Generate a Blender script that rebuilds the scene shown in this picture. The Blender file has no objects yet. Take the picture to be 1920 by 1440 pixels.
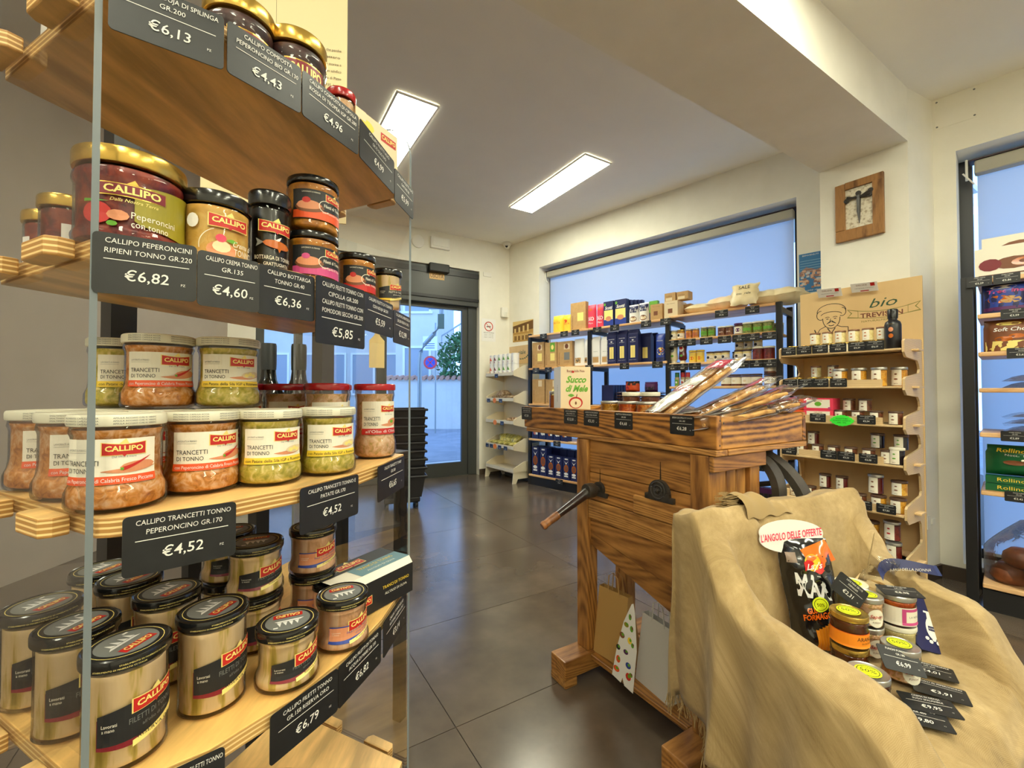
import bpy, math, random
from mathutils import Vector, Matrix, noise
random.seed(4)
sc = bpy.context.scene
COL = sc.collection
R = math.radians
sin, cos, pi = math.sin, math.cos, math.pi
# ---------------------------------------------------------------- camera
EYE = 1.05; FPX = 815.0; PITCH = R(1.08)
cd = bpy.data.cameras.new('camera'); cam = bpy.data.objects.new('camera', cd); COL.objects.link(cam)
cam.location = (0, 0, EYE); cam.rotation_euler = (R(90) + PITCH, 0, 0)
cd.sensor_width = 36; cd.lens = FPX / 1920 * 36; cd.clip_start = .01; cd.clip_end = 300
sc.camera = cam
# ---------------------------------------------------------------- world: clear evening sky
w = bpy.data.worlds.new('sky'); sc.world = w; w.use_nodes = True
nt = w.node_tree; nt.nodes.clear()
wo = nt.nodes.new('ShaderNodeOutputWorld'); bg = nt.nodes.new('ShaderNodeBackground')
tc = nt.nodes.new('ShaderNodeTexCoord'); sx = nt.nodes.new('ShaderNodeSeparateXYZ'); cr = nt.nodes.new('ShaderNodeValToRGB')
nt.links.new(tc.outputs['Generated'], sx.inputs[0]); nt.links.new(sx.outputs['Z'], cr.inputs[0])
nt.links.new(cr.outputs[0], bg.inputs['Color']); nt.links.new(bg.outputs[0], wo.inputs['Surface'])
cr.color_ramp.elements[0].position = 0.0; cr.color_ramp.elements[0].color = (.36, .60, 1.0, 1)
cr.color_ramp.elements[1].position = .9; cr.color_ramp.elements[1].color = (.24, .45, .95, 1)
bg.inputs['Strength'].default_value = 3.9
# ---------------------------------------------------------------- view
vs = sc.view_settings
vs.view_transform = 'Standard'; vs.look = 'None'; vs.gamma = 1; vs.exposure = 0.0; vs.use_curve_mapping = False
sc.cycles.max_bounces = 12; sc.cycles.transparent_max_bounces = 24; sc.cycles.diffuse_bounces = 9
sc.cycles.glossy_bounces = 4; sc.cycles.transmission_bounces = 6
sc.cycles.caustics_reflective = False; sc.cycles.caustics_refractive = False
sc.cycles.sample_clamp_indirect = 6
PANEL_E = 39.0          # radiance of the ceiling light panels
PANEL_C = (.97, .955, .73)
# ---------------------------------------------------------------- helpers: materials
MATS = {}
def lin(c):
    return tuple((x / 12.92 if x <= .04045 else ((x + .055) / 1.055) ** 2.4) for x in [v / 255 for v in c])
def pbr(name, rgb, rough=.6, metal=0, coat=0, spec=.5, trans=0, alpha=1):
    if name in MATS: return MATS[name]
    m = bpy.data.materials.new(name); m.use_nodes = True
    b = m.node_tree.nodes['Principled BSDF']
    b.inputs['Base Color'].default_value = (*lin(rgb), 1); b.inputs['Roughness'].default_value = rough
    b.inputs['Metallic'].default_value = metal; b.inputs['Coat Weight'].default_value = coat
    b.inputs['Coat Roughness'].default_value = .05
    b.inputs['Specular IOR Level'].default_value = spec
    b.inputs['Transmission Weight'].default_value = trans
    MATS[name] = m; return m
def nodes(m): return m.node_tree.nodes, m.node_tree.links, m.node_tree.nodes['Principled BSDF']
def coords(m, scale=(1, 1, 1), kind='Object', rot=(0, 0, 0)):
    n, l, b = nodes(m)
    t = n.new('ShaderNodeTexCoord'); mp = n.new('ShaderNodeMapping'); mp.inputs['Scale'].default_value = scale
    mp.inputs['Rotation'].default_value = rot
    l.new(t.outputs[kind], mp.inputs[0]); return mp.outputs[0]
def ramp(m, fac, stops):
    n, l, b = nodes(m); r = n.new('ShaderNodeValToRGB'); e = r.color_ramp.elements
    e[0].position = stops[0][0]; e[0].color = (*lin(stops[0][1]), 1)
    e[1].position = stops[-1][0]; e[1].color = (*lin(stops[-1][1]), 1)
    for p, c in stops[1:-1]:
        x = e.new(p); x.color = (*lin(c), 1)
    l.new(fac, r.inputs[0]); return r.outputs[0]
def bump(m, fac, strength=.3, dist=.002):
    n, l, b = nodes(m); bp = n.new('ShaderNodeBump'); bp.inputs['Strength'].default_value = strength
    bp.inputs['Distance'].default_value = dist; l.new(fac, bp.inputs['Height']); l.new(bp.outputs[0], b.inputs['Normal'])
def tnoise(m, vec, scale, detail=3, rough=.55, dist=0):
    n, l, b = nodes(m); t = n.new('ShaderNodeTexNoise'); t.inputs['Scale'].default_value = scale
    t.inputs['Detail'].default_value = detail; t.inputs['Roughness'].default_value = rough
    t.inputs['Distortion'].default_value = dist; l.new(vec, t.inputs[0]); return t.outputs['Fac']
def mottled(name, stops, scale=60, rough=.5, stretch=(1, 1, 1), detail=4, coat=0, bs=0, bd=.001, kind='Object', dist=0):
    if name in MATS: return MATS[name]
    m = pbr(name, (128, 128, 128), rough, coat=coat); n, l, b = nodes(m)
    f = tnoise(m, coords(m, stretch, kind), scale, detail, dist=dist); l.new(ramp(m, f, stops), b.inputs['Base Color'])
    if bs: bump(m, f, bs, bd)
    return m
def wood(name, c_light, c_dark, axis='X', scale=9, stretch=8, rough=.5, coat=0, knots=1.5, bs=.15, rings=14, amp=.34):
    """growth-ring bands along one axis, warped by slow noise"""
    if name in MATS: return MATS[name]
    m = pbr(name, c_light, rough, coat=coat); n, l, b = nodes(m)
    s = {'X': (1 / stretch, 1, 1), 'Y': (1, 1 / stretch, 1), 'Z': (1, 1, 1 / stretch)}[axis]
    v = coords(m, s)
    a = tnoise(m, v, scale, .6, .4, knots)
    mm = n.new('ShaderNodeMath'); mm.operation = 'MULTIPLY'; mm.inputs[1].default_value = rings; l.new(a, mm.inputs[0])
    sn = n.new('ShaderNodeMath'); sn.operation = 'SINE'; l.new(mm.outputs[0], sn.inputs[0])
    f2 = tnoise(m, v, scale * 14, 3, .6, 0)
    ad = n.new('ShaderNodeMath'); ad.operation = 'MULTIPLY_ADD'; ad.inputs[1].default_value = amp; l.new(sn.outputs[0], ad.inputs[0]); l.new(f2, ad.inputs[2])
    mid = tuple((x * .6 + y * .4) for x, y in zip(c_light, c_dark))
    l.new(ramp(m, ad.outputs[0], [(.15, c_dark), (.42, mid), (.72, c_light), (.95, tuple(min(255, x * 1.06) for x in c_light))]), b.inputs['Base Color'])
    bump(m, ad.outputs[0], bs, .001)
    return m
def ply(name, c_top, c_a, c_b):
    """plywood: plain face, striped layers along local Z on the edges"""
    m = wood(name, c_top, tuple(int(x * .84) for x in c_top), 'Y', 7, 6, .42, knots=2.2, bs=.05)
    n, l, b = nodes(m)
    t = n.new('ShaderNodeTexCoord'); sp = n.new('ShaderNodeSeparateXYZ'); l.new(t.outputs['Object'], sp.inputs[0])
    mu = n.new('ShaderNodeMath'); mu.operation = 'MULTIPLY'; mu.inputs[1].default_value = 2 * pi / .0052; l.new(sp.outputs['Z'], mu.inputs[0])
    si = n.new('ShaderNodeMath'); si.operation = 'SINE'; l.new(mu.outputs[0], si.inputs[0])
    lay = ramp(m, si.outputs[0], [(.2, c_a), (.6, c_b)])
    ge = n.new('ShaderNodeNewGeometry'); s2 = n.new('ShaderNodeSeparateXYZ'); l.new(ge.outputs['True Normal'], s2.inputs[0])
    ab = n.new('ShaderNodeMath'); ab.operation = 'ABSOLUTE'; l.new(s2.outputs['Z'], ab.inputs[0])
    gt = n.new('ShaderNodeMath'); gt.operation = 'GREATER_THAN'; gt.inputs[1].default_value = .6; l.new(ab.outputs[0], gt.inputs[0])
    old = b.inputs['Base Color'].links[0].from_socket
    mx = n.new('ShaderNodeMix'); mx.data_type = 'RGBA'; l.new(gt.outputs[0], mx.inputs['Factor']); l.new(lay, mx.inputs['A']); l.new(old, mx.inputs['B'])
    l.new(mx.outputs['Result'], b.inputs['Base Color']); return m
def clear(name, tint=(1, 1, 1), rough=.02, refl=1.0, haze=0, crinkle=0):
    """thin clear sheet: transparent with a Fresnel reflection"""
    if name in MATS: return MATS[name]
    m = bpy.data.materials.new(name); m.use_nodes = True; n = m.node_tree.nodes; l = m.node_tree.links; n.clear()
    o = n.new('ShaderNodeOutputMaterial'); tr = n.new('ShaderNodeBsdfTransparent'); tr.inputs[0].default_value = (*tint, 1)
    gl = n.new('ShaderNodeBsdfGlossy'); gl.inputs['Roughness'].default_value = rough
    fr = n.new('ShaderNodeFresnel'); fr.inputs[0].default_value = 1.45
    mu = n.new('ShaderNodeMath'); mu.operation = 'MULTIPLY_ADD'; mu.inputs[1].default_value = refl; mu.inputs[2].default_value = haze; l.new(fr.outputs[0], mu.inputs[0])
    mx = n.new('ShaderNodeMixShader'); l.new(mu.outputs[0], mx.inputs[0]); l.new(tr.outputs[0], mx.inputs[1]); l.new(gl.outputs[0], mx.inputs[2]); l.new(mx.outputs[0], o.inputs[0])
    if crinkle:
        t = n.new('ShaderNodeTexCoord'); no = n.new('ShaderNodeTexNoise'); no.inputs['Scale'].default_value = crinkle; no.inputs['Distortion'].default_value = 1.5
        bp = n.new('ShaderNodeBump'); bp.inputs['Strength'].default_value = .5; bp.inputs['Distance'].default_value = .004
        l.new(t.outputs['Object'], no.inputs[0]); l.new(no.outputs[0], bp.inputs['Height']); l.new(bp.outputs[0], gl.inputs['Normal']); l.new(bp.outputs[0], fr.inputs['Normal'])
    MATS[name] = m; return m
def emit(name, rgb, e):
    if name in MATS: return MATS[name]
    m = bpy.data.materials.new(name); m.use_nodes = True; n = m.node_tree.nodes; l = m.node_tree.links; n.clear()
    o = n.new('ShaderNodeOutputMaterial'); x = n.new('ShaderNodeEmission'); x.inputs[0].default_value = (*rgb, 1); x.inputs[1].default_value = e
    l.new(x.outputs[0], o.inputs[0]); MATS[name] = m; return m
# ---------------------------------------------------------------- helpers: geometry
class Fr:
    """a local frame on the floor plan: x along the front (to the viewer's right), y away from the viewer"""
    def __init__(s, ox, oy, deg):
        s.o = (ox, oy); s.deg = deg; s.ex = (cos(R(deg)), sin(R(deg))); s.ey = (-s.ex[1], s.ex[0])
    def w(s, x, y, z=0): return Vector((s.o[0] + x * s.ex[0] + y * s.ey[0], s.o[1] + x * s.ex[1] + y * s.ey[1], z))
    def loc(s, X, Y):
        a, b = X - s.o[0], Y - s.o[1]; return a * s.ex[0] + b * s.ex[1], a * s.ey[0] + b * s.ey[1]
    def hit(s, u, v, y=0):
        """bearing u, elevation v measured on the photo -> local x, height z on the vertical plane at local depth y"""
        d = ((u - 960) / FPX, (720 - v) / FPX); c, q = cos(PITCH), sin(PITCH)
        r = (d[0], c - d[1] * q, q + d[1] * c)
        p = s.w(0, y); k = s.ex
        det = r[0] * (-k[1]) + k[0] * r[1]
        t = (p.x * (-k[1]) + k[0] * p.y) / det
        x = ((t * r[0] - p.x) * k[0] + (t * r[1] - p.y) * k[1])
        return x, EYE + t * r[2]
    def x(s, u, y=0, v=735): return s.hit(u, v, y)[0]
    def z(s, u, v, y=0): return s.hit(u, v, y)[1]
TXT = {}
def glyphs(s, bold=0):
    k = (s, bold)
    if k in TXT: return TXT[k]
    c = bpy.data.curves.new('t', 'FONT'); c.body = s; c.size = 1; c.resolution_u = 2; c.offset = bold; c.fill_mode = 'BOTH'
    o = bpy.data.objects.new('t', c); COL.objects.link(o)
    me = bpy.data.meshes.new_from_object(o)
    vs = [(v.co.x, v.co.y) for v in me.vertices]; fs = [tuple(p.vertices) for p in me.polygons]
    bpy.data.objects.remove(o); bpy.data.curves.remove(c); bpy.data.meshes.remove(me)
    if not vs: vs = [(0, 0)]; fs = []
    x0 = min(v[0] for v in vs); x1 = max(v[0] for v in vs)
    TXT[k] = ([((v[0] - x0), v[1]) for v in vs], fs, max(1e-6, x1 - x0)); return TXT[k]
class G:
    def __init__(s): s.v = []; s.f = []; s.m = []
    def add(s, vs, fs, mi=0, T=None):
        b = len(s.v)
        s.v += [tuple(T @ Vector(p)) if T else tuple(p) for p in vs]
        for f in fs: s.f.append(tuple(b + i for i in f)); s.m.append(mi)
        return s
    def box(s, x0, x1, y0, y1, z0, z1, mi=0, T=None):
        vs = [(x0, y0, z0), (x1, y0, z0), (x1, y1, z0), (x0, y1, z0), (x0, y0, z1), (x1, y0, z1), (x1, y1, z1), (x0, y1, z1)]
        return s.add(vs, [(0, 3, 2, 1), (4, 5, 6, 7), (0, 1, 5, 4), (1, 2, 6, 5), (2, 3, 7, 6), (3, 0, 4, 7)], mi, T)
    def prism(s, poly, z0, z1, mi=0, T=None):
        n = len(poly)
        vs = [(p[0], p[1], z0) for p in poly] + [(p[0], p[1], z1) for p in poly]
        fs = [tuple(range(n - 1, -1, -1)), tuple(range(n, 2 * n))] + [(i, (i + 1) % n, n + (i + 1) % n, n + i) for i in range(n)]
        return s.add(vs, fs, mi, T)
    def lathe(s, prof, n=32, mi=0, T=None, mis=None):
        """prof: (r, z) from bottom to top"""
        vs = []; fs = []
        for r, z in prof:
            for i in range(n): a = 2 * pi * i / n; vs.append((r * cos(a), r * sin(a), z))
        for k in range(len(prof) - 1):
            for i in range(n):
                j = (i + 1) % n; fs.append((k * n + i, k * n + j, (k + 1) * n + j, (k + 1) * n + i))
        b = len(s.m); s.add(vs, fs, mi, T)
        if prof[0][0] > 1e-5: s.add([vs[i] for i in range(n)], [tuple(range(n - 1, -1, -1))], mi, T)
        if prof[-1][0] > 1e-5: s.add([vs[(len(prof) - 1) * n + i] for i in range(n)], [tuple(range(n))], mi, T)
        return s
    def tube(s, pts, r, n=8, mi=0, closed=False, taper=None):
        pts = [Vector(p) for p in pts]; vs = []; fs = []; N = len(pts)
        for i, p in enumerate(pts):
            if closed: d = pts[(i + 1) % N] - pts[i - 1]
            else: d = pts[min(i + 1, N - 1)] - pts[max(i - 1, 0)]
            d.normalize(); up = Vector((0, 0, 1)) if abs(d.z) < .9 else Vector((1, 0, 0))
            a = d.cross(up).normalized(); b = d.cross(a).normalized()
            rr = r * (taper[i] if taper else 1)
            for k in range(n): t = 2 * pi * k / n; vs.append(tuple(p + a * cos(t) * rr + b * sin(t) * rr))
        for i in range(N if closed else N - 1):
            for k in range(n):
                i2 = (i + 1) % N; k2 = (k + 1) % n; fs.append((i * n + k, i2 * n + k, i2 * n + k2, i * n + k2))
        if not closed: fs += [tuple(range(n)), tuple(range(N * n - 1, (N - 1) * n - 1, -1))]
        return s.add(vs, fs, mi)
    def sheet(s, fn, nu, nv, mi=0, T=None):
        vs = [fn(i / nu, j / nv) for j in range(nv + 1) for i in range(nu + 1)]
        fs = [(j * (nu + 1) + i, j * (nu + 1) + i + 1, (j + 1) * (nu + 1) + i + 1, (j + 1) * (nu + 1) + i) for j in range(nv) for i in range(nu)]
        return s.add(vs, fs, mi, T)
    # --- print on a surface map(x, z, off)
    def rect(s, mp, x0, x1, z0, z1, mi, off=.0004, nx=1, nz=1):
        if nx > 6: nz = max(nz, 7)
        return s.sheet(lambda a, b: mp(x0 + (x1 - x0) * a, z0 + (z1 - z0) * b, off), nx, nz, mi)
    def ell(s, mp, cx, cz, rx, rz, mi, off=.0005, n=20):
        vs = [mp(cx, cz, off)] + [mp(cx + rx * cos(2 * pi * i / n), cz + rz * sin(2 * pi * i / n), off) for i in range(n)]
        return s.add(vs, [(0, i + 1, (i + 1) % n + 1) for i in range(n)], mi)
    def ring(s, mp, cx, cz, r1, r2, mi, off=.0006, n=28, a0=0, a1=360):
        f = lambda a, b: mp(cx + (r1 + (r2 - r1) * b) * cos(R(a0 + (a1 - a0) * a)), cz + (r1 + (r2 - r1) * b) * sin(R(a0 + (a1 - a0) * a)), off)
        return s.sheet(lambda a, b: f(a, 1 - b), n, 1, mi)
    def poly(s, mp, pts, mi, off=.0006):
        return s.add([mp(x, z, off) for x, z in pts], [tuple(range(len(pts)))], mi)
    def band(s, mp, x0, x1, zf, th, mi, off=.0006, n=10):
        """a strip whose centre line is zf(t) and thickness th(t)"""
        g = lambda a, b: mp(x0 + (x1 - x0) * a, zf(a) + (b - .5) * (th(a) if callable(th) else th), off)
        return s.sheet(g, n, 4 if n >= 10 else 2, mi)
    def text(s, mp, t, cx, cz, h, mi, w=None, off=.0008, bold=0, slope=0, shear=0, rot=0):
        """text centred on cx, baseline cz, capital height h, squeezed to width w"""
        vs, fs, W = glyphs(t, bold); k = h / .70; kx = (w / W) if w else k
        if w and kx > k * 1.35: kx = k * 1.35
        c, q = cos(R(rot)), sin(R(rot)); out = []
        for x, y in vs:
            X = (x - W / 2) * kx + y * k * shear; Y = y * k + (x - W / 2) * kx * slope
            out.append(mp(cx + X * c - Y * q, cz + X * q + Y * c, off))
        return s.add(out, fs, mi)
def flat(y=0): return lambda x, z, o: (x, y - o, z)
def topm(z=0): return lambda x, y, o: (x, y, z + o)
def cyl(Rf, R0=None):
    def f(x, z, o):
        r = (Rf(z) if callable(Rf) else Rf); a = x / (R0 or r); return ((r + o) * sin(a), -(r + o) * cos(a), z)
    return f
def obj(name, g, mats, parent=None, loc=(0, 0, 0), rz=0, smooth=False, bevel=0, rot=None):
    me = bpy.data.meshes.new(name); me.from_pydata(g.v, [], g.f); me.update()
    if not isinstance(mats, (list, tuple)): mats = [mats]
    for m in mats: me.materials.append(m)
    me.polygons.foreach_set('material_index', g.m)
    if smooth:
        me.polygons.foreach_set('use_smooth', [True] * len(g.f)); me.set_sharp_from_angle(angle=R(smooth if smooth > 1 else 40))
    o = bpy.data.objects.new(name, me); COL.objects.link(o)
    o.location = loc; o.rotation_euler = rot if rot else (0, 0, R(rz))
    if parent: o.parent = parent
    if bevel:
        b = o.modifiers.new('bevel', 'BEVEL'); b.width = bevel; b.segments = 2; b.limit_method = 'ANGLE'; b.angle_limit = R(50)
    return o
def tag(o, label, cat, group=None):
    o['label'] = label; o['category'] = cat
    if group: o['group'] = group
    return o
def struct(o): o['kind'] = 'structure'; return o
def thing(name, label, cat, loc=(0, 0, 0), rz=0, group=None, rot=None):
    o = bpy.data.objects.new(name, None); COL.objects.link(o); o.empty_display_size = .05
    o.location = loc; o.rotation_euler = rot if rot else (0, 0, R(rz)); return tag(o, label, cat, group)
def clone(root, loc, rz, label, group=None, rot=None):
    r = root.copy(); COL.objects.link(r); r.location = loc; r.rotation_euler = rot if rot else (0, 0, R(rz)); r['label'] = label
    if group: r['group'] = group
    for ch in list(root.children):
        c = ch.copy(); COL.objects.link(c); c.parent = r
        for g2 in list(ch.children):
            d = g2.copy(); COL.objects.link(d); d.parent = c
    return r
ORD = ['leftmost', 'second', 'third', 'fourth', 'fifth', 'sixth', 'seventh', 'eighth', 'ninth', 'tenth', 'eleventh', 'twelfth', 'thirteenth', 'fourteenth', 'fifteenth', 'sixteenth']
# ---------------------------------------------------------------- materials
wallm = mottled('wall_paint', [(.3, (232, 228, 214)), (.7, (238, 234, 221))], 6, .85, bs=.05)
ceilm = mottled('ceiling_paint', [(.3, (238, 234, 224)), (.7, (241, 237, 227))], 4, .9)
shadewall = mottled('shaded_wall', [(.3, (160, 148, 136)), (.7, (168, 156, 144))], 3, .8)  # grey-brown: dimness of the left side put into the wall colour
tilem = mottled('stone_tile', [(.25, (74, 64, 55)), (.5, (94, 82, 71)), (.75, (114, 101, 88))], 3.2, .22, detail=8, coat=.5, kind='Generated', bs=.02, bd=.002)
tilem.node_tree.nodes['Principled BSDF'].inputs['Coat Roughness'].default_value = .2
grout = pbr('grout', (92, 82, 72), .8)
basem = pbr('baseboard_brown', (70, 58, 48), .4)
black = pbr('black_metal', (22, 22, 24), .38)
doorm = pbr('door_frame_metal', (62, 64, 62), .38)
white = pbr('white_paint', (235, 232, 222), .5)
chalk = pbr('chalk_white', (238, 236, 228), .6)
slate = mottled('slate_card', [(.3, (24, 25, 27)), (.7, (32, 33, 35))], 40, .38)
pine = wood('pine_board', (226, 180, 112), (196, 140, 72), 'X', 6, 9, .42, bs=.05)
plyw = ply('plywood_shelf', (232, 190, 122), (176, 128, 66), (240, 206, 142))
old = wood('old_pine', (196, 136, 66), (104, 60, 22), 'X', 5, 6, .45, coat=.12, knots=1.8)
oldz = wood('old_pine_upright', (184, 126, 60), (108, 64, 26), 'Z', 6, 7, .48, coat=.1, knots=1.6)
birch = ply('birch_plywood', (232, 204, 158), (196, 160, 110), (238, 214, 170))
birchf = mottled('birch_panel', [(.3, (206, 172, 120)), (.7, (218, 186, 134))], 5, .6, stretch=(1, 1, .2))
shelfw = wood('shelf_wood', (224, 182, 132), (200, 150, 96), 'X', 8, 10, .45, bs=.03)
iron = mottled('dark_iron', [(.3, (38, 34, 32)), (.7, (62, 56, 50))], 40, .42, bs=.2)
iron2 = iron
glassm = clear('jar_glass', (.99, .995, .99), .03, .8)
acryl = clear('acrylic_sheet', (.985, .985, .985), .01, .22)
acedge = pbr('acrylic_edge', (120, 128, 132), .3)
cello = clear('cellophane', (.98, .98, .985), .16, .75, .03, 22)
windowm = clear('window_glass', (.9, .95, 1.0), .01, .55)
red = pbr('print_red', (188, 34, 28), .45); cream = pbr('print_cream', (244, 224, 132), .45); ivory = pbr('label_ivory', (238, 232, 214), .5)
yellow = pbr('print_yellow', (240, 204, 60), .45); orange = pbr('print_orange', (226, 84, 34), .45); ink = pbr('print_black', (26, 26, 28), .5)
brown = pbr('print_brown', (120, 70, 40), .5); green = pbr('print_green', (96, 160, 40), .5); pink = pbr('print_pink', (196, 70, 130), .5)
navy = pbr('print_navy', (26, 34, 84), .4); blue = pbr('print_blue', (36, 62, 150), .4); gold = pbr('gold_lid', (206, 170, 84), .24, metal=.85)
silver = pbr('silver_lid', (190, 188, 182), .28, metal=.8); blacklid = pbr('black_lid', (20, 20, 20), .2, coat=.4); whitelid = pbr('white_lid', (232, 228, 206), .35)
redlid = pbr('red_lid', (170, 24, 30), .25, coat=.3); grey = pbr('print_grey', (120, 122, 120), .5); skin = pbr('print_tuna', (212, 140, 100), .5)
kraft = mottled('kraft_paper', [(.3, (182, 144, 92)), (.7, (194, 156, 104))], 30, .75); rose = pbr('print_rose', (226, 60, 90), .5)
whitep = pbr('white_paper', (236, 234, 230), .6); fluo = pbr('fluo_sticker', (226, 240, 30), .5); fluog = pbr('fluo_green', (60, 230, 60), .5)
maroon = pbr('print_maroon', (120, 20, 34), .45); teal = pbr('print_teal', (94, 134, 146), .45); purple = pbr('print_purple', (88, 34, 92), .4)
amber = pbr('honey_amber', (186, 96, 20), .25, coat=.5); dkred = pbr('jam_dark_red', (92, 22, 20), .25, coat=.5); beige = pbr('print_beige', (226, 206, 168), .5)
def food(name, a, b_, c, scale=70, stretch=(1, 1, 1)):
    return mottled(name, [(.30, a), (.47, b_), (.64, c)], scale, .45, stretch, 5, coat=.15, bs=.5, bd=.0012, dist=.9)
f_chili = food('tuna_chili', (170, 92, 14), (226, 146, 60), (246, 196, 152), 110)
f_pot = food('tuna_potato', (160, 150, 24), (212, 188, 78), (244, 222, 150), 90)
f_olive = food('tuna_olive', (190, 150, 66), (236, 182, 134), (250, 214, 178), 100)
f_fil = mottled('fillets_oil', [(.32, (158, 132, 40)), (.40, (206, 172, 84)), (.44, (238, 202, 146)), (.68, (252, 220, 178))], 55, .5, (1, 1, .15), 3.5, coat=.1, bs=.5, dist=.3)
f_pink = food('fillets_water', (200, 140, 88), (236, 180, 136), (250, 208, 172), 75, (1, 1, .25))
f_red = food('peppers_dark', (74, 14, 20), (120, 26, 30), (160, 60, 36), 60)
f_dark = food('onion_dark', (40, 18, 20), (64, 30, 30), (90, 50, 42), 60)
f_yel = food('tuna_cream', (228, 170, 70), (244, 190, 90), (250, 206, 110), 60)
f_oil = food('antipasto_oil', (140, 82, 14), (196, 124, 30), (226, 156, 58), 60)
f_green = food('green_pesto', (60, 76, 28), (104, 114, 46), (150, 150, 74), 80)
f_amb = food('honey_mix', (150, 92, 14), (196, 136, 30), (222, 176, 70), 50)
f_brn = food('brown_spread', (66, 32, 18), (96, 50, 26), (126, 72, 40), 50)
f_jamr = food('red_jam', (60, 12, 10), (96, 22, 16), (124, 36, 24), 50)
f_pale = food('pale_cream', (210, 190, 120), (230, 212, 146), (242, 228, 172), 50)
# ================================================================ frames on the plan
FW = Fr(-.0355, 5.758, -45.3)       # window wall, from the far corner
F2 = Fr(2.44, 2.495, -49)           # right wall beyond the pillar
FD = Fr(-.0355, 5.758, 30)          # entrance wall (x is negative to the left of the corner)
FB = Fr(1.95, 2.73, 31.85)          # dropped beam
FT = Fr(-.176, 1.382, 31.6)         # floor tiles
def boxw(g, fr, x0, x1, y0, y1, z0, z1, mi=0):
    ps = [fr.w(x0, y0), fr.w(x1, y0), fr.w(x1, y1), fr.w(x0, y1)]
    return g.prism([(p.x, p.y) for p in ps], z0, z1, mi)
# ---------------------------------------------------------------- ceiling lights (panels that light the room; back three unseen, added for bounce)
def panel(fr, x, y, z, L=1.2, W=.295, label=''):
    p = fr.w(x, y, z)
    t = thing('ceiling_light', label, 'ceiling light', p, fr.deg - 90, 'recessed ceiling panel lights')
    g = G(); a, b = L / 2, W / 2; e = .012
    for q in ((-a, a, -b, -b + e), (-a, a, b - e, b), (-a, -a + e, -b + e, b - e), (a - e, a, -b + e, b - e)): g.box(*q, -.011, 0)
    obj('frame', g, white, t)
    g = G().box(-a + e, a - e, -b + e, b - e, -.008, -.002); obj('diffuser', g, emit('panel_light', PANEL_C, PANEL_E), t)
FL = Fr(0, 0, 31.5)
def lpos(X, Y): return FL.loc(X, Y)
x, y = lpos(.407, 4.085); panel(FL, x, y, 2.995, label='lit ceiling panel in the middle of the ceiling over the entrance area')
x, y = lpos(-.93, 3.35); panel(FL, x, y, 2.995, label='lit ceiling panel seen above the small carton on the top shelf')
for i, (X, Y, Z, lb) in enumerate([(1.25, .9, 2.735, 'over the burlap armchair'), (-1.35, .2, 2.735, 'over the left display stand'),
                                (2.7, -.6, 2.735, 'over the right window shelf'), (.1, -1.2, 2.735, 'behind the viewpoint'), (1.7, -1.75, 2.735, 'near the back wall, unseen, added for bounce light'), (3.9, -1.7, 2.735, 'in the far right back corner, unseen, added for bounce light'), (-1.6, -1.9, 2.735, 'in the left back corner, unseen, added for bounce light')]):
    x, y = lpos(X, Y); panel(FL, x, y, Z, label='lit ceiling panel ' + lb)
# ---------------------------------------------------------------- floor
g = G().box(-3.2, 6, -3.2, 6.2, -.06, -.0035)
floor = struct(obj('floor', g, grout))
tg = G().box(.0015, 1.1285, .0015, .6055, -.0035, 0)
tm = None
cnt = 0
def inside(p):
    if (p - FW.w(0, 0)).dot(Vector((*FW.ey, 0))) > .35: return False
    if (p - F2.w(0, 0)).dot(Vector((*F2.ey, 0))) > .45: return False
    if (p - FD.w(0, 0)).dot(Vector((*FD.ey, 0))) > .4: return False
    return p.x > -2.9 and p.y > -2.2 and p.x < 4.4
for i in range(-4, 6):
    for j in range(-9, 11):
        p = FT.w(i * 1.13, j * .607); c = FT.w((i + .5) * 1.13, (j + .5) * .607)
        if not inside(c): continue
        if tm is None:
            o = obj('tile', tg, tilem, floor, p, 31.6); tm = o
        else:
            o = tm.copy(); o.location = p; COL.objects.link(o)
        cnt += 1
# per-tile texture offset: object coordinates differ by a random value
n_, l_, b_ = nodes(tilem)
mp = [x for x in n_ if x.type == 'MAPPING'][0]; oi = n_.new('ShaderNodeObjectInfo'); cm = n_.new('ShaderNodeVectorMath'); cm.operation = 'SCALE'
cb = n_.new('ShaderNodeCombineXYZ')
for k in range(3): l_.new(oi.outputs['Random'], cb.inputs[k])
l_.new(cb.outputs[0], cm.inputs[0]); cm.inputs['Scale'].default_value = 37; l_.new(cm.outputs[0], mp.inputs['Location'])
for tx in n_:
    if tx.type == 'TEX_COORD':
        for lk in list(l_):
            if lk.from_node == tx: to = lk.to_socket; l_.remove(lk); l_.new(tx.outputs['Object'], to)
# ---------------------------------------------------------------- walls
g = G()
boxw(g, FW, -.3, .53, 0, .3, 0, 3.02); boxw(g, FW, .53, 3.27, 0, .3, 2.605, 3.02); boxw(g, FW, 3.27, 3.9, 0, .3, 0, 3.02); boxw(g, FW, .53, 3.27, 0, .3, 0, .1)
struct(obj('wall_window', g, wallm))
A2x = 0.0
wx0 = F2.x(1794, 0, 400); wz = F2.z(1794, 282.6)
g = G()
boxw(g, F2, -.02, wx0, 0, .3, 0, 3.02); boxw(g, F2, wx0, wx0 + 2.3, 0, .3, wz, 3.02); boxw(g, F2, wx0 + 2.3, 5.2, 0, .3, 0, 3.02); boxw(g, F2, wx0, wx0 + 2.3, 0, .3, 0, .1)
struct(obj('wall_right', g, wallm))
g = G(); pt = FW.w(3.72, .0)
g.prism([(1.95, 2.73), (2.19, 2.38), (2.44, 2.495), (2.75, 2.8), (2.75, 3.2), (pt.x, pt.y)], 0, 3.02)
struct(obj('wall_pillar', g, wallm))
g = G(); DX0 = -2.9
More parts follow.
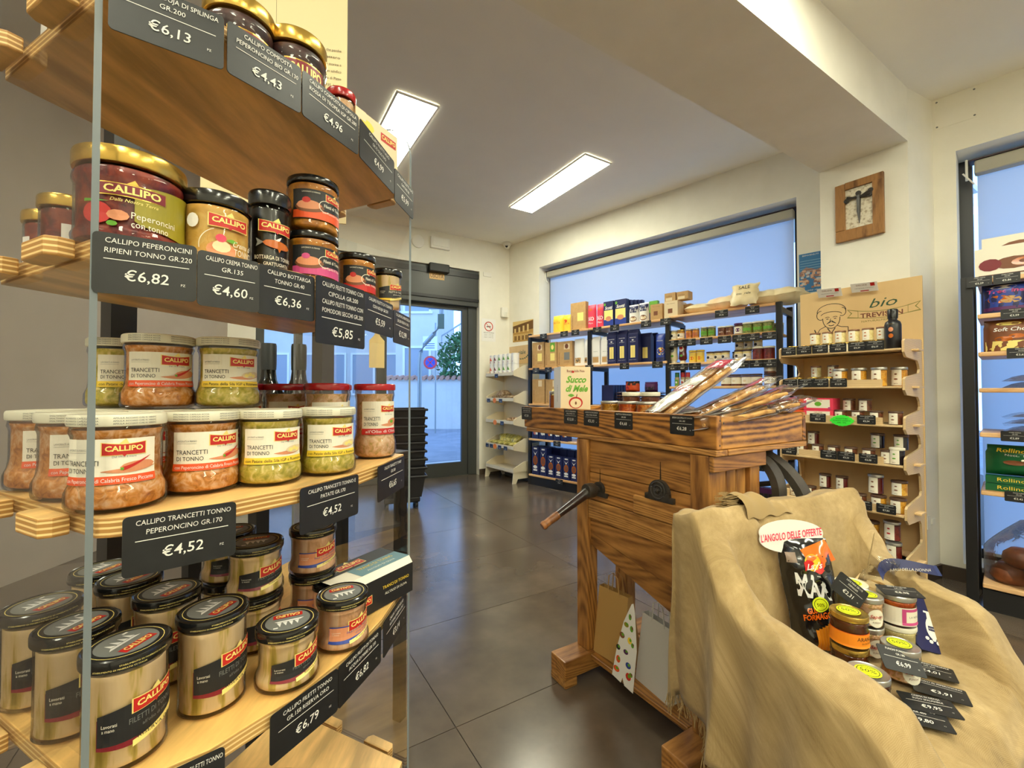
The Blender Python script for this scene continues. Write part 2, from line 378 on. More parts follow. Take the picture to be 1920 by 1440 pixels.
boxw(g, FD, -.44, .02, 0, .3, 0, 3.02); boxw(g, FD, DX0, -.44, 0, .3, 2.595, 3.02); boxw(g, FD, -3.6, DX0, 0, .3, 0, 3.02)
struct(obj('wall_entrance', g, wallm))
g = G().box(-2.95, -2.75, -3, 4.5, 0, 3.02); struct(obj('wall_left', g, shadewall))
g = G().box(-2.95, 6, -2.8, -2.5, 0, 3.02); struct(obj('wall_back', g, wallm))
g = G().box(5.6, 5.9, -2.8, -.9, 0, 3.02); struct(obj('wall_far_right', g, wallm))
g = G(); boxw(g, FB, -6, 3, -.12, 5.5, 3.0, 3.05); struct(obj('ceiling', g, ceilm))
g = G(); boxw(g, FB, -6, 5, -7, -.42, 2.74, 2.8); struct(obj('ceiling', g, ceilm))
g = G(); boxw(g, FB, -6, 1.2, -.424, 0, 2.44, 3.0); struct(obj('trim_1', g, wallm))
# baseboards
def bb(nm, g): struct(obj(nm, g, basem))
g = G(); boxw(g, FW, 0, 3.4, -.012, 0, 0, .075); bb('baseboard_window', g)
g = G(); boxw(g, FD, -.44, 0, -.012, 0, 0, .075); bb('baseboard_entrance', g)
g = G(); boxw(g, F2, 0, 5, -.012, 0, 0, .075); bb('baseboard_right', g)
FP = Fr(2.19, 2.38, 24.7); g = G(); boxw(g, FP, 0, .275, -.012, 0, 0, .075); bb('baseboard_pillar', g)
# ---------------------------------------------------------------- windows with translucent roller blinds
blind = bpy.data.materials.new('blind_fabric'); blind.use_nodes = True
n_, l_ = blind.node_tree.nodes, blind.node_tree.links; n_.clear()
o_ = n_.new('ShaderNodeOutputMaterial'); d_ = n_.new('ShaderNodeBsdfDiffuse'); t_ = n_.new('ShaderNodeBsdfTranslucent'); m_ = n_.new('ShaderNodeMixShader')
d_.inputs[0].default_value = (.8, .8, .78, 1); t_.inputs[0].default_value = (.76, .88, 1.0, 1); m_.inputs[0].default_value = .62
l_.new(d_.outputs[0], m_.inputs[1]); l_.new(t_.outputs[0], m_.inputs[2]); l_.new(m_.outputs[0], o_.inputs[0])
greyfab = pbr('blind_cassette', (168, 164, 150), .6)
def window(nm, fr, x0, x1, z0, z1, b0, b1):
    g = G(); f = .055
    for q in ((x0, x0 + f, z0, z1), (x1 - f, x1, z0, z1), (x0, x1, z0, z0 + f), (x0, x1, z1 - .012, z1)): boxw(g, fr, q[0], q[1], .2, .27, q[2], q[3])
    wn = struct(obj(nm, g, black))
    g = G(); boxw(g, fr, x0 + f, x1 - f, .232, .238, z0 + f, z1 - .012); obj('pane', g, windowm, wn)
    t = thing('roller_blind', 'pale translucent roller blind drawn down over the ' + ('long window behind the black shelving' if fr is FW else 'right-hand window above the cake boxes'), 'blind', fr.w(0, 0), fr.deg)
    zc = z1 - .045
    g = G(); g.box(b0, b1, .10, .17, zc - .075, zc); obj('cassette', g, greyfab, t, bevel=.01)
    g = G(); g.box(b0 - .02, b1 + .02, .095, .175, zc, zc + .006); obj('rail', g, pbr('rail_dark', (60, 40, 46), .5), t)
    g = G().sheet(lambda a, b: (b0 + .01 + (b1 - b0 - .02) * a, .16, zc - .07 + (z0 + .05 - zc + .07) * b), 6, 4); obj('fabric', g, blind, t)
    g = G().box(b0 + .01, b1 - .01, .15, .17, z0 + .035, z0 + .05); obj('bottom_bar', g, greyfab, t)
    g = G(); g.tube([(b0 - .03, .12, zc + .02), (b0 - .03, .12, zc - .1)], .006); g.tube([(b0 - .045, .1, zc - .06), (b0, .12, zc - .13)], .004); obj('bracket', g, white, t)
window('window_1', FW, .53, 3.27, .1, 2.605, .565, 3.225)
window('window_2', F2, wx0, wx0 + 2.3, .1, wz, F2.x(1829, .16, 400), wx0 + 2.2)
# ---------------------------------------------------------------- entrance: glazed sliding door
g = G(); boxw(g, FD, DX0, -.44, .03, .22, 2.14, 2.595); dr = struct(obj('door_1', g, doorm, bevel=.006))
g = G(); boxw(g, FD, DX0, -.44, .02, .03, 2.50, 2.56); boxw(g, FD, DX0, -.44, .015, .03, 2.20, 2.235); obj('header_trim', g, black, dr)
def leaf(x0, x1, y0, zb=.17, st=.075):
    g = G(); z1 = 2.14
    for q in ((x0, x0 + st, .01, z1), (x1 - st, x1, .01, z1), (x0 + st, x1 - st, .01, zb), (x0 + st, x1 - st, z1 - .05, z1)): boxw(g, FD, q[0], q[1], y0, y0 + .045, q[2], q[3])
    o = obj('door_leaf', g, doorm, dr); g = G(); boxw(g, FD, x0 + st, x1 - st, y0 + .018, y0 + .026, zb, z1 - .05); obj('pane', g, windowm, o)
leaf(-1.66, -.56, .10); leaf(-2.55, -1.64, .05); leaf(-2.9, -2.47, .10)
g = G(); boxw(g, FD, -.56, -.44, .08, .22, 0, 2.14); boxw(g, FD, DX0, -.44, .08, .2, 0, .012); obj('jamb', g, doorm, dr)
# sensor, sign, small wall things
def wallthing(nm, fr, u0, u1, v0, v1, y, d, mat, label, cat, bev=.004, kind=None):
    x0, z1 = fr.hit(u0, v0, y); x1, z0 = fr.hit(u1, v1, y); cx, cz = (x0 + x1) / 2, (z0 + z1) / 2
    z1 = fr.hit((u0 + u1) / 2, v0, y)[1]; z0 = fr.hit((u0 + u1) / 2, v1, y)[1]; hw, hh = (x1 - x0) / 2, (z1 - z0) / 2
    t = thing(nm, label, cat, fr.w(cx, y, (z0 + z1) / 2), fr.deg)
    g = G().box(-hw, hw, -d, 0, -hh, hh); obj('body', g, mat, t, bevel=bev); return t, hw, hh
t, a, b = wallthing('door_sensor', FD, 803, 840, 496, 512, .015, .06, pbr('sensor_black', (18, 18, 18), .5), 'black motion sensor on top of the entrance header', 'sensor', .012)
t, a, b = wallthing('exit_sign', FD, 805, 833, 511, 524, .03, .004, pbr('sign_gold', (206, 160, 84), .4), 'gold exit sign reading USCITA on the dark door header', 'sign', .001)
g = G().text(flat(-.004), 'USCITA', 0, -b * .55, b * 1.1, 0, w=a * 1.75, bold=.01); obj('lettering', g, pbr('sign_ink', (70, 44, 20), .5), t)
t, a, b = wallthing('emergency_light', FD, 806, 842, 447, 468, 0, .04, white, 'white rectangular emergency light above the entrance', 'light fitting', .008)
g = G().box(-a * .8, a * .8, -.046, -.04, -b * .6, b * .7); obj('cover', g, pbr('cover_white', (244, 242, 232), .25), t)
x, z = FD.hit(783, 453); o = tag(obj('smoke_detector', G().lathe([(.0, 0), (.075, 0), (.075, .02), (.05, .035), (0, .035)], 24), white, None, FD.w(x, 0, z), 0, 40, rot=(R(90), 0, R(30))), 'round white detector on the wall left of the emergency light', 'detector')
t, a, b = wallthing('wall_plate', FD, 906, 921, 511, 519, 0, .008, white, 'small white cover plate right of the door header', 'cover plate', .002)
t, a, b = wallthing('motion_detector', FD, 938, 950, 577, 596, 0, .05, white, 'small white alarm motion detector near the room corner', 'detector', .012)
g = G().lathe([(0, -.05), (.03, -.045), (.035, 0), (.03, .02)], 16); obj('lens', g, pbr('lens_white', (220, 218, 206), .3), t, (0, -.03, -.02), 0, 40)
t, a, b = wallthing('no_smoking_sign', FD, 903, 929, 598, 640, 0, .003, whitep, 'white no smoking notice on the wall right of the entrance', 'sign', 0)
g = G(); mp_ = flat(-.003); r_ = a * .62
g.ring(mp_, 0, b * .32, r_ * .82, r_, 0); g.band(mp_, -r_ * .62, r_ * .62, lambda q: b * .32 - (q - .5) * 1.25 * r_, r_ * .16, 0, .0007)
g.band(mp_, -r_ * .5, r_ * .5, lambda q: b * .30, r_ * .18, 1, .0004); g.band(mp_, r_ * .1, r_ * .35, lambda q: b * .30 + q * r_ * .45, r_ * .1, 1, .0004)
g.text(mp_, 'VIETATO FUMARE', 0, -b * .28, b * .09, 1, w=a * 1.5)
for k in range(3): g.text(mp_, 'LEGGE 11.11.1975 N. 584', 0, -b * (.42 + .13 * k), b * .05, 1, w=a * 1.3)
obj('print', g, [pbr('sign_red', (196, 60, 44), .5), ink], t)
# dome camera in the ceiling corner
p = FW.w(.06, -.10, 3.0); t = thing('security_camera', 'white dome security camera in the ceiling corner', 'camera', p, -10)
obj('housing', G().lathe([(0, -.035), (.048, -.035), (.055, -.02), (.055, 0), (0, 0)], 24), white, t, smooth=40)
obj('ball', G().lathe([(0, -.075), (.02, -.072), (.035, -.06), (.042, -.04), (.04, -.03)], 20), white, t, smooth=60)
obj('lens', G().lathe([(0, 0), (.016, 0), (.016, .012), (0, .012)], 16), pbr('lens_black', (8, 8, 8), .1), t, (0, -.028, -.055), rot=(R(75), 0, 0))
# sepia picture and seaside poster on the window wall
def poster(nm, fr, u0, u1, v0, v1, y, mats, label, cat, fn):
    x0, _ = fr.hit(u0, v0, y); x1, _ = fr.hit(u1, v0, y); um = (u0 + u1) / 2; z1 = fr.z(um, v0, y); z0 = fr.z(um, v1, y)
    a, b = (x1 - x0) / 2, (z1 - z0) / 2
    g = G().box(-a, a, -.002, 0, -b, b, 0); fn(g, flat(-.002), a, b)
    return tag(obj(nm, g, mats, None, fr.w((x0 + x1) / 2, y - .001, (z0 + z1) / 2), fr.deg), label, cat)
sep = [pbr('sepia_mid', (176, 134, 62), .6), pbr('sepia_dark', (104, 70, 22), .6), pbr('sepia_light', (214, 184, 118), .6)]
def f(g, mp, a, b):
    g.poly(mp, [(-a, b), (-a, b * .55), (a, b * .95), (a, b)], 2, .0003); g.poly(mp, [(-a, b * .55), (-a, -b * .1), (a, b * .1), (a, b * .9)], 1, .0004)
    for k in range(4): g.rect(mp, -a * .85 + k * a * .42, -a * .68 + k * a * .42, -b * .1, b * (.3 + k * .1), 2, .0008)
    random.seed(3)
    for k in range(16):
        x = -a * .9 + k * a * .12; g.ell(mp, x, -b * .35, a * .035, b * .09, 2, .0008, 8); g.rect(mp, x - a * .04, x + a * .04, -b * .85, -b * .42, 1 if k % 3 else 2, .0007)
poster('old_photograph', FW, 962, 1000, 601, 640, 0, sep, 'small sepia photograph of people before a building, pinned left of the window', 'picture', f)
sea = [pbr('sea_blue', (52, 116, 168), .5), pbr('sea_light', (150, 190, 214), .5), pbr('house_a', (206, 168, 140), .6), pbr('house_b', (150, 110, 96), .6), pbr('house_c', (190, 196, 200), .6), ink, whitep]
def f(g, mp, a, b):
    for k in range(5): g.band(mp, -a * .9, a * .9, lambda q, k=k: b * (.62 - k * .13), b * .02, 1, .0004)
    random.seed(5)
    for k in range(60):
        x = random.uniform(-a, a * .8); z = random.uniform(-b * .8, b * .08); g.rect(mp, x, min(a, x + a * .26), z, z + b * .10, random.choice([2, 2, 3, 4]), .0005 + k * .00002)
    g.poly(mp, [(-a, b * .02), (-a * .4, b * .3), (a * .5, b * .12), (a, b * .2), (a, -b * .02)], 3, .0004)
    g.text(mp, 'il primo riso', 0, -b * .93, b * .085, 6, w=a * 1.7, shear=.3, off=.003); g.text(mp, 'BENVENUTI', 0, b * .86, b * .07, 6, w=a * 1.5)
poster('seaside_poster', FW, 1498, 1542, 474, 548, 0, sea, 'poster of seaside houses between the long window and the pillar', 'poster', f)
# framed nail cross on the pillar
FPF = Fr(1.95, 2.73, math.degrees(math.atan2(-.35, .24)))
x0, _ = FPF.hit(1569, 400); x1, _ = FPF.hit(1660, 400); z1 = (FPF.z(1569, 350) + FPF.z(1659, 324)) / 2; z0 = (FPF.z(1662, 437) + FPF.z(1571, 457)) / 2
a, b = (x1 - x0) / 2, (z1 - z0) / 2
t = thing('framed_nail_cross', 'wooden frame with a cross of dark forged nails on pale stone, high on the pillar', 'wall art', FPF.w((x0 + x1) / 2, 0, (z0 + z1) / 2), FPF.deg)
fw = wood('frame_wood', (150, 106, 58), (98, 64, 30), 'Z', 8, 6, .5); q = a * .42
g = G(); g.box(-a, -a + q, -.028, -.004, -b * .62, b * .98); g.box(a - q * 1.05, a, -.028, -.004, -b, b * .78)
g.box(-a + q, a, -.026, -.004, b * .76, b, 0); g.box(-a, a - q * 1.05, -.026, -.004, -b, -b * .62); obj('frame', g, fw, t, bevel=.003)
st = mottled('pale_stone', [(.35, (176, 160, 134)), (.5, (226, 218, 196)), (.7, (236, 230, 214))], 60, .8, bs=.5)
g = G().box(-a + q, a - q, -.012, -.002, -b * .64, b * .78); obj('stone_panel', g, st, t)
g = G(); g.tube([(.0, -.022, b * .45), (0, -.022, -b * .1), (.003, -.022, -b * .5)], .011, 8, taper=[1, .8, .15])
g.tube([(-a * .5, -.022, b * .36), (-a * .2, -.024, b * .42), (a * .1, -.024, b * .4), (a * .5, -.022, b * .5)], .007, 8, taper=[1.5, .8, .8, 1.5])
g.tube([(-a * .48, -.022, b * .46), (-a * .1, -.026, b * .38), (a * .48, -.022, b * .38)], .006, 8, taper=[1.6, .9, 1.6])
for (x, z) in ((-a * .5, b * .36), (a * .5, b * .5), (0, b * .52), (a * .45, b * .38)): g.lathe([(0, -.006), (.014, -.004), (.014, .004), (0, .006)], 10, 0, Matrix.Translation((x, -.024, z)) @ Matrix.Rotation(R(90), 4, 'X'))
obj('nails', g, iron, t, smooth=40)
# outlet and cover on the pillar side face
t, a, b = wallthing('wall_socket', FP, 1736, 1742, 968, 992, 0, .008, white, 'white wall socket low on the pillar side near the wooden jam stand', 'socket', .002)
t, a, b = wallthing('cable_cover', FP, 1745, 1751, 971, 983, 0, .008, white, 'small round-cornered cover plate beside the pillar socket', 'cover plate', .002)
t, a, b = wallthing('access_panel', F2, 1752, 1832, 176, 232, 0, .003, wallm, 'wall-coloured screwed access panel above the right window', 'access panel', .001)
g = G()
for sx_ in (-.9, .9):
    for sz_ in (-.85, .85): g.ell(flat(-.003), a * sx_, b * sz_, .005, .005, 0)
obj('screws', g, grey, t)
# ---------------------------------------------------------------- outside the door: street
ext = mottled('render_pale', [(.3, (206, 200, 190)), (.7, (216, 210, 200))], 2, .9); asph = mottled('asphalt', [(.3, (126, 126, 128)), (.7, (146, 146, 148))], 3, .85)
g = G().box(-40, 14, 6.6, 60, -.2, -.1); tag(obj('road', g, asph), 'grey asphalt road seen through the glass door', 'road')['kind'] = 'structure'
g = G(); boxw(g, FD, -8, 3, .3, 1.4, -.2, -.03); struct(obj('pavement', g, ext))
def house(x0, x1, y, h, label, cols, rows, mat, wz=(1.1, 1.6)):
    t = thing('building', label, 'building', (0, y, -.1)); g = G()
    g.box(x0, x1, 0, 4, 0, h); obj('wall', g, mat, t)
    g = G().box(x0 - .2, x1 + .2, -.3, 4.1, h, h + .2); obj('roof', g, pbr('roof_tile', (160, 110, 90), .8), t)
    for c in range(cols):
        for r in range(rows):
            cx = x0 + (c + .5) * (x1 - x0) / cols; z = wz[0] + r * 2.9
            g = G(); g.box(cx - .55, cx + .55, -.06, .0, z - .08, z); g.box(cx - .5, cx - .42, -.04, 0, z, z + wz[1]); g.box(cx + .42, cx + .5, -.04, 0, z, z + wz[1]); g.box(cx - .5, cx + .5, -.04, 0, z + wz[1], z + wz[1] + .08)
            o = obj('window', g, white, t); g = G().box(cx - .42, cx + .42, -.015, -.005, z, z + wz[1]); obj('pane', g, pbr('far_pane', (150, 158, 166), .4), o)
house(-11.5, -4.4, 18, 8.5, 'long pale house with rows of windows across the street, left of the sign pole', 6, 3, ext)
house(-4.1, -2.6, 15.3, 9, 'narrow pale apartment front right behind the bent sign pole', 1, 3, ext)
house(-1.9, 4, 21, 7.5, 'pale house behind the green shrub and the stair railing', 4, 2, ext)
house(-22, -12.2, 13.5, 8.5, 'pale corner house seen through the left door pane', 5, 3, ext)
g = G().box(-4.0, 1.5, 13.6, 13.85, -.1, 1.45); t = thing('garden_wall', 'pale garden wall with a tiled coping across the road', 'wall', (0, 0, 0)); obj('wall', g, ext, t)
g = G()
for k in range(30): g.tube([(-4.05 + k * .185, 13.5, 1.48), (-4.05 + k * .185, 13.95, 1.54)], .07, 6)
o = obj('coping_tiles', g, pbr('terracotta', (190, 140, 116), .8), t); o['kind'] = 'stuff'
# shrub
g = G(); random.seed(9)
for k in range(1500):
    a = random.uniform(0, 2 * pi); e = random.uniform(-.9, 1.35); rr = random.uniform(.6, 1.0)
    c = Vector((cos(a) * cos(e) * .95 * rr, sin(a) * cos(e) * .6 * rr, sin(e) * 1.0 * rr)); d = Vector((random.uniform(-1, 1), random.uniform(-1, 1), random.uniform(-.3, 1))).normalized() * .16
    n = d.cross(Vector((random.random(), random.random(), random.random()))).normalized() * .05
    g.add([c, c + d * .5 + n, c + d, c + d * .5 - n], [(0, 1, 2, 3)])
t = thing('shrub', 'bushy green shrub above the garden wall outside the door', 'shrub', (-1.55, 14.2, 2.0)); o = obj('foliage', g, pbr('leaf_green', (70, 120, 70), .7), t); o['kind'] = 'stuff'
obj('trunk', G().tube([(0, 0, -2.1), (.05, 0, -1), (0, 0, 0)], .07), pbr('bark', (90, 70, 50), .9), t)
g = G()
for k in range(16): g.box(-2.6 + k * .22, -2.58 + k * .22, 0, .02, 2.3 + k * .14, 3.1 + k * .14)
g.prism([(-2.65, 0), (.9, 0), (.9, .03), (-2.65, .03)], 0, .01)
T_ = Matrix.Translation((0, 16, 0)); gg = G(); gg.add(g.v, g.f, 0, T_)
gg.tube([(-2.6, 16, 3.12), (.8, 16, 5.3)], .03, 6)
gg.prism([(-2.7, 16.05), (.9, 16.05), (.9, 16.3), (-2.7, 16.3)], 0, .2); 
tag(obj('stair_railing', gg, pbr('rail_grey', (170, 176, 180), .5)), 'sloping stair railing of the house behind the shrub', 'railing')
# bent sign pole with back of signs
pm = pbr('galvanised', (150, 154, 152), .4, metal=.4)
t = thing('sign_pole', 'bent grey street sign pole just outside the entrance', 'sign pole', (-1.86, 8.75, -.1))
g = G().tube([(0, 0, 0), (0, 0, 1.0), (0, 0, 1.7), (.02, 0, 1.95), (.10, 0, 2.12), (.28, 0, 2.32), (.40, 0, 2.48), (.44, 0, 2.68), (.44, 0, 3.4)], .042, 10); obj('pole', g, pm, t, smooth=60)
g = G().box(.18, .74, -.03, -.015, 2.82, 3.22); obj('sign_back', g, pbr('sign_back_grey', (120, 128, 132), .5), t)
g = G(); g.box(.26, .30, -.045, -.03, 2.9, 3.12, 0); g.box(.60, .64, -.045, -.03, 2.9, 3.12, 0); obj('bracket', g, pm, t)
g = G().box(.37, .50, -.06, -.045, 2.42, 2.72); obj('small_sign_back', g, pbr('sign_back_olive', (96, 104, 84), .6), t)
t = thing('no_stopping_sign', 'round red and blue no stopping sign on a thin pole across the road', 'road sign', (-2.15, 12.2, -.1))
g = G().tube([(0, 0, 0), (0, 0, 3.1)], .022, 8); obj('pole', g, pm, t)
g = G(); mp_ = flat(-.03); g.box(-.28, -.1 + .1, -.03, -.02, 2.0, 2.0001, 0); g.ell(mp_, -.14, 1.98, .19, .19, 0, .001); g.ell(mp_, -.14, 1.98, .135, .135, 1, .003)
for s_ in (1, -1): g.band(mp_, -.23, -.05, lambda q, s_=s_: 1.98 + s_ * (q - .5) * .18, .035, 0, .005)
obj('disc', g, [pbr('sign_disc_red', (210, 60, 60), .5), pbr('sign_disc_blue', (40, 70, 190), .5)], t)
g = G(); g.box(-.35, .05, -.03, -.02, 2.32, 2.72, 0); g.ell(mp_, -.2, 2.6, .08, .05, 1, .001)
for k in range(3): g.rect(mp_, -.28, -.02, 2.38 + k * .06, 2.40 + k * .06, 1, .001)
obj('plate', g, [whitep, pbr('sign_disc_blue', (40, 70, 190), .5)], t)
# cream paper tag hanging in the door
x, z = FD.hit(706, 657, .05); g = G()
w_, h_ = .085, .2; ptsx = [(-w_, -h_), (w_, -h_), (w_, h_ * .55), (w_ * .45, h_ * .8), (w_ * .2, h_), (-w_ * .2, h_), (-w_ * .45, h_ * .8), (-w_, h_ * .55)]
g.prism([(px, pz) for px, pz in ptsx], 0, .004)
tag(obj('paper_sign', g, pbr('cream_card', (236, 206, 140), .7), None, FD.w(x, .035, z), rot=(R(90), 0, R(30))), 'cream tag-shaped paper sign stuck on the left door pane', 'sign')
# ================================================================ price tags
PM = [ivory, red, cream, ink, orange, yellow, skin, brown, green, pink, navy, whitep, gold, grey, maroon, blue, rose, kraft, purple, fluo, teal, beige, fluog, amber]
IV, RD, CR, IK, OR, YE, SK, BR, GN, PK, NV, WH, GD, GY, MR, BL, RS, KR, PU, FL_, TL, BG, FG, AM = range(24)
TAGM = [slate, chalk]
TAGC = {}
def rrect(w_, h_, r, n=4):
    o = []
    for cx, cz, a0 in ((w_ / 2 - r, h_ / 2 - r, 0), (-w_ / 2 + r, h_ / 2 - r, 90), (-w_ / 2 + r, -h_ / 2 + r, 180), (w_ / 2 - r, -h_ / 2 + r, 270)):
        for k in range(n + 1): o.append((cx + r * cos(R(a0 + 90 * k / n)), cz + r * sin(R(a0 + 90 * k / n))))
    return o
def tagmesh(lines, price, w_=.086, h_=.054, r=.004, mats=None):
    key = (tuple(lines), price, round(w_, 4), round(h_, 4))
    if key in TAGC: return TAGC[key]
    g = G(); P = rrect(w_, h_, r)
    g.prism([(x, z) for x, z in P], 0, .0012, 0, Matrix.Rotation(R(90), 4, 'X'))   # card lies in x-z, back at y=0, front at y=-.0012
    mp = flat(-.0012); n = len(lines); u = h_ / .054 if n < 4 else h_ / .054 * .80
    top = h_ / 2 - .0088 * u
    for i, t in enumerate(lines): g.text(mp, t, .002, top - i * .0088 * u * (1 if n < 4 else 1), .0046 * u, 1, w=min(w_ * .84, len(t) * .0033 * u * .98), shear=.06, slope=.0)
    yl = top - (n - 1) * .0088 * u - .0058 * u
    g.rect(mp, -w_ * .4, w_ * .42, yl, yl + .0007 * u, 1)
    zp = min(yl - .0150 * u, -h_ / 2 + .013 * u) if n < 4 else (yl - h_ / 2) / 2 - .005
    g.text(mp, price, 0, zp, .0095 * u, 1, w=len(price) * .0063 * u, shear=.08, bold=.006)
    g.text(mp, 'PZ', w_ * .36, zp, .0022 * u, 1)
    TAGC[key] = g; return g
TAGME = {}
def ptag(lines, price, loc, rz, label, group, w_=.086, h_=.054, rot=None):
    key = (tuple(lines), price, round(w_, 4), round(h_, 4)); g = tagmesh(lines, price, w_, h_)
    if key not in TAGME:
        o = obj('price_tag', g, TAGM, None, loc, rz, rot=rot); TAGME[key] = o.data
    else:
        o = bpy.data.objects.new('price_tag', TAGME[key]); COL.objects.link(o); o.location = loc; o.rotation_euler = rot if rot else (0, 0, R(rz))
    return tag(o, label, 'price tag', group)
# ================================================================ left display stand (bow-fronted plywood shelves between acrylic sides)
ARC = [(-43.9, .531), (-41.5, .523), (-34, .526), (-26, .565), (-20, .63), (-16.5, .705), (-13.6, .815)]
def arc(az):
    if az <= ARC[0][0]: r = ARC[0][1]
    elif az >= ARC[-1][0]: r = ARC[-1][1]
    else:
        for (a0, r0), (a1, r1) in zip(ARC, ARC[1:]):
            if a0 <= az <= a1: t = (az - a0) / (a1 - a0); r = r0 + (r1 - r0) * t; break
    return Vector((r * sin(R(az)), r * cos(R(az)), 0))
def azu(u, v=735):
    d = ((u - 960) / FPX, cos(PITCH) - (720 - v) / FPX * sin(PITCH)); return math.degrees(math.atan2(*d))
L_ = arc(-43.9); R_ = arc(-13.6)
din = Vector((cos(R(154)), sin(R(154)), 0)); dch = Vector((cos(R(64)), sin(R(64)), 0))
BL_ = L_ + din * .245; BR_ = R_ + din * .30
stand = thing('display_stand', 'tuna jar display stand with bow-fronted plywood shelves between clear acrylic side panels', 'display stand', (L_.x, L_.y, 0), 0)
def sp(p, z=0): return (p.x - L_.x, p.y - L_.y, z)
SZ = [.39, .697, .938, 1.191, 1.428]
front = [arc(-43.9 + 30.3 * k / 22) for k in range(23)]
inset = [p + din * .003 for p in front]
BLi, BRi = BL_ + dch * .006 , BR_ - dch * .006
for k, z in enumerate(SZ):
    pts = [(p.x - L_.x, p.y - L_.y) for p in [inset[0] + dch * .004] + inset[1:-1] + [inset[-1] - dch * .004]]
    pts += [sp(BRi)[:2], sp(BLi)[:2]]
    # tabs through both acrylic sides
    def tabp(base, sgn, t0, t1):
        q = []
        for t, s_ in ((t0, 0), (t0, .012), (t0 + .006, .02), (t1 - .006, .02), (t1, .012), (t1, 0)): q.append(base + din * t + dch * (sgn * s_))
        return [(p.x - L_.x, p.y - L_.y) for p in q]
    g = G().prism(pts, -.018, 0); sh = obj('shelf', g, plyw if k != 1 else ply('pine_shelf', (234, 188, 112), (196, 150, 84), (240, 208, 146)), stand, (0, 0, z), bevel=.0012)
    for base, sg in ((L_, -1), (R_, 1)):
        for t0, t1 in ((.04, .10), (.17, .23)):
            g = G().prism(tabp(base, sg, t0, t1), -.018, 0); obj('tab', g, plyw, sh, (0, 0, 0), bevel=.0015)
def side(base, ln, sg, z0, z1, label):
    n = 10; rr = .07; prof = [(0, z0), (ln, z0)] + [(ln, z1)] + [(rr - rr * sin(R(9 * k)), z1 - rr + rr * cos(R(9 * k))) for k in range(n + 1)]
    th = .0055; g = G(); vs = []
    for off in (0, sg * th):
        for t, z in prof: p = base + din * t + dch * off; vs.append(sp(p, z))
    N = len(prof); fs = [tuple(range(N)), tuple(range(2 * N - 1, N - 1, -1))] + [(i, N + i, N + (i + 1) % N, (i + 1) % N) for i in range(N)]
    g.v = vs; g.f = fs; g.m = [0, 0] + [1] * N
    o = obj('side_panel', g, [acryl, acedge], stand); o['label'] = label
side(L_ - din * .004, .26, -1, .02, 1.62, 'clear acrylic left side panel'); side(R_ - din * .004, .31, 1, .02, 1.55, 'clear acrylic right side panel with rounded top')
for nm, p in (('column', Vector((-.47, 1.08, 0))), ('column', Vector((-.68, .75, 0)))):
    g = G().box(-.018, .018, -.018, .018, 0, 1.56); obj(nm, g, black, stand, sp(p), 64)
g = G().box(-.28, .28, -.01, .01, 0, .08); obj('plinth', g, black, stand, sp((BL_ + BR_) / 2), 64)
# printed card standing above the back edge
cardm = [pbr('page_cream', (240, 224, 178), .7), pbr('page_ink', (78, 58, 36), .7)]
cw = .13; FC = Fr(-.385, 1.0, 12)
g = G().box(-.30, 0, 0, .004, 0, .62, 0); mp = flat(0)
lines = ['ringraziare tutti coloro che perche', 'per primi credettero', 'tramandare la memoria storica e', 'nel lontano dopoguerra, un salvifico', 'bracciante nella tonnara di Pizzo', 'Nacque nella classe 1935, lungo', 'fu chiusa di persone che', 'con il buon proposito, visione e al', 'guardare sapeva il lavoro nel', 'essere sempre di tutto', 'stabilimento di Maierato', 'dopo la guerra, tutti insieme', 'Nel cuore dello stesso', 'racconta']
for k, t_ in enumerate(lines): g.text(mp, t_, -.065, .60 - k * .0165 - .20, .0062, 1, w=.105)
for k, t_ in enumerate(['Callipo', 'fatti, figure e', 'la storia di una']): g.text(mp, t_, -.055, .16 - k * .013, .0045, 1, w=.05)
g.rect(mp, -.152, -.1515, 0, .62, 1)
tag(obj('printed_page', g, cardm, None, FC.w(0, 0, 1.44), 12), 'tall cream printed page panel standing behind the gold-lidded jars', 'panel')
# ================================================================ jars
def logo(g, mp, cx, cz, W, boat=True, mi=RD, tm=CR, slope=0):
    h = W * .30; n = 10
    zf = lambda q: cz + W * .03 * (1 - (2 * q - 1) ** 2) * -1 + slope * (q - .5) * W
    g.band(mp, cx - W * .53, cx + W * .53, zf, lambda q: h * (1.12 + .2 * abs(2 * q - 1)), tm, .0007, n)
    g.band(mp, cx - W / 2, cx + W / 2, zf, lambda q: h * (.98 + .2 * abs(2 * q - 1)), mi, .0010, n)
    g.poly(mp, [(cx - W * .07, cz - h * .5), (cx, cz - h * .82), (cx + W * .07, cz - h * .5)], mi, .0009)
    g.text(mp, 'CALLIPO', cx, cz - h * .22, h * .50, tm, w=W * .86, off=.0013, bold=.03, slope=slope)
    if boat: g.poly(mp, [(cx - W * .12, cz + h * .5 + slope * 0), (cx + W * .10, cz + h * .5), (cx + W * .03, cz + h * 1.0)], CR, .0012)
def lidprof(r, h, t=.002): return [(r * .93, 0), (r * .985, .0006), (r, .002), (r, h - .003), (r * .985, h - .001), (r * .95, h), (r * .90, h - .0012), (0, h - .0016)]
def lidsmall(g, mp, n_lines, z0, dz, mi, text='PRODOTTO E CONFEZIONATO - STABILIMENTO DI MAIERATO'):
    for sgn in (-1, 1):
        for k in range(n_lines): g.text(mp, text[:26] if sgn < 0 else text[14:44], sgn * .022, z0 + k * dz, dz * .55, mi, w=.034, off=.0004)
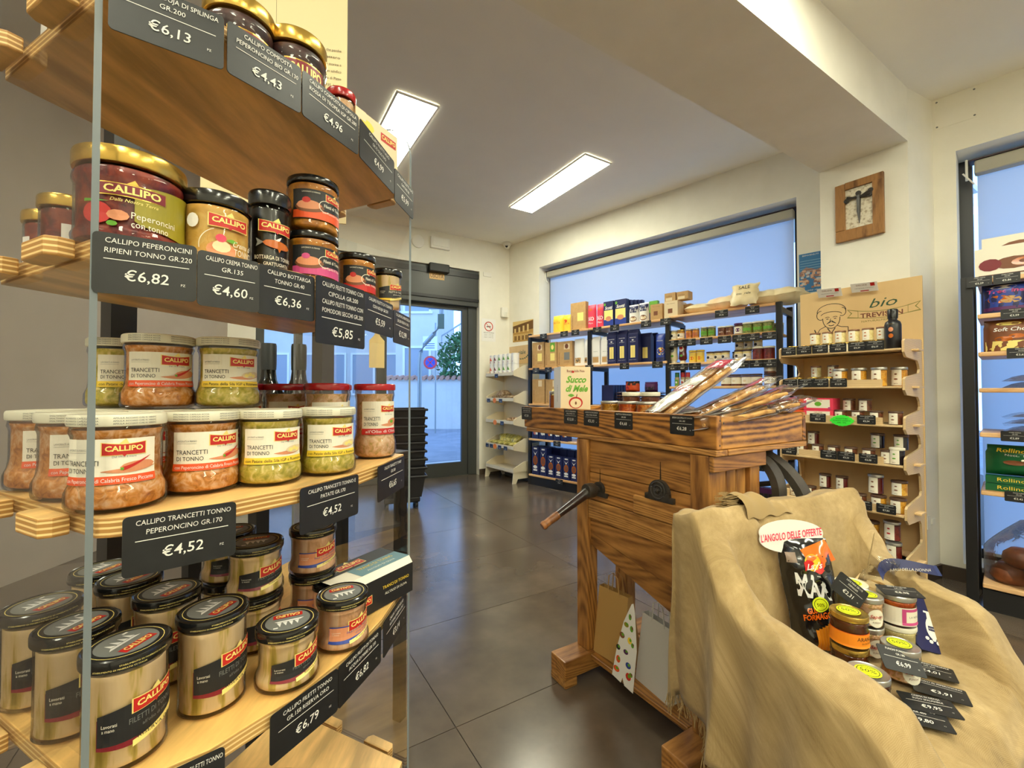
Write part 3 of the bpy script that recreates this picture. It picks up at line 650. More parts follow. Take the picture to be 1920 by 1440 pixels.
def jar(nm, label, cat, loc, rz, r, H, lid, lidh, content, prof, labelfn, group=None, lr=None, lidprint=None, glass=True):
    t = thing(nm, label, cat, loc, rz, group); hb = H - lidh; lr = lr or r
    def rad(z):
        zz = z / hb
        for (a, ra), (b, rb) in zip(prof, prof[1:]):
            if a <= zz <= b:
                q = (zz - a) / max(1e-6, b - a); q = q * q * (3 - 2 * q); return r * (ra + (rb - ra) * q)
        return r * prof[-1][1]
    zs = [k / 26 for k in range(27)]
    P = [(rad(0) * .84, 0), (rad(0) * .95, .0015)] + [(rad(z * hb), max(.003, z * hb)) for z in zs[1:]]
    if glass: obj('glass', G().lathe([(0.0001, .0015)] + P[:-1] + [(P[-1][0], hb)], 40).m and G().lathe(P, 40), glassm, t, smooth=60)
    k = .0016 if glass else 0; top = .94 if glass else 1.0
    PC = [(max(.001, p[0] - k - .0006), p[1] + (.003 if glass else 0)) for p in P if p[1] < hb * top]
    obj('contents', G().lathe(PC, 40), content, t, smooth=60)
    g = G().lathe(lidprof(lr, lidh), 40, 0); mats = [lid] + PM
    class Sh:      # shifts print indices past the lid material
        pass
    if lidprint:
        g2 = G(); lidprint(g2, lr, lidh); g.add(g2.v, [], 0); b = len(g.v) - len(g2.v)
        for f, m in zip(g2.f, g2.m): g.f.append(tuple(b + i for i in f)); g.m.append(m + 1)
    obj('lid', g, mats, t, (0, 0, hb), smooth=35)
    if labelfn:
        g = G(); labelfn(g, cyl(lambda z: rad(z) + .0004, r * .93), r, hb); obj('label', g, PM, t)
    return t
FLARE = [(0, .97), (.08, 1.03), (.20, 1.03), (.36, .93), (.45, .91), (.86, .91), (.93, .96), (1, .93)]
STRAIGHT = [(0, .95), (.05, .99), (.10, .97), (.9, .97), (.95, .98), (1, .93)]
ROUND = [(0, .92), (.05, 1.0), (.14, 1.02), (.20, .98), (.80, .98), (.86, 1.02), (.94, 1.0), (1, .9)]
def lab_tranc(strip, txt, pic, taller=False, tcol=WH):
    def f(g, mp, r, hb):
        z0, z1 = (.34 * hb, .86 * hb) if not taller else (.36 * hb, .84 * hb); a = r * 1.02; nx = 18; q = z1 - z0
        g.rect(mp, -a, a, z0, z1, IV, .0003, nx)
        g.rect(mp, -a, a, z0, z0 + q * .18, strip, .0006, nx)
        g.text(mp, txt, .0, z0 + q * .05, q * .085, tcol, w=a * 1.85, off=.001)
        g.text(mp, 'TRANCETTI', -a * .52, z0 + q * .42, q * .115, IK, w=a * .76, off=.0008); g.text(mp, 'DI TONNO', -a * .56, z0 + q * .26, q * .105, IK, w=a * .66, off=.0008)
        g.text(mp, 'LAVORATI A MANO', -a * .64, z0 + q * .74, q * .05, GY, w=a * .5, off=.0008); g.rect(mp, -a * .9, -a * .4, z0 + q * .70, z0 + q * .706, GY, .0008, 4)
        logo(g, mp, a * .33, z0 + q * .78, a * .82)
        g.text(mp, 'Dal 1913 il mare', a * .33, z0 + q * .58, q * .045, GY, w=a * .45, off=.0008)
        g.band(mp, -a * .1, a * .98, lambda s: z0 + q * (.26 + .06 * s + .1 * (s - .5) ** 2), lambda s: q * .10 * (1 - (2 * s - 1) ** 2) + .0004, SK, .0008)
        g.band(mp, a * .25, a * .96, lambda s: z0 + q * (.36 + .04 * s), lambda s: q * .2 * math.sqrt(max(0, 1 - (2 * s - 1) ** 2)) + .0003, SK if pic != 'pot' else BG, .0010)
        if pic == 'chili': g.band(mp, a * .30, a * .86, lambda s: z0 + q * (.33 + .26 * s ** 1.3), lambda s: q * .09 * (1 - s) ** .6, RD, .0013); g.rect(mp, a * .26, a * .32, z0 + q * .30, z0 + q * .36, GN, .0014)
        elif pic == 'pot':
            for k, x in enumerate((.42, .56, .7)): g.ell(mp, a * x, z0 + q * (.36 + .04 * (k % 2)), a * .08, q * .06, CR, .0014, 8)
        else: g.ell(mp, a * .5, z0 + q * .38, a * .12, q * .05, GN, .0014, 8)
    return f
def lab_fil(c1, c2, sub, foot):
    """shield label: dark field, red logo, coloured lower edge, cream foot strip"""
    def f(g, mp, r, hb):
        a = r * 1.0; zc = hb * .5; q = hb * .36
        g.band(mp, -a, a * .98, lambda s: zc - q * .10 + q * .26 * (s - .5), lambda s: q * (1.15 - .35 * abs(2 * s - 1) ** 1.5), c2, .0003, 14)
        g.band(mp, -a * .98, a * .98, lambda s: zc + q * .26 * (s - .5), lambda s: q * (.98 - .18 * abs(2 * s - 1) ** 2), c1, .0006, 14)
        if c1 == SK: g.band(mp, -a * .98, a * .98, lambda s: zc - q * .52 + q * .12 * (2 * s - 1) ** 2 + q * .2 * (s - .5), lambda s: q * .20, c2, .0008, 14); g.band(mp, -a * .98, -a * .2, lambda s: zc + q * .34, q * .07, c2, .0008, 10)
        g.band(mp, -a * .25, a * .95, lambda s: zc - q * .66 + q * .36 * s, q * .17, CR, .0009, 8); g.text(mp, foot, a * .35, zc - q * .52, q * .09, IK, w=a * 1.0, slope=.16 * .5, off=.0012)
        g.text(mp, 'FILETTI DI TONNO', a * .25, zc - q * .06, q * .15, sub, w=a * 1.15, slope=.1, off=.0009); g.text(mp, "all'olio di oliva", a * .3, zc - q * .24, q * .09, sub, w=a * .7, slope=.1, off=.0009)
        g.text(mp, 'Lavorati', -a * .72, zc - q * .04, q * .09, IV, w=a * .32, off=.0009); g.text(mp, 'a mano', -a * .74, zc - q * .16, q * .09, IV, w=a * .26, off=.0009)
        logo(g, mp, a * .28, zc + q * .42, a * 1.05, slope=.14)
    return f
def lab_200(strip, sub, food_):
    def f(g, mp, r, hb):
        a = r * 1.05; z0, z1 = hb * .22, hb * .82; q = z1 - z0
        g.rect(mp, -a, a, z0, z1, IK, .0003, 18); g.band(mp, -a, a, lambda s: z0 + q * (.16 - .0 * s), lambda s: q * (.26 + .1 * s), strip, .0006, 14)
        g.band(mp, -a * .9, a * .1, lambda s: z0 + q * .40, lambda s: q * .38 * math.sqrt(max(0, 1 - (2 * s - 1) ** 2)) + .0002, BR, .0008); g.band(mp, -a * .85, a * 0.0, lambda s: z0 + q * .46, lambda s: q * .30 * math.sqrt(max(0, 1 - (2 * s - 1) ** 2)) + .0002, SK, .001)
        g.ell(mp, -a * .5, z0 + q * .62, a * .14, q * .1, food_, .0013, 10); g.text(mp, 'LAVORATI A MANO', -a * .35, z0 + q * .88, q * .05, IV, w=a * .6, off=.0008)
        logo(g, mp, a * .52, z0 + q * .80, a * .72, slope=-.03); g.text(mp, 'Filetti di Tonno', a * .48, z0 + q * .46, q * .11, IV, w=a * .8, off=.001, bold=.01); g.text(mp, sub, a * .45, z0 + q * .24, q * .08, IV, w=a * .85, off=.0012)
        g.ring(mp, a * .14, z0 + q * .48, q * .19, q * .21, IV, .001, 16, 60, 300)
    return f
def lab_pep(g, mp, r, hb):
    a = r * 1.25; z0, z1 = hb * .16, hb * .84; q = z1 - z0
    g.band(mp, -a * .15, a, lambda s: z0 + q * .5, lambda s: q * (.6 + .4 * s ** .5), MATI_OLIVE, .0003, 16)
    g.band(mp, -a * .62, a * .28, lambda s: z0 + q * .74, q * .24, GD, .0006, 8); g.band(mp, -a * .60, a * .26, lambda s: z0 + q * .74, q * .20, MR, .0009, 8)
    g.text(mp, 'CALLIPO', -a * .17, z0 + q * .68, q * .13, CR, w=a * .72, off=.0013, bold=.03); g.poly(mp, [(-a * .25, z0 + q * .86), (-a * .1, z0 + q * .86), (-a * .15, z0 + q * .95)], GD, .001)
    g.text(mp, 'Dalla Nostra Terra', -a * .15, z0 + q * .52, q * .06, CR, w=a * .6, off=.001, shear=.3)
    g.ell(mp, -a * .62, z0 + q * .28, a * .20, q * .2, RD, .0010, 14); g.band(mp, -a * .8, -a * .45, lambda s: z0 + q * .5, lambda s: q * .06 * (1 - s), GN, .0012, 5); g.ell(mp, -a * .35, z0 + q * .26, a * .14, q * .1, SK, .0013, 10); g.ell(mp, -a * .42, z0 + q * .10, a * .07, q * .05, GN, .0014, 8)
    g.text(mp, 'Peperoncini', a * .12, z0 + q * .24, q * .12, IV, w=a * .62, off=.001); g.text(mp, 'con tonno', a * .06, z0 + q * .08, q * .12, IV, w=a * .5, off=.001)
PM.append(pbr('print_olive', (146, 136, 30), .45)); MATI_OLIVE = 24
def lab_crema(g, mp, r, hb):
    a = r * 1.05; q = hb
    logo(g, mp, a * .1, q * .72, a * 1.0); g.text(mp, 'Crema di', a * .45, q * .32, q * .10, IV, w=a * .6, off=.001, shear=.3); g.text(mp, 'TONNO', a * .5, q * .18, q * .11, IV, w=a * .6, off=.001)
    g.ell(mp, -a * .1, q * .22, a * .36, q * .15, SK, .0006, 14); g.ell(mp, -a * .1, q * .28, a * .22, q * .1, BG, .0008, 12); g.ell(mp, -a * .12, q * .42, a * .13, q * .07, RS, .001, 10); g.band(mp, a * .0, a * .3, lambda s: q * .40, lambda s: q * .08 * (1 - abs(2 * s - 1)), GN, .001, 5)
    g.ell(mp, -a * .8, q * .68, a * .16, q * .12, WH, .0006, 12); g.ring(mp, -a * .1, q * .28, a * .52, a * .54, IV, .0006, 14, 110, 190)
def lab_bott(g, mp, r, hb):
    a = r * 1.1; q = hb; logo(g, mp, a * .1, q * .70, a * 1.5, slope=-.03)
    g.band(mp, -a * .5, a * .75, lambda s: q * (.47 - .03 * s), lambda s: q * .11 * math.sqrt(max(0, 1 - (2 * s - 1) ** 2)) + .0003, AM, .0008); g.poly(mp, [(-a * .45, q * .47), (-a * .8, q * .53), (-a * .72, q * .47), (-a * .8, q * .41)], GY, .0009)
    g.poly(mp, [(a * .0, q * .51), (a * .2, q * .51), (a * .3, q * .57)], AM, .0009); g.poly(mp, [(a * .1, q * .42), (a * .3, q * .41), (a * .2, q * .35)], AM, .0009)
    g.text(mp, 'BOTTARGA DI TONNO', 0, q * .24, q * .055, IV, w=a * 1.7, off=.0009); g.text(mp, 'GRATTUGIATA', a * .1, q * .16, q * .045, IV, w=a * 1.1, off=.0009)
def lab_comp(g, mp, r, hb):
    a = r; q = hb; g.band(mp, -a * .65, a * .65, lambda s: q * .6, q * .28, GD, .0004, 8); g.band(mp, -a * .62, a * .62, lambda s: q * .6, q * .24, MR, .0007, 8); g.text(mp, 'CALLIPO', 0, q * .53, q * .14, CR, w=a * 1.05, off=.001, bold=.03)
    g.text(mp, 'Dalla Nostra Terra', 0, q * .35, q * .06, IV, w=a, off=.0006, shear=.3); g.rect(mp, -a * 1.3, -a * .95, q * .1, q * .7, WH, .0004, 3)
def lab_anch(g, mp, r, hb):
    a = r; q = hb; logo(g, mp, a * .2, q * .62, a * 1.0); g.text(mp, 'Filetti di Alici', a * .1, q * .38, q * .08, IV, w=a * 1.1, off=.0008)
def lp_white(g, r, h): lidsmall(g, cyl(r + .0001), 3, .0022, .0026, IK, 'SMALTIMENTO: CAPSULA ACCIAIO C/FE 91 VERIFICARE LE DISPOSIZIONI DEL TUO COMUNE')
def lp_black(rotd=0):
    def f(g, r, h):
        c, s_ = cos(R(rotd)), sin(R(rotd))
        def mp(x, y, o): return (x * c - y * s_, x * s_ + y * c, h - .0012 + o)
        g.ell(mp, 0, 0, r * .90, r * .90, IK, .0003, 36); g.ring(mp, 0, 0, r * .80, r * .82, CR, .0005); g.ell(mp, 0, 0, r * .70, r * .70, GY, .0006, 32)
        g.poly(mp, [(-r * .5, 0), (r * .42, r * .02), (r * .3, r * .10), (-r * .38, r * .10)], WH, .0009)
        for k in range(4): g.poly(mp, [(-r * .34 + k * r * .18, r * .12), (-r * .2 + k * r * .18, r * .12), (-r * .3 + k * r * .18, r * (.38 + .04 * (k % 2)))], WH, .0009)
        g.band(mp, -r * .46, r * .46, lambda q: -r * .33, r * .27, RD, .0009, 6); g.text(mp, 'CALLIPO', 0, -r * .41, r * .17, CR, w=r * .76, off=.0013, bold=.03)
        g.rect(mp, r * .30, r * .44, r * .42, r * .5, WH, .001)
        for k in range(2): g.text(cyl(r + .0001), 'STABILIMENTO DI MAIERATO VV ITALIA', (.0 if k else -.02), .0028 + k * .003, .0013, CR, w=.04, off=.0004)
    return f
JD = {}     # prototypes
def mk(kind, label, x, y, z, off=0, group=None):
    """off: turn of the label away from facing the aisle"""
    rz = math.degrees(math.atan2(-x, y)) + off
    loc = (x, y, z)
    S = {'A': (.0375, .091, whitelid, .011, f_chili, FLARE, lab_tranc(OR, 'con Peperoncino di Calabria Fresco Piccante', 'chili'), None, lp_white),
         'B': (.0365, .091, whitelid, .011, f_pot, FLARE, lab_tranc(YE, 'con Patate della Sila IGP e Rosmarino', 'pot', tcol=IK), None, lp_white),
         'C': (.0345, .126, redlid, .011, f_olive, FLARE, lab_tranc(RD, "all'Olio di Oliva", 'oil', True), None, None),
         'D': (.0335, .107, blacklid, .012, f_fil, STRAIGHT, lab_fil(IK, MR, GY, 'RISERVA ORO'), .0355, lp_black(20)),
         'E': (.0350, .072, blacklid, .012, f_fil, FLARE, lab_fil(IK, MR, GY, 'RISERVA ORO'), .0355, lp_black(150)),
         'F': (.0345, .070, blacklid, .012, f_pink, FLARE, lab_fil(SK, BL, BL, 'in acqua di mare'), .035, lp_black(160)),
         'G': (.0445, .093, gold, .017, f_red, ROUND, lab_pep, .0455, None),
         'g': (.0300, .080, gold, .014, f_red, STRAIGHT, lab_comp, .031, None),
         'H': (.0355, .080, blacklid, .015, f_yel, STRAIGHT, lab_crema, .036, None),
         'I': (.0225, .108, blacklid, .018, pbr('bottarga_black', (26, 24, 22), .3, coat=.4), STRAIGHT, lab_bott, .0240, None),
         'J': (.0330, .074, blacklid, .009, f_oil, ROUND, lab_200(OR, 'con Pomodori Secchi', RD), .0335, None),
         'K': (.0330, .074, blacklid, .009, f_oil, ROUND, lab_200(PK, 'con Cipolla di Tropea', PK), .0335, None),
         'L': (.0285, .074, blacklid, .009, f_oil, ROUND, lab_200(RD, 'con Nduja', RD), .029, None),
         'M': (.0240, .070, blacklid, .010, f_fil, STRAIGHT, lab_fil(IK, YE, IV, 'RISERVA ORO'), .026, None),
         'N': (.0400, .113, gold, .020, f_dark, ROUND, lab_comp, .041, None),
         'O': (.0220, .100, redlid, .013, f_olive, STRAIGHT, lab_anch, .023, None),
         'Q': (.0420, .036, blacklid, .010, f_fil, STRAIGHT, None, .0425, lp_black(-30))}[kind]
    nm = {'A': 'tuna_jar', 'B': 'tuna_jar', 'C': 'tuna_jar', 'G': 'stuffed_pepper_jar', 'g': 'pepper_jar', 'H': 'tuna_cream_jar', 'I': 'bottarga_jar', 'N': 'compote_jar', 'O': 'anchovy_jar'}.get(kind, 'tuna_fillet_jar')
    if kind in JD: return clone(JD[kind], loc, rz, label, group)
    r, H, lid, lh, cont, prof, lf, lr, lp = S
    t = jar(nm, label, 'jar', loc, rz, r, H, lid, lh, cont, prof, lf, group, lr, lp); JD[kind] = t; return t
z0, z1, z2, z3, z4 = SZ
G1 = 'white-lidded tuna jars on the middle shelf'
mk('A', 'white-lidded chilli tuna jar at the front left of the middle shelf, nearest the acrylic panel', -.388, .43, z2, -14, G1)
mk('A', 'white-lidded chilli tuna jar with orange strip, just right of the nearest one', -.357, .503, z2, 16, G1)
mk('B', 'white-lidded potato tuna jar, left one of the two yellow-stripped jars on the shelf front', -.303, .545, z2, 14, G1)
mk('B', 'white-lidded potato tuna jar, right one of the yellow-stripped pair, before the red-lidded jars', -.258, .61, z2, 16, G1)
mk('A', 'white-lidded chilli tuna jar behind the left acrylic panel, nearer the front', -.468, .475, z2, 20, G1)
mk('A', 'white-lidded chilli tuna jar at the far left edge, deep behind the acrylic panel', -.55, .52, z2, 24, G1)
mk('A', 'bottom white-lidded jar in the second row under a stacked chilli tuna jar', -.446, .55, z2, 10, G1)
mk('B', 'bottom white-lidded jar in the second row under a stacked potato tuna jar', -.380, .583, z2, 10, G1)
mk('A', 'white-lidded chilli tuna jar stacked on top, with a glossy orange side', -.446, .55, z2 + .0915, 8, G1)
mk('B', 'white-lidded potato tuna jar stacked on top, right of the stacked chilli jar', -.380, .583, z2 + .0915, 8, G1)
mk('B', 'shaded bottom white-lidded jar at the back beside the black column', -.53, .59, z2, 20, G1)
mk('B', 'white-lidded potato tuna jar stacked at the back, half hidden behind the chilli jar', -.53, .59, z2 + .0915, 20, G1)
G2 = 'red-lidded tuna jars on the middle shelf'
mk('C', 'tall red-lidded olive oil tuna jar at the right end of the middle shelf', -.238, .755, z2, 24, G2)
mk('C', 'tall red-lidded tuna jar partly behind the right yellow-stripped jar', -.298, .70, z2, 22, G2)
mk('C', 'red-lidded tuna jar in shade at the back, second red lid from the left', -.385, .742, z2, 10, G2)
mk('C', 'red-lidded tuna jar in shade at the back, leftmost red lid', -.445, .715, z2, 10, G2)
mk('C', 'red-lidded tuna jar behind the right end jar', -.335, .81, z2, 10, G2)
G3 = 'black-lidded fillet jars on the lower shelf'
mk('D', 'tall black-lidded fillet jar at the very front left of the lower shelf', -.380, .434, z1, 24, G3)
mk('D', 'tall black-lidded fillet jar standing alone, second from the left at the shelf front', -.342, .503, z1, 30, G3)
mk('E', 'short flared fillet jar with black and red label at the lower shelf front', -.277, .543, z1, 30, G3)
mk('F', 'short flared fillet jar with blue label beside the black carton sleeve', -.240, .622, z1, 30, G3)
mk('D', 'tall fillet jar behind the front left one, seen through the acrylic panel', -.465, .470, z1, 20, G3)
mk('D', 'tall fillet jar at the far left edge in shade behind the acrylic panel', -.548, .512, z1, 20, G3)
mk('D', 'tall fillet jar behind the two front ones, its dark lid under the middle price tag', -.43, .548, z1, 20, G3)
mk('D', 'tall fillet jar in the back row, dark lid left of the middle price tag', -.51, .585, z1, 20, G3)
mk('D', 'tall fillet jar deepest in the left back corner of the lower shelf', -.575, .615, z1, 20, G3)
mk('E', 'bottom jar under the stacked fillet jar in the second row', -.362, .618, z1, 20, G3)
mk('E', 'stacked fillet jar with black and red label, right of the hanging middle price tag', -.362, .618, z1 + .072, 26, G3)
mk('F', 'bottom jar under the stacked blue-label jar', -.318, .70, z1, 20, G3)
mk('F', 'stacked fillet jar with blue label under the potato tuna price tag', -.318, .70, z1 + .0705, 24, G3)
mk('E', 'bottom fillet jar in the back row behind the stacked pair', -.43, .665, z1, 20, G3)
mk('E', 'stacked fillet jar in the back row, only its dark lid showing', -.43, .665, z1 + .072, 20, G3)
G4 = 'jars on the second shelf from the top'
mk('G', 'large gold-lidded jar of stuffed peppers with olive-green label', -.392, .445, z3, 14, G4)
mk('g', 'small gold-lidded dark red jar behind the acrylic panel', -.512, .505, z3, 60, G4)
mk('g', 'small gold-lidded dark red jar at the far left edge, half showing its logo', -.578, .548, z3, 10, G4)
mk('H', 'black-lidded jar of yellow tuna cream', -.342, .498, z3, 16, G4)
mk('I', 'tall narrow black jar of grated tuna roe with a gold fish', -.308, .549, z3, 14, G4)
mk('I', 'tall narrow black jar behind the grated roe jar, black lid showing', -.352, .60, z3, 30, G4)
mk('K', 'round fillet jar with pink onion label, bottom of the stacked pair', -.277, .601, z3, 18, G4)
mk('J', 'round fillet jar with orange dried-tomato label stacked on top', -.277, .601, z3 + .0745, 18, G4)
mk('L', 'round fillet jar with red label right of the stacked pair', -.247, .688, z3, 22, G4)
mk('M', 'narrow fillet jar with yellow and black label at the right end', -.2185, .756, z3, 28, G4)
G5 = 'jars on the top shelf'
mk('N', 'dark compote jar with gold lid cut by the top picture edge', -.354, .557, z4, 20, G5)
mk('N', 'dark compote jar with gold lid standing before the cream printed page', -.307, .608, z4, 20, G5)
mk('O', 'small anchovy jar with red lid beside the printed page', -.275, .69, z4, 24, G5)
mk('N', 'dark jar at the far left of the top shelf behind the acrylic panel', -.49, .50, z4, 0, G5)
# small carton at the right end of the top shelf
t = thing('anchovy_carton', 'small cream carton with red logo at the right end of the top shelf', 'carton', (-.245, .748, z4), 64)
g = G().box(-.052, .048, -.017, .017, 0, .085, BG); mp = flat(-.017); g.rect(mp, .005, .043, .059, .073, RD, .0003); g.text(mp, 'CALLIPO', .024, .063, .007, CR, w=.034, bold=.02); g.ell(mp, -.026, .066, .015, .009, YE, .0003, 12); g.text(mp, 'Filetti di Alici', -.005, .022, .004, GY, w=.04)
obj('box', g, PM, t); g = G().box(-.0525, -.03, -.0175, .0175, .07, .0855); obj('flap', g, beige, t)
# two-jar black carton sleeve
t = thing('tuna_sleeve_pack', 'black and teal carton sleeve holding two low tuna jars on the lower shelf', 'carton', (-.2525, .735, z1 + .002), 60)
for k in (-1, 1): obj('jar', G().lathe([(.036, 0), (.039, .006), (.039, .04), (.036, .045)], 32).lathe(lidprof(.040, .010), 32, 1, Matrix.Translation((0, 0, .044))), [f_pink, blacklid], t, (k * .043, .004, .002), smooth=35)
g = G()
prof = [(-.044, 0), (-.044, .050), (-.036, .060), (.036, .060), (.044, .050), (.044, 0)]
vs = []
for x in (-.075, .075):
    for y, z in prof: vs.append((x, y, z))
n = len(prof); g.add(vs, [(i, i + 1, n + i + 1, n + i) for i in range(n - 1)], 0)
tp = topm(.060); g.rect(tp, -.03, .075, -.036, .0, TL, .0004); g.rect(tp, -.075, .075, .0, .036, IK, .0004)
mpf = flat(-.044); g.rect(mpf, -.075, .075, 0, .05, IK, .0005)
g.text(tp, 'TRANCI DI TONNO', .02, -.015, .008, YE, w=.075, off=.0008); g.text(tp, "ALL'OLIO DI OLIVA", .02, -.028, .005, IV, w=.06, off=.0008)
logo(g, tp, -.01, .018, .052, boat=True); g.text(tp, 'le Confezioni', -.055, .01, .004, IV, w=.03)
logo(g, mpf, -.035, .022, .034); g.text(mpf, 'TRANCI DI TONNO', .035, .028, .005, YE, w=.06); g.text(mpf, "ALL'OLIO DI OLIVA", .035, .018, .004, IV, w=.05); g.ell(mpf, -.055, .038, .005, .006, BG, .0008, 10)
obj('sleeve', g, PM, t)
# lowest shelf: flat jars with pale round lids
def lp_pale(g, r, h):
    mp = topm(h - .0012); g.ell(mp, 0, 0, r * .84, r * .84, WH, .0003, 32); g.ring(mp, 0, 0, r * .72, r * .74, GD, .0006); g.band(mp, -r * .5, r * .35, lambda q: r * .25 + q * .0, r * .24, RD, .0006, 4); g.text(mp, 'CALLIPO', -r * .08, r * .19, r * .14, CR, w=r * .72, off=.001, bold=.02)
    g.poly(mp, [(-r * .3, -r * .2), (r * .2, -r * .12), (r * .5, -r * .2), (r * .2, -r * .28)], GY, .0006); g.poly(mp, [(r * .45, -r * .2), (r * .62, -r * .08), (r * .62, -r * .32)], GY, .0007)
t0 = jar('tuna_tin_jar', 'low jar with pale round lid at the front of the lowest shelf', 'jar', (-.292, .600, z0), 60, .040, .082, gold, .012, f_fil, STRAIGHT, None, 'pale-lidded jars on the lowest shelf', .042, lp_pale)
for X, Y, lb in ((-.345, .64, 'low jar with pale lid behind the front one on the lowest shelf'), (-.35, .545, 'low jar with pale lid tucked behind the lowest hanging price tag'), (-.40, .60, 'low jar with pale lid at the back left of the lowest shelf')):
    clone(t0, (X, Y, z0), 30, lb)
# dark bottles standing at the back
for X, Y, lb in ((-.60, 1.07, 'dark wine bottle with grey capsule behind the red-lidded jars, the left one'), (-.535, 1.09, 'dark green wine bottle behind the red-lidded jars, the right one')):
    t = thing('wine_bottle', lb, 'bottle', (X, Y, .86), 0, 'dark bottles behind the display stand')
    obj('body', G().lathe([(.0, 0), (.036, 0), (.038, .005), (.038, .165), (.037, .18), (.032, .195), (.024, .208), (.0185, .222), (.0165, .24), (.016, .30)], 28), pbr('bottle_dark', (14, 18, 16), .12, coat=.5), t, smooth=50)
    obj('capsule', G().lathe([(.0172, .245), (.0178, .262), (.0178, .304), (.0165, .310), (.0, .310)], 24), pbr('capsule', (58, 62, 64), .4) if X < -.56 else pbr('capsule_g', (34, 44, 36), .3), t, smooth=40)
# low table behind which carries the bottles and red packets
t = thing('side_table', 'dark low table behind the display stand carrying the wine bottles', 'table', (-.70, 1.14, 0), 64)
obj('top', G().box(-.10, .42, -.205, .10, .835, .86), pbr('dark_top', (40, 34, 30), .5), t, bevel=.004)
for a in (-.08, .40):
    for b in (-.18, .08): obj('leg', G().box(a - .015, a + .015, b - .015, b + .015, 0, .835), black, t)
for k, (X, Y, c, lb) in enumerate([(-.50, 1.21, 'red', 'small red and yellow packet near the black column'), (-.64, 1.2, 'red', 'red packet with orange base between the two bottles')]):
    g = G().box(-.035, .035, -.015, .015, 0, .06 if k else .045, RD); g.rect(flat(-.015), -.03, .03, .0, .022, OR, .0004); g.ell(flat(-.015), 0, .038, .012, .008, YE, .0008, 10)
    tag(obj('snack_packet', g, PM, None, (X, Y, .86), 30), lb, 'packet')
# tags
def arctag(u1, u2, z, lines, price, label, h_=.054, out=.0035, grp='black price tags on the display stand'):
    a = arc(azu(u1)); b = arc(azu(u2)); d = (b - a); L = d.length; d.normalize(); nrm = Vector((d.y, -d.x, 0)); m = (a + b) / 2 + nrm * (out + .001)
    ptag(lines, price, (m.x, m.y, z - h_ / 2 + .0005), math.degrees(math.atan2(d.y, d.x)), label, grp, L, h_)
arctag(192, 411, z4, ["CALLIPO 'NDUJA DI SPILINGA", 'GR.200'], '€6,13', 'large price tag at the left end of the top shelf edge, cut off above')
arctag(413, 554, z4, ['CALLIPO COMPOSTA', 'PEPERONCINO BIO GR.130'], '€4,43', 'price tag for pepper compote, second on the top shelf edge')
arctag(555, 663, z4, ['CALLIPO COMPOSTA DI CIPOLLA', 'ROSSA DI TROPEA IGP GR.280'], '€4,96', 'price tag for red onion compote, in the middle of the top shelf edge')
arctag(664, 731, z4, ['CALLIPO FILETTI ALICI', 'GR.75 OLIO EVO'], '€4,99', 'price tag for anchovy fillets, second from the right on the top shelf edge')
arctag(732, 768, z4 - .008, ['CALLIPO FILETTI ALICI', 'CARTONE GR.'], '€5,99', 'narrow-looking price tag hanging at the right end of the top shelf')
arctag(170, 366, z3, ['CALLIPO PEPERONCINI', 'RIPIENI TONNO GR.220'], '€6,82', 'price tag €6,82 for stuffed peppers, below the large gold-lidded jar')
arctag(362, 478, z3 - .003, ['CALLIPO CREMA TONNO', 'GR.135'], '€4,60', 'price tag €4,60 below the yellow tuna cream jar', out=.006)
arctag(475, 583, z3 - .003, ['CALLIPO BOTTARGA', 'TONNO GR.40'], '€6,36', 'price tag for grated roe, third on the second shelf edge')
arctag(581, 674, z3, ['CALLIPO FILETTI TONNO CON', 'CIPOLLA GR.200', 'CALLIPO FILETTI TONNO CON', 'POMODORI SECCHI GR.200'], '€5,85', 'tall price tag €5,85 naming two products', h_=.082, out=.006)
arctag(675, 730, z3, ['CALLIPO FILETTI DI TONNO', 'CON NDUJA GR.200'], '€5,59', 'price tag just right of the tall two-product tag')
arctag(731, 763, z3 - .006, ['CALLIPO FIL. PENTOLELLA', 'GR.200 RISERVA ORO'], '€12,99', 'price tag at the right end of the second shelf edge')
arctag(233, 443, z2, ['CALLIPO TRANCETTI TONNO', 'PEPERONCINO GR.170'], '€4,52', 'price tag €4,52 for chilli tuna on the middle shelf edge')
arctag(558, 667, z2, ['CALLIPO TRANCETTI TONNO E', 'PATATE GR.170'], '€4,52', 'price tag €4,52 for potato tuna on the middle shelf edge')
arctag(703, 753, z2, ['CALLIPO TRANCETTI TONNO', 'GR.300'], '€6,65', 'price tag at the right end of the middle shelf edge')
arctag(310, 428, z1, ['CALLIPO FILETTI TONNO', 'GR.200'], '€8,20', 'price tag at the bottom picture edge on the lower shelf')
arctag(507, 632, z1, ['CALLIPO FILETTI TONNO', 'GR.150 RISERVA ORO'], '€6,79', 'large slanting price tag for reserve fillets on the lower shelf edge')
arctag(632, 711, z1, ['CALLIPO FILETTI DI TONNO', 'ACQUA DI MARE GR.150'], '€6,82', 'price tag €6,82 for fillets in sea water')
arctag(715, 758, z1, ['CALLIPO TONNO GR.160', 'NATURALE RISERVA ORO'], '€3,14', 'price tag at the right end of the lower shelf edge')
arctag(735, 760, z0, ['CALLIPO'], '€3,90', 'narrow price tag on the lowest shelf at its right corner')
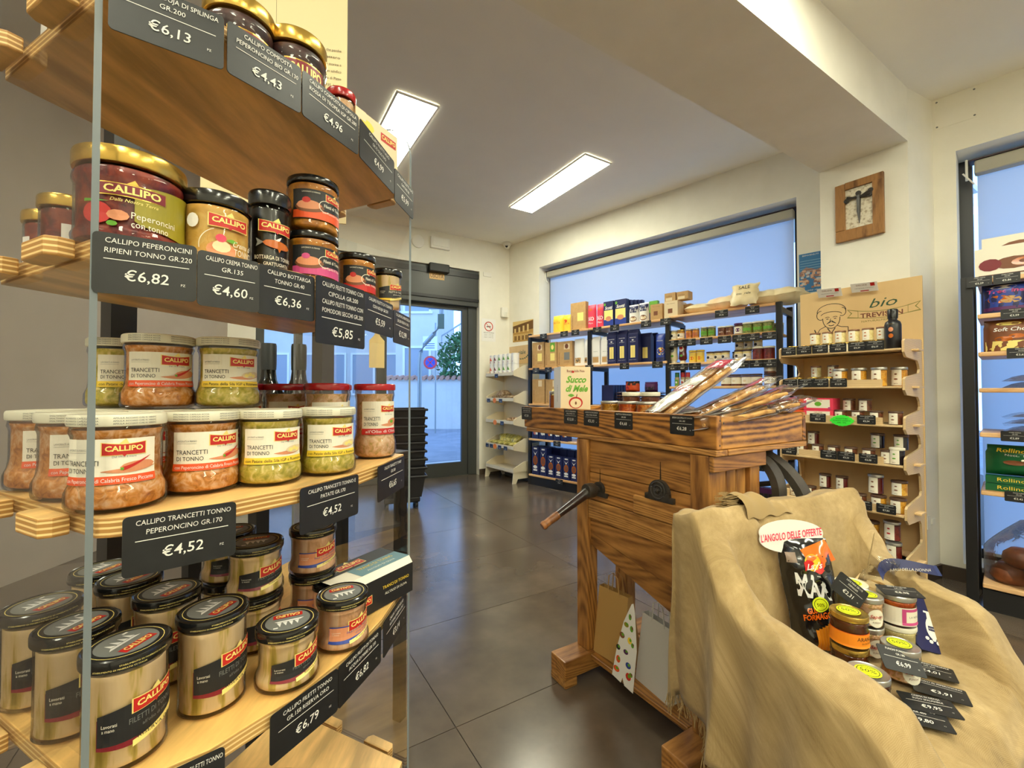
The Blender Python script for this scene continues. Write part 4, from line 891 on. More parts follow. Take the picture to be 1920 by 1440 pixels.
# stack of shopping baskets by the door
bk = None
FBK = Fr(-1.02, 4.02, 20)
for k in range(9):
    z = .10 + k * .075
    lb = 'black shopping basket in the stack by the entrance, ' + ('topmost' if k == 8 else 'bottom one' if k == 0 else ORD[k] + ' from the bottom')
    if bk is None:
        t = thing('shopping_basket', lb, 'basket', (-1.02, 4.02, z), 20, 'stacked black shopping baskets'); bk = t
        g = G(); pm_ = pbr('basket_plastic', (22, 20, 24), .35)
        vs = [(-.17, -.11, 0), (.17, -.11, 0), (.17, .11, 0), (-.17, .11, 0), (-.20, -.14, .19), (.20, -.14, .19), (.20, .14, .19), (-.20, .14, .19)]
        g.add(vs, [(0, 3, 2, 1), (0, 1, 5, 4), (1, 2, 6, 5), (2, 3, 7, 6), (3, 0, 4, 7)]); obj('body', g, pm_, t)
        g = G().tube([(-.21, -.15, .19), (.21, -.15, .19), (.21, .15, .19), (-.21, .15, .19)], .012, 6, 0, True); obj('rim', g, pm_, t)
        g = G().tube([(-.19, -.12, .19), (-.19, -.10, .205), (.19, -.10, .205), (.19, -.12, .19)], .008, 6); obj('handle', g, pm_, t)
    else: clone(bk, (-1.02, 4.02, z), 20 + (k % 3 - 1) * 1.5, lb)
t = thing('basket_trolley', 'dark wheeled base under the stack of shopping baskets', 'trolley base', (-1.02, 4.02, 0), 20)
obj('platform', G().box(-.16, .16, -.10, .10, .05, .098), pm_, t, bevel=.01)
for a in (-.13, .13):
    for b in (-.08, .08): obj('wheel', G().lathe([(0, -.012), (.025, -.012), (.025, .012), (0, .012)], 14, 0, Matrix.Translation((a, b, .026)) @ Matrix.Rotation(R(90), 4, 'Y')), pbr('rubber', (20, 20, 20), .6), t)
# ================================================================ product packs
def surf_flat(y=0): return flat(y)
def pack(nm, label, cat, fr, s, y, z, W, D, H, body, prints, group=None, shape='box', turn=0, lean=0, loc=None, rz=None):
    """box or puffed bag standing on z; prints: list of tuples in unit coordinates of the front face"""
    g = G(); mats = PM
    bi = body
    if shape == 'box':
        g.box(-W / 2, W / 2, 0, D, 0, H, bi); mp0 = flat(0)
    elif shape == 'gable':      # paper bag folded at the top
        g.box(-W / 2, W / 2, 0, D, 0, H * .86, bi)
        g.add([(-W / 2, 0, H * .86), (W / 2, 0, H * .86), (W / 2, D, H * .86), (-W / 2, D, H * .86), (-W * .46, D * .4, H), (W * .46, D * .4, H), (W * .46, D * .6, H), (-W * .46, D * .6, H)], [(0, 1, 5, 4), (1, 2, 6, 5), (2, 3, 7, 6), (3, 0, 4, 7), (4, 5, 6, 7)], bi); mp0 = flat(0)
    else:                       # pillow / block-bottom bag
        def yf(x, zz):
            u = min(1, abs(2 * x / W)); v = zz / H
            tp = max(0, min(1, (1 - v) / .22)) ** .6; bt = 1 if shape == 'bag' else max(0, min(1, v / .18)) ** .6
            return D / 2 * tp * bt * (1 - u ** 3.2) * (1 + .05 * sin(x * 140 + zz * 90))
        def sheet(sg):
            return lambda a, b: ((a - .5) * W * (1 if b < .8 else .97), D / 2 - sg * (yf((a - .5) * W, b * H) + .0008), b * H)
        g.sheet(sheet(1), 12, 12, bi); g2 = G().sheet(sheet(-1), 12, 12, bi); g2.f = [tuple(reversed(f)) for f in g2.f]; g.add(g2.v, g2.f, bi)
        g.m = [bi] * len(g.f)
        if shape == 'bag': g.box(-W * .45, W * .45, D * .12, D * .88, 0, .002, bi)
        mp0 = lambda x, zz, o: (x, D / 2 - yf(x, max(0, min(H, zz))) - .0012 - o, zz)
    X = lambda q: (q - .5) * W; Z = lambda q: q * H
    for k, p in enumerate(prints):
        t = p[0]; off = .0004 + k * .00025
        if t == 'r': g.rect(mp0, X(p[1]), X(p[2]), Z(p[3]), Z(p[4]), p[5], off, 1 if shape == 'box' else 6, 1 if shape == 'box' else 6)
        elif t == 'e': g.ell(mp0, X(p[1]), Z(p[2]), p[3] * W, p[4] * H, p[5], off, 12)
        elif t == 't': g.text(mp0, p[1], X(p[2]), Z(p[3]), p[4] * H, p[5], w=p[6] * W, off=off, bold=p[7] if len(p) > 7 else 0, shear=p[8] if len(p) > 8 else 0)
        elif t == 'v': g.text(mp0, p[1], X(p[2]), Z(p[3]), p[4] * W, p[5], w=p[6] * H, off=off, rot=90)
        elif t == 'p': g.poly(mp0, [(X(a), Z(b)) for a, b in p[1]], p[2], off)
    L = loc if loc else fr.w(s, y, z); rr = (rz if rz is not None else fr.deg) + turn
    o = obj(nm, g, mats, None, L, rr, smooth=0 if shape in ('box', 'gable') else 50, rot=(R(-lean), 0, R(rr)))
    return tag(o, label, cat, group)
SJ = {}
def sjar(key, label, fr, s, y, z, r, H, lid, cont, prints, group, nm='jar', lr=None, prof=STRAIGHT, turn=0, loc=None):
    """small jar seen at a distance: lid, contents and wrapped label"""
    L = loc if loc else fr.w(s, y, z); rz = (fr.deg if fr else 0) + turn
    if key in SJ: return clone(SJ[key], L, rz, label, group)
    def fn(g, mp, rr, hb):
        for k, p in enumerate(prints):
            off = .0004 + k * .0003
            if p[0] == 'r': g.rect(mp, p[1] * rr, p[2] * rr, p[3] * hb, p[4] * hb, p[5], off, 8)
            elif p[0] == 'e': g.ell(mp, p[1] * rr, p[2] * hb, p[3] * rr, p[4] * hb, p[5], off, 10)
            elif p[0] == 't': g.text(mp, p[1], p[2] * rr, p[3] * hb, p[4] * hb, p[5], w=p[6] * rr, off=off)
    t = jar(nm, label, 'jar', L, rz, r, H, lid, H * .14, cont, prof, fn if prints else None, group, lr or r * 1.02, None, glass=False)
    SJ[key] = t; return t
def railtag(fr, s, y, z, price, label, lines=('PRODOTTO', 'GR.250'), w_=.10, h_=.058, turn=0):
    p = fr.w(s, y, z); return ptag(list(lines), price, p, fr.deg + turn, label, 'price tags on the ' + fr.nm, w_, h_)
# ================================================================ black shelving in front of the long window
FR_ = Fr(.184, 5.007, -45.3); FR_.nm = 'black shelving'
rack = thing('shelving_rack', 'long black metal shelving with wooden boards in front of the wide window', 'shelving', FR_.w(0, 0), FR_.deg)
RD_ = .33; POST = [0, .85, 1.68, 2.54]
for k, x in enumerate(POST):
    for y in (0, RD_ - .03): obj('post', G().box(x - (.0 if k == 0 else .02), x + (.04 if k == 0 else .02), y, y + .03, 0, 1.70 + (.02 if k in (0, 3) else -.03)), black, rack, bevel=.002)
    for z in (1.66, 1.285, .88, .485, .08): obj('bracket', G().box(x - .005, x + .02, .03, RD_ - .03, z - .02, z + .02), black, rack)
BAYL = [(.02, .85), (.85, 1.68)]
for (a, b) in BAYL:
    for z in (1.70, 1.325, .92, .525, .12): obj('shelf', G().box(a + .0, b - .002, -.012, RD_, z - .022, z), shelfw, rack, bevel=.004)
for z in (1.715, 1.505, 1.30, 1.10, .81, .517, .12): obj('shelf', G().box(1.70, 2.52, -.012, RD_, z - .02, z), shelfw, rack, bevel=.004)
obj('base', G().box(.0, 2.54, .002, .3, 0, .095), black, rack)
Xr = lambda u: FR_.x(u, -.01)
gT = 'goods on top of the black shelving'
# top shelf
def rk(nm, label, cat, u0, u1, vt, z, body, prints, shape='box', D=.06, y=.02, grp=gT, turn=0, hz=None, lean=0):
    s0, s1 = FR_.x(u0, y), FR_.x(u1, y); H = hz or max(.03, FR_.z((u0 + u1) / 2, vt, y) - z)
    return pack(nm, label, cat, FR_, (s0 + s1) / 2, y, z, (s1 - s0) * .97, D, H, body, prints, grp, shape, turn, lean)
kbox = lambda c: [('r', .50, .80, .28, .60, c), ('v', 'Benedetto', .2, .35, .09, BR, .5), ('t', 'ALLEGRA', .62, .17, .03, BR, .4), ('r', .52, .78, .70, .90, BG)]
rk('pasta_bag', 'yellow bag of pasta at the left end of the top board', 'bag', 1033, 1054, 591, 1.70, YE, [('t', 'PASTA', .5, .5, .12, OR, .6)], 'bag', .09)
rk('pasta_bag', 'second yellow bag of pasta leaning against the tall kraft box', 'bag', 1053, 1071, 589, 1.70, YE, [('e', .4, .6, .2, .1, OR), ('t', 'PASTA', .5, .4, .1, OR, .6)], 'bag', .09)
rk('pasta_box', 'tall kraft pasta box with window on the top board', 'box', 1070, 1099, 567, 1.70, KR, [('r', .45, .85, .32, .62, CR), ('v', 'Benedetto', .16, .3, .09, BR, .5)], 'box', .05)
for u, lb in ((1100, 'left'), (1117, 'right')): rk('coffee_bag', f'red bag with white letters on the top board, the {lb} one', 'bag', u, u + 16, 571 if u < 1110 else 569, 1.70, RS, [('t', 'XO', .5, .32, .16, WH, .7, .03), ('t', 'Mais', .5, .18, .07, WH, .5), ('e', .5, .78, .2, .06, OR)], 'bag', .06, grp='red bags on the top board')
sc_ = [('r', 0, 1, .0, .30, BL), ('r', .06, .94, .26, .64, CR), ('e', .5, .30, .3, .10, SK), ('t', 'Scotti', .5, .68, .12, WH, .7, .03, .2), ('e', .14, .88, .10, .06, GN)]
rk('rice_box', 'navy and white rice box on the top board, left of the pair', 'box', 1132, 1151, 565, 1.70, NV, sc_, 'box', .06, grp='navy rice boxes'); rk('rice_box', 'navy and white rice box on the top board, right of the pair', 'box', 1153, 1175, 561, 1.70, NV, sc_, 'box', .06, grp='navy rice boxes')
for k in range(4): rk('rice_box', 'navy rice box in the row running back behind the right one, ' + ORD[k + 1] + ' from the front', 'box', 1166 + k * 7, 1184 + k * 7, 563, 1.70, NV, [('t', 'Scotti', .5, .7, .1, WH, .6)], 'box', .05, y=.085 + k * .055, grp='navy rice boxes')
for u, lb in ((1178, 'left'), (1197, 'right')): rk('rice_bag', f'pale bag with a navy top and a bowl picture, the {lb} one', 'bag', u, u + 19, 571 if u < 1190 else 567, 1.70, WH, [('r', .04, .96, .55, .92, NV), ('t', 'Scotti', .5, .62, .1, WH, .7), ('e', .5, .2, .36, .15, BR), ('e', .5, .2, .28, .10, BG)], 'bag', .05, y=.0, grp='pale rice bags')
rk('herb_box', 'small box with a green top showing behind the kraft boxes', 'box', 1218, 1234, 564, 1.70, GN, [('r', 0, 1, 0, .5, NV)], 'box', .04, y=.2)
kb = [('r', .28, .62, .28, .55, BR), ('t', 'Cuor di biscotto', .5, .82, .05, BR, .6)]
rk('biscuit_box', 'low kraft box with a small oval window, left one on the top board', 'box', 1220, 1243, 570, 1.70, KR, kb, 'box', .1, y=.0)
rk('biscuit_box', 'wide low kraft box with a window under two stacked small boxes', 'box', 1246, 1272, 564, 1.70, BG, kb, 'box', .18, y=.0)
s_, H_ = FR_.x(1259, .0), FR_.z(1259, 564, 0)
for u0, u1, lb in ((1247, 1268, 'left'), (1270, 1292, 'right')): rk('tea_box', f'small kraft box stacked on the wide one, the {lb} one', 'box', u0, u1, 549 if u0 < 1260 else 546, H_ + .001, KR, [('t', 'TISANA', .4, .5, .14, BR, .6), ('r', .1, .7, .05, .4, BG)], 'box', .09, y=.01, grp='small kraft boxes on top')
rk('kraft_carton', 'kraft carton behind the stacked boxes at its right', 'box', 1277, 1297, 570, 1.70, KR, [('t', 'BIO', .5, .5, .1, BR, .5)], 'box', .1, y=.12)
# soft flour bags lying down
def softbag(nm, label, fr, s, y, z, W, D, H, mat, turn=0, rx=0, prints=None, grp=None):
    g = G()
    def P(a, b, sg):
        u, v = 2 * a - 1, 2 * b - 1; k = max(0, (1 - abs(u) ** 3)) * max(0, (1 - abs(v) ** 3))
        return (u * W / 2 * (1 + .06 * sin(v * 9)), v * D / 2 * (1 + .05 * sin(u * 7)), H / 2 + sg * (H / 2 * k ** .6 * (1 + .14 * noise.noise(Vector((u * 2.5 + s * 9, v * 2.5, sg)))) + .0006))
    g.sheet(lambda a, b: P(a, b, 1), 16, 12); g2 = G().sheet(lambda a, b: P(a, b, -1), 16, 12); g.add(g2.v, [tuple(reversed(f)) for f in g2.f])
    ms = [mat]
    if prints:
        ms = [mat, ink]
        for t, x, yy, h, w__ in prints: g.text(lambda q, r_, o: (q, r_, H + .001 + o), t, x * W, yy * D, h, 1, w=w__)
    L = fr.w(s, y, z); return tag(obj(nm, g, ms, None, L, smooth=60, rot=(R(rx), 0, R(fr.deg + turn))), label, 'bag', grp)
flour = mottled('flour_bag', [(.3, (226, 206, 160)), (.7, (238, 222, 182))], 14, .35, bs=.4, bd=.004)
flour2 = mottled('flour_bag_peach', [(.3, (226, 190, 150)), (.5, (240, 214, 176)), (.7, (238, 222, 182))], 10, .35, bs=.4, bd=.004)
for k, (u, m_, tn, lb) in enumerate([(1318, flour, 8, 'flat cream flour bag lying leftmost on the top board'), (1362, flour2, -6, 'peach-tinted flour bag lying left of the upright one'), (1438, flour, 10, 'plump flour bag lying right of the upright one'), (1474, flour, -12, 'flour bag overhanging the right end of the top board')]):
    softbag('flour_bag', lb, FR_, FR_.x(u, .12) , .14, 1.716, .26, .24, .125 if k else .09, m_, tn, grp='flour bags on the top board')
softbag('flour_bag', 'cream flour bag with handwriting leaning upright on the others', FR_, FR_.x(1398, .02), .04, 1.80, .19, .20, .06, flour, 4, 62, [('SALE', 0, .15, .03, .08), ('integrale', 0, -.12, .022, .10)], 'flour bags on the top board')
# second row left: kraft boxes, white bags, navy packs
gB = 'pasta packs on the second board of the black shelving'
for k, (u0, u1, c, h, lb) in enumerate([(998, 1020, CR, BG, 'left'), (1022, 1044, CR, GN, 'middle one with a green leaf mark'), (1045, 1073, GY, BG, 'right one with a dark window')]):
    rk('pasta_box', 'kraft pasta box on the second board, ' + lb, 'box', u0, u1, 642 + (k == 2) * -2, 1.325, KR, [('r', .46, .84, .26, .56, c), ('v', 'Benedetto', .16, .32, .09, BR, .5), ('r', .45, .85, .62 + .06 * (k != 1), .98 - .08 * (k != 1), h), ('e', .64, .8, .12, .1, CR if k == 1 else BR), ('t', 'ALLEGRA', .66, .16, .03, BR, .4)], 'box', .06, grp=gB)
for u0, u1, v, lb in ((1074, 1094, 635, 'crumpled white pasta bag right of the kraft boxes'), (1094, 1103, 636, 'narrow white pasta bag just left of the second post')):
    rk('pasta_bag', lb, 'bag', u0, u1, v, 1.325, WH, [('r', .2, .75, .1, .3, KR), ('e', .5, .2, .15, .05, IK)], 'bag', .06, grp=gB)
for u0, u1, lb in ((1109, 1125, 'tall white pasta pack right of the second post'), (1127, 1140, 'tall white pasta pack touching the navy ones')):
    rk('pasta_bag', lb, 'bag', u0, u1, 631, 1.325, WH, [('r', .15, .85, .08, .28, KR), ('t', 'PASTA', .5, .45, .03, GY, .5), ('r', .1, .9, .30, .305, GY)], 'gable', .05, grp=gB)
nvp = [('r', .28, .72, .16, .52, CR), ('r', .48, .50, .16, .52, BR), ('r', .60, .61, .16, .52, KR), ('r', .38, .39, .16, .52, KR), ('t', 'MANCINI', .5, .74, .03, WH, .6), ('e', .5, .68, .10, .02, WH), ('t', 'SPAGHETTI', .5, .62, .022, WH, .5), ('t', 'PASTIFICIO AGRICOLO', .5, .09, .015, WH, .7)]
for k, (u0, u1, v) in enumerate([(1138, 1156, 622), (1157, 1176, 619), (1177, 1197, 617)]): rk('spaghetti_pack', 'navy spaghetti pack with a window, ' + ORD[k] + ' of the three front ones', 'pack', u0, u1, v, 1.325, NV, nvp, 'gable', .06, grp=gB)
rk('spaghetti_pack', 'shaded navy spaghetti pack set back right of the three front ones', 'pack', 1199, 1221, 624, 1.325, NV, nvp[:4], 'gable', .06, y=.10, grp=gB)
rk('spaghetti_pack', 'dark navy pack deepest behind on the second board', 'pack', 1212, 1232, 624, 1.325, NV, [], 'gable', .06, y=.2, grp=gB)
rk('pasta_bag', 'blue bag with a pasta picture beside the third post', 'bag', 1227, 1247, 625, 1.325, BL, [('e', .6, .36, .34, .14, CR), ('e', .66, .40, .2, .08, AM), ('t', 'LINGUINE', .5, .72, .035, WH, .6), ('r', .1, .9, .02, .14, NV)], 'bag', .07, y=0, grp=gB)
# third board
for k, (u0, u1) in enumerate([(998, 1021), (1023, 1050), (1056, 1082)]): rk('pasta_box', 'kraft pasta box on the third board behind the wooden tray, ' + ORD[k] + ' from the left', 'box', u0, u1, 711, .92, KR, [('r', .46, .84, .30, .60, CR if k else KR), ('v', 'Benedetto', .16, .32, .09, BR, .5), ('r', .5, .8, .7, .95, BG)], 'box', .06, grp='kraft boxes on the third board')
rk('coffee_pack', 'orange and black vacuum pack lying on the dark sweets pile', 'pack', 1168, 1195, 711, 1.055, OR, [('r', 0, 1, .6, 1, IK), ('e', .3, .3, .15, .2, RD)], 'pillow', .1, y=.05, hz=.10, grp='packs on the third board')
rk('coffee_pack', 'dark purple vacuum pack lying right of the orange one', 'pack', 1204, 1229, 713, 1.055, PU, [('r', .1, .9, .2, .5, IK)], 'pillow', .1, y=.05, hz=.09, grp='packs on the third board')
choc = mottled('choc_pack', [(.38, (44, 30, 40)), (.5, (88, 62, 60)), (.6, (130, 104, 96))], 60, .2, coat=.6)
for k in range(5):
    for j, u in enumerate((1176, 1219)):
        softbag('chocolate_pack', f'flat dark glossy sweets pack in the {"left" if j == 0 else "right"} pile, ' + ('topmost' if k == 4 else 'bottom one' if k == 0 else ORD[k] + ' from below'), FR_, FR_.x(u, .08), .12, .921 + k * .027, .24, .17, .028, choc, (k * 7) % 11 - 5, grp='flat dark sweets packs')
for k in range(6): rk('dark_box', 'dark blue box on the third board, ' + ORD[k] + ' behind the kraft boxes', 'box', 1128 + k * 5, 1150 + k * 5, 722, .92, NV, [], 'box', .04, y=.08 + .04 * k, grp='dark boxes on the third board')
# lower boards left: navy pasta boxes
pb = [('e', .5, .52, .32, .17, AM), ('e', .5, .52, .24, .13, BR), ('p', [(.2, .86), (.5, .7), (.8, .86), (.5, .76)], WH), ('r', .3, .75, .92, .97, WH), ('e', .5, .28, .3, .06, WH), ('r', .22, .78, .14, .20, WH)]
for k in range(7): 
    u = 997 + k * 14.4; o = rk('navy_pasta_box', 'navy pasta box with a golden picture on the lowest board, ' + ORD[k] + ' from the left', 'box', u, u + 13.2, 838 + (0 if k < 2 else 12) + k * 2.2, .12, NV, pb, 'box', .08, y=.0, grp='navy pasta boxes on the lowest board')
    rk('navy_pasta_box', 'navy pasta box in the back row of the lowest board, ' + ORD[k] + ' from the left', 'box', u + 9, u + 22, 836 + k * 2, .12, NV, [], 'box', .08, y=.14, grp='navy pasta boxes on the lowest board')
for k in range(5):
    u = 997 + k * 13.5; rk('navy_pasta_box', 'navy pasta box just visible under the tray, ' + ORD[k] + ' from the left', 'box', u, u + 12.4, 790, .525, NV, [('e', .5, .3, .26, .12, AM if k % 2 == 0 else WH), ('e', .3, .7, .2, .1, WH), ('r', .6, .9, .2, .3, WH)], 'box', .08, y=.0, grp='navy pasta boxes under the tray', hz=.24)
# right bay: jars
bc = [('r', -1.3, 1.3, .15, .75, IV), ('e', -.3, .5, .35, .16, IK), ('t', 'CREMA', .4, .3, .12, BR, .8)]
gJ = 'jars on the upper board of the black shelving'
row = [(1265, 'b', f_pale), (1278, 'y', f_amb), (1293, 'r', f_oil), (1306, 'r', f_oil), (1322, 'g', f_green), (1336, 'g', f_green), (1355, 'w', f_brn), (1369, 'w', f_brn), (1387, 'p', f_brn), (1404, 'G', f_green), (1423, 'G', f_green), (1442, 'G', f_green)]
nmz = {'b': 'cream-labelled jar', 'y': 'jar with yellow contents and cream label', 'r': 'orange-brown jar', 'g': 'dark green jar', 'w': 'white-lidded brown jar', 'p': 'jar with purple lid and label', 'G': 'wide white-lidded olive green jar'}
for k, (u, ky, c) in enumerate(row):
    d = {'b': (.031, .085, silver, bc), 'y': (.033, .085, gold, bc), 'r': (.029, .085, silver, [('r', -.8, .8, .2, .7, AM), ('t', 'OLIO', 0, .4, .14, BR, 1)]), 'g': (.031, .088, silver, [('r', -.9, .9, .25, .7, GN), ('t', 'PESTO', 0, .4, .14, IK, 1.2)]), 'w': (.033, .078, whitelid, [('t', 'BIO', 0, .4, .14, IV, 1)]), 'p': (.036, .09, pbr('purple_lid', (88, 34, 92), .3), [('r', -1.4, 1.4, .1, .8, IV), ('e', 0, .45, .5, .2, PU)]), 'G': (.040, .088, whitelid, [('r', -.8, .8, .3, .6, GN)])}[ky]
    same = [i for i, q in enumerate(row) if q[1] == ky]; pos = same.index(k)
    sjar('R1' + ky, f'{nmz[ky]} on the upper jar board' + (f', {ORD[pos]} of its kind' if len(same) > 1 else ''), FR_, FR_.x(u, .045), .045, 1.505, d[0], d[1], d[2], c, d[3], gJ)
sjar('R1G', 'olive green jar at the right end, behind the right post', FR_, 2.52 - .045 + .0, .24, 1.505, .04, .088, whitelid, f_green, [], gJ)
gK = 'jars and sauces on the second jar board'
sauce = lambda c: [(0, .60), (.08, .62), (.1, .9), (.3, 1.0), (.6, .92), (.9, 1.0), (1, .7)]
for u, cm_, lb in ((1264, pbr('mayo', (230, 222, 184), .3), 'cream mayonnaise bottle standing on its white cap'), (1281, dkred, 'dark red ketchup bottle standing on its white cap')):
    t = thing('sauce_bottle', lb, 'bottle', FR_.w(FR_.x(u, .05), .05, 1.30), FR_.deg, gK)
    obj('cap', G().lathe([(0, 0), (.026, 0), (.024, .022), (0, .022)], 20), whitelid, t, smooth=40)
    g = G().lathe([(.022, .022), (.036, .04), (.034, .075), (.030, .10), (.036, .15), (.034, .165), (.0, .168)], 24); obj('bottle', g, cm_, t, smooth=60)
    g = G(); mp = cyl(.0362); g.ell(mp, 0, .125, .02, .028, IV if 'ketchup' in lb else GY, .001, 14); g.ell(mp, 0, .13, .013, .012, IK if 'mayo' in lb else RD, .0015, 12); g.ell(cyl(.0335), 0, .065, .012, .01, GN, .003, 10); obj('label', g, PM, t)
for u, lb in ((1300, 'left'), (1314, 'right')): sjar('yel', f'yellow-lidded jar of yellow sauce, {lb} of the pair', FR_, FR_.x(u, .045), .045, 1.30, .033, .105, pbr('yellow_lid', (230, 190, 50), .3), pbr('mustard', (230, 196, 90), .3), [('r', -1, 1, .15, .6, YE), ('e', 0, .4, .5, .16, OR)], gK)
for k, u in enumerate((1333, 1347, 1361)): sjar('mid', 'brown-lidded jar behind the leaning breadstick pack, ' + ORD[k] + ' from the left', FR_, FR_.x(u, .06), .06, 1.30, .033, .085, pbr('brown_lid', (84, 60, 46), .35), f_pale, bc, gK)
for k, u in enumerate((1386, 1402)): sjar('mid', 'lower brown-lidded jar right of the breadstick bag, ' + ('left' if k == 0 else 'right') + ' one under the stack', FR_, FR_.x(u, .06), .06, 1.30, .033, .085, None, None, None, gK)
for k, u in enumerate((1385, 1402, 1420)): sjar('mid', 'brown-lidded jar stacked on the second jar board, ' + ORD[k] + ' of three', FR_, FR_.x(u, .07), .10, 1.386, .033, .085, None, None, None, gK)
for u, lb in ((1423, 'left'), (1443, 'right')): sjar('redw', f'wide dark red jar with white lid, {lb} of the pair', FR_, FR_.x(u, .045), .045, 1.30, .041, .098, whitelid, f_jamr, [], gK)
for k, u in enumerate((1382, 1420, 1445)): sjar('mid', 'jar hidden in the back row of the second jar board, ' + ORD[k], FR_, FR_.x(u, .2), .2, 1.30, .033, .085, None, None, None, gK)
gL = 'jars on the third jar board'
for k, (u, c, lb) in enumerate([(1270, 'green', 'spice mill with a green cap'), (1281, 'red', 'spice mill with a red cap, left'), (1290, 'red', 'spice mill with a red cap, right')]):
    t = thing('spice_mill', lb + ' on the black shelving', 'spice mill', FR_.w(FR_.x(u, .04), .04, 1.10), FR_.deg, 'spice mills')
    obj('body', G().lathe([(0, 0), (.021, 0), (.021, .07), (.017, .08), (0, .08)], 18), pbr('spice', (170, 150, 110), .2, coat=.5), t, smooth=40); obj('cap', G().lathe([(0, .08), (.019, .08), (.018, .12), (0, .12)], 18), pbr('cap_' + c, (40, 110, 60) if c == 'green' else (180, 30, 30), .35), t, smooth=40)
    g = G().rect(cyl(.0212), -.016, .016, .01, .06, IV if c == 'red' else GN, .0004, 6); g.ell(cyl(.0212), 0, .035, .008, .01, RD if c == 'red' else WH, .001, 8); obj('label', g, PM, t)
wj = [('r', -1.5, 1.5, .2, .85, IV), ('e', -.2, .5, .3, .12, BG)]
for k, u in enumerate((1362, 1381, 1401, 1419, 1444)): sjar('wj', 'dark-lidded jar with a broad white label on the third jar board, ' + ORD[k] + ' from the left', FR_, FR_.x(u, .05), .05, 1.10, .040, .092, pbr('brown_lid', (84, 60, 46), .35), f_brn, wj, gL)
sjar('wj', 'dark-lidded white-label jar stacked at the right end of the third jar board', FR_, FR_.x(1444, .05), .05, 1.193, .04, .092, None, None, None, gL)
sjar('wj', 'dark-lidded white-label jar stacked behind the right post', FR_, 2.47, .20, 1.193, .04, .092, None, None, None, gL); sjar('wj', 'dark-lidded white-label jar at the back behind the right post', FR_, 2.47, .20, 1.10, .04, .092, None, None, None, gL)
gM = 'jars on the lower board seen under the tray'
for k, (s_, ys) in enumerate([(2.17, .05), (2.26, .05), (2.35, .05), (2.44, .05), (2.40, .18), (2.30, .18)]): sjar('low', 'red jar with a white label seen beneath the wooden tray, ' + ORD[k] + ' from the left' if k < 4 else 'red jar in the back row beneath the tray, ' + ('right' if k == 4 else 'left') + ' one', FR_, s_, ys, .517, .040, .13, pbr('dark_red_lid', (110, 20, 20), .35), f_jamr, [('r', -1.2, 1.2, .2, .8, WH), ('e', 0, .4, .3, .12, BR), ('r', -.6, .4, .62, .78, IK)], gM)
for k in range(5): rk('dark_pack', 'dark glossy packet on the lowest board near the right post, ' + ORD[k], 'packet', 1412 + k * 8, 1424 + k * 8, 905, .12, PU, [('r', .2, .8, .5, .8, IK)], 'box', .06, y=.05, hz=.20, grp='dark packets on the lowest board')
# price tags on the shelving
def rt(u, z, price, lb, lines=('PASTA BIO', 'GR.500')): railtag(FR_, FR_.x(u, -.014), -.0135, z - .03, price, lb, lines)
for k, (u, p) in enumerate(((1019, '€2,45'), (1058, '€3,20'), (1079, '€3,90'), (1120, '€3,65'), (1153, '€4,10'), (1212, '€2,98'), (1249, '€3,80'))): rt(u, 1.70, p, f'small black price tag, {ORD[k]} from the left on the top board of the black shelving')
for k, (u, p) in enumerate(((1354, '€1,26'), (1412, '€2,46'))): rt(u, 1.71, p, 'small black price tag under the flour bags, ' + ('left one' if k == 0 else 'right one'))
for k, (u, p) in enumerate(((1005, '€3,10'), (1028, '€3,15'), (1052, '€3,55'), (1105, '€3,70'), (1171, '€4,20'), (1233, '€3,25'))): rt(u, 1.325, p, f'small black price tag, {ORD[k]} from the left under the pasta packs')
for k, (u, p) in enumerate(((1261, '€3,88'), (1276, '€3,89'), (1294, '€4,35'), (1325, '€4,75'), (1359, '€4,20'), (1387, '€7,76'), (1412, '€4,80'), (1444, '€4,87'))): rt(u, 1.50, p, f'small black price tag, {ORD[k]} from the left on the upper jar board', ('CREMA DI', 'GR.180'))
for k, (u, p) in enumerate(((1261, '€2,78'), (1280, '€2,67'), (1303, '€4,12'), (1392, '€5,18'), (1419, '€4,40'), (1443, '€6,45'))): rt(u, 1.295, p, f'small black price tag, {ORD[k]} from the left on the second jar board', ('SALSA', 'GR.250'))
rt(1418, .515, '€4,13', 'small price tag €4,13 on the low board seen under the tray'); rt(1044, .525, '€2,35', 'small price tag on the board under the tray'); rt(1048, .12, '€2,30', 'small price tag on the lowest board of the navy boxes')
# ================================================================ birch jam stand in front of the pillar
Q = .867
FJ = Fr(1.605, 2.61, -55.3); FJ.nm = 'birch jam stand'; JW = .575; JD_ = .32
js = thing('jam_stand', 'birch plywood stand with printed back board and six jam shelves before the pillar', 'display stand', FJ.w(0, 0), FJ.deg)
JZ = [1.27, 1.08, .885, .685, .44, .19]; JTOP = 1.675
g = G().box(-.005, JW + .005, JD_ - .012, JD_, .02, JTOP, 0); back = obj('back_board', g, birchf, js, bevel=.003)
jm = [pbr('bio_green', (40, 74, 50), .6), pbr('bio_brown', (112, 58, 40), .6), ink, pbr('banner_edge', (120, 116, 50), .6), birchf]
g = G(); mp = flat(JD_ - .012)
cx, cz = .41, 1.535
g.text(mp, 'bio', cx, cz, .052, 0, w=.13, shear=.45, bold=.0); 
for s_ in (1, -1): g.band(mp, cx - .11, cx + .11, lambda q, s_=s_: cz - .030 + s_ * .020 - .012 * (1 - (2 * q - 1) ** 2), .003, 3, .0008)
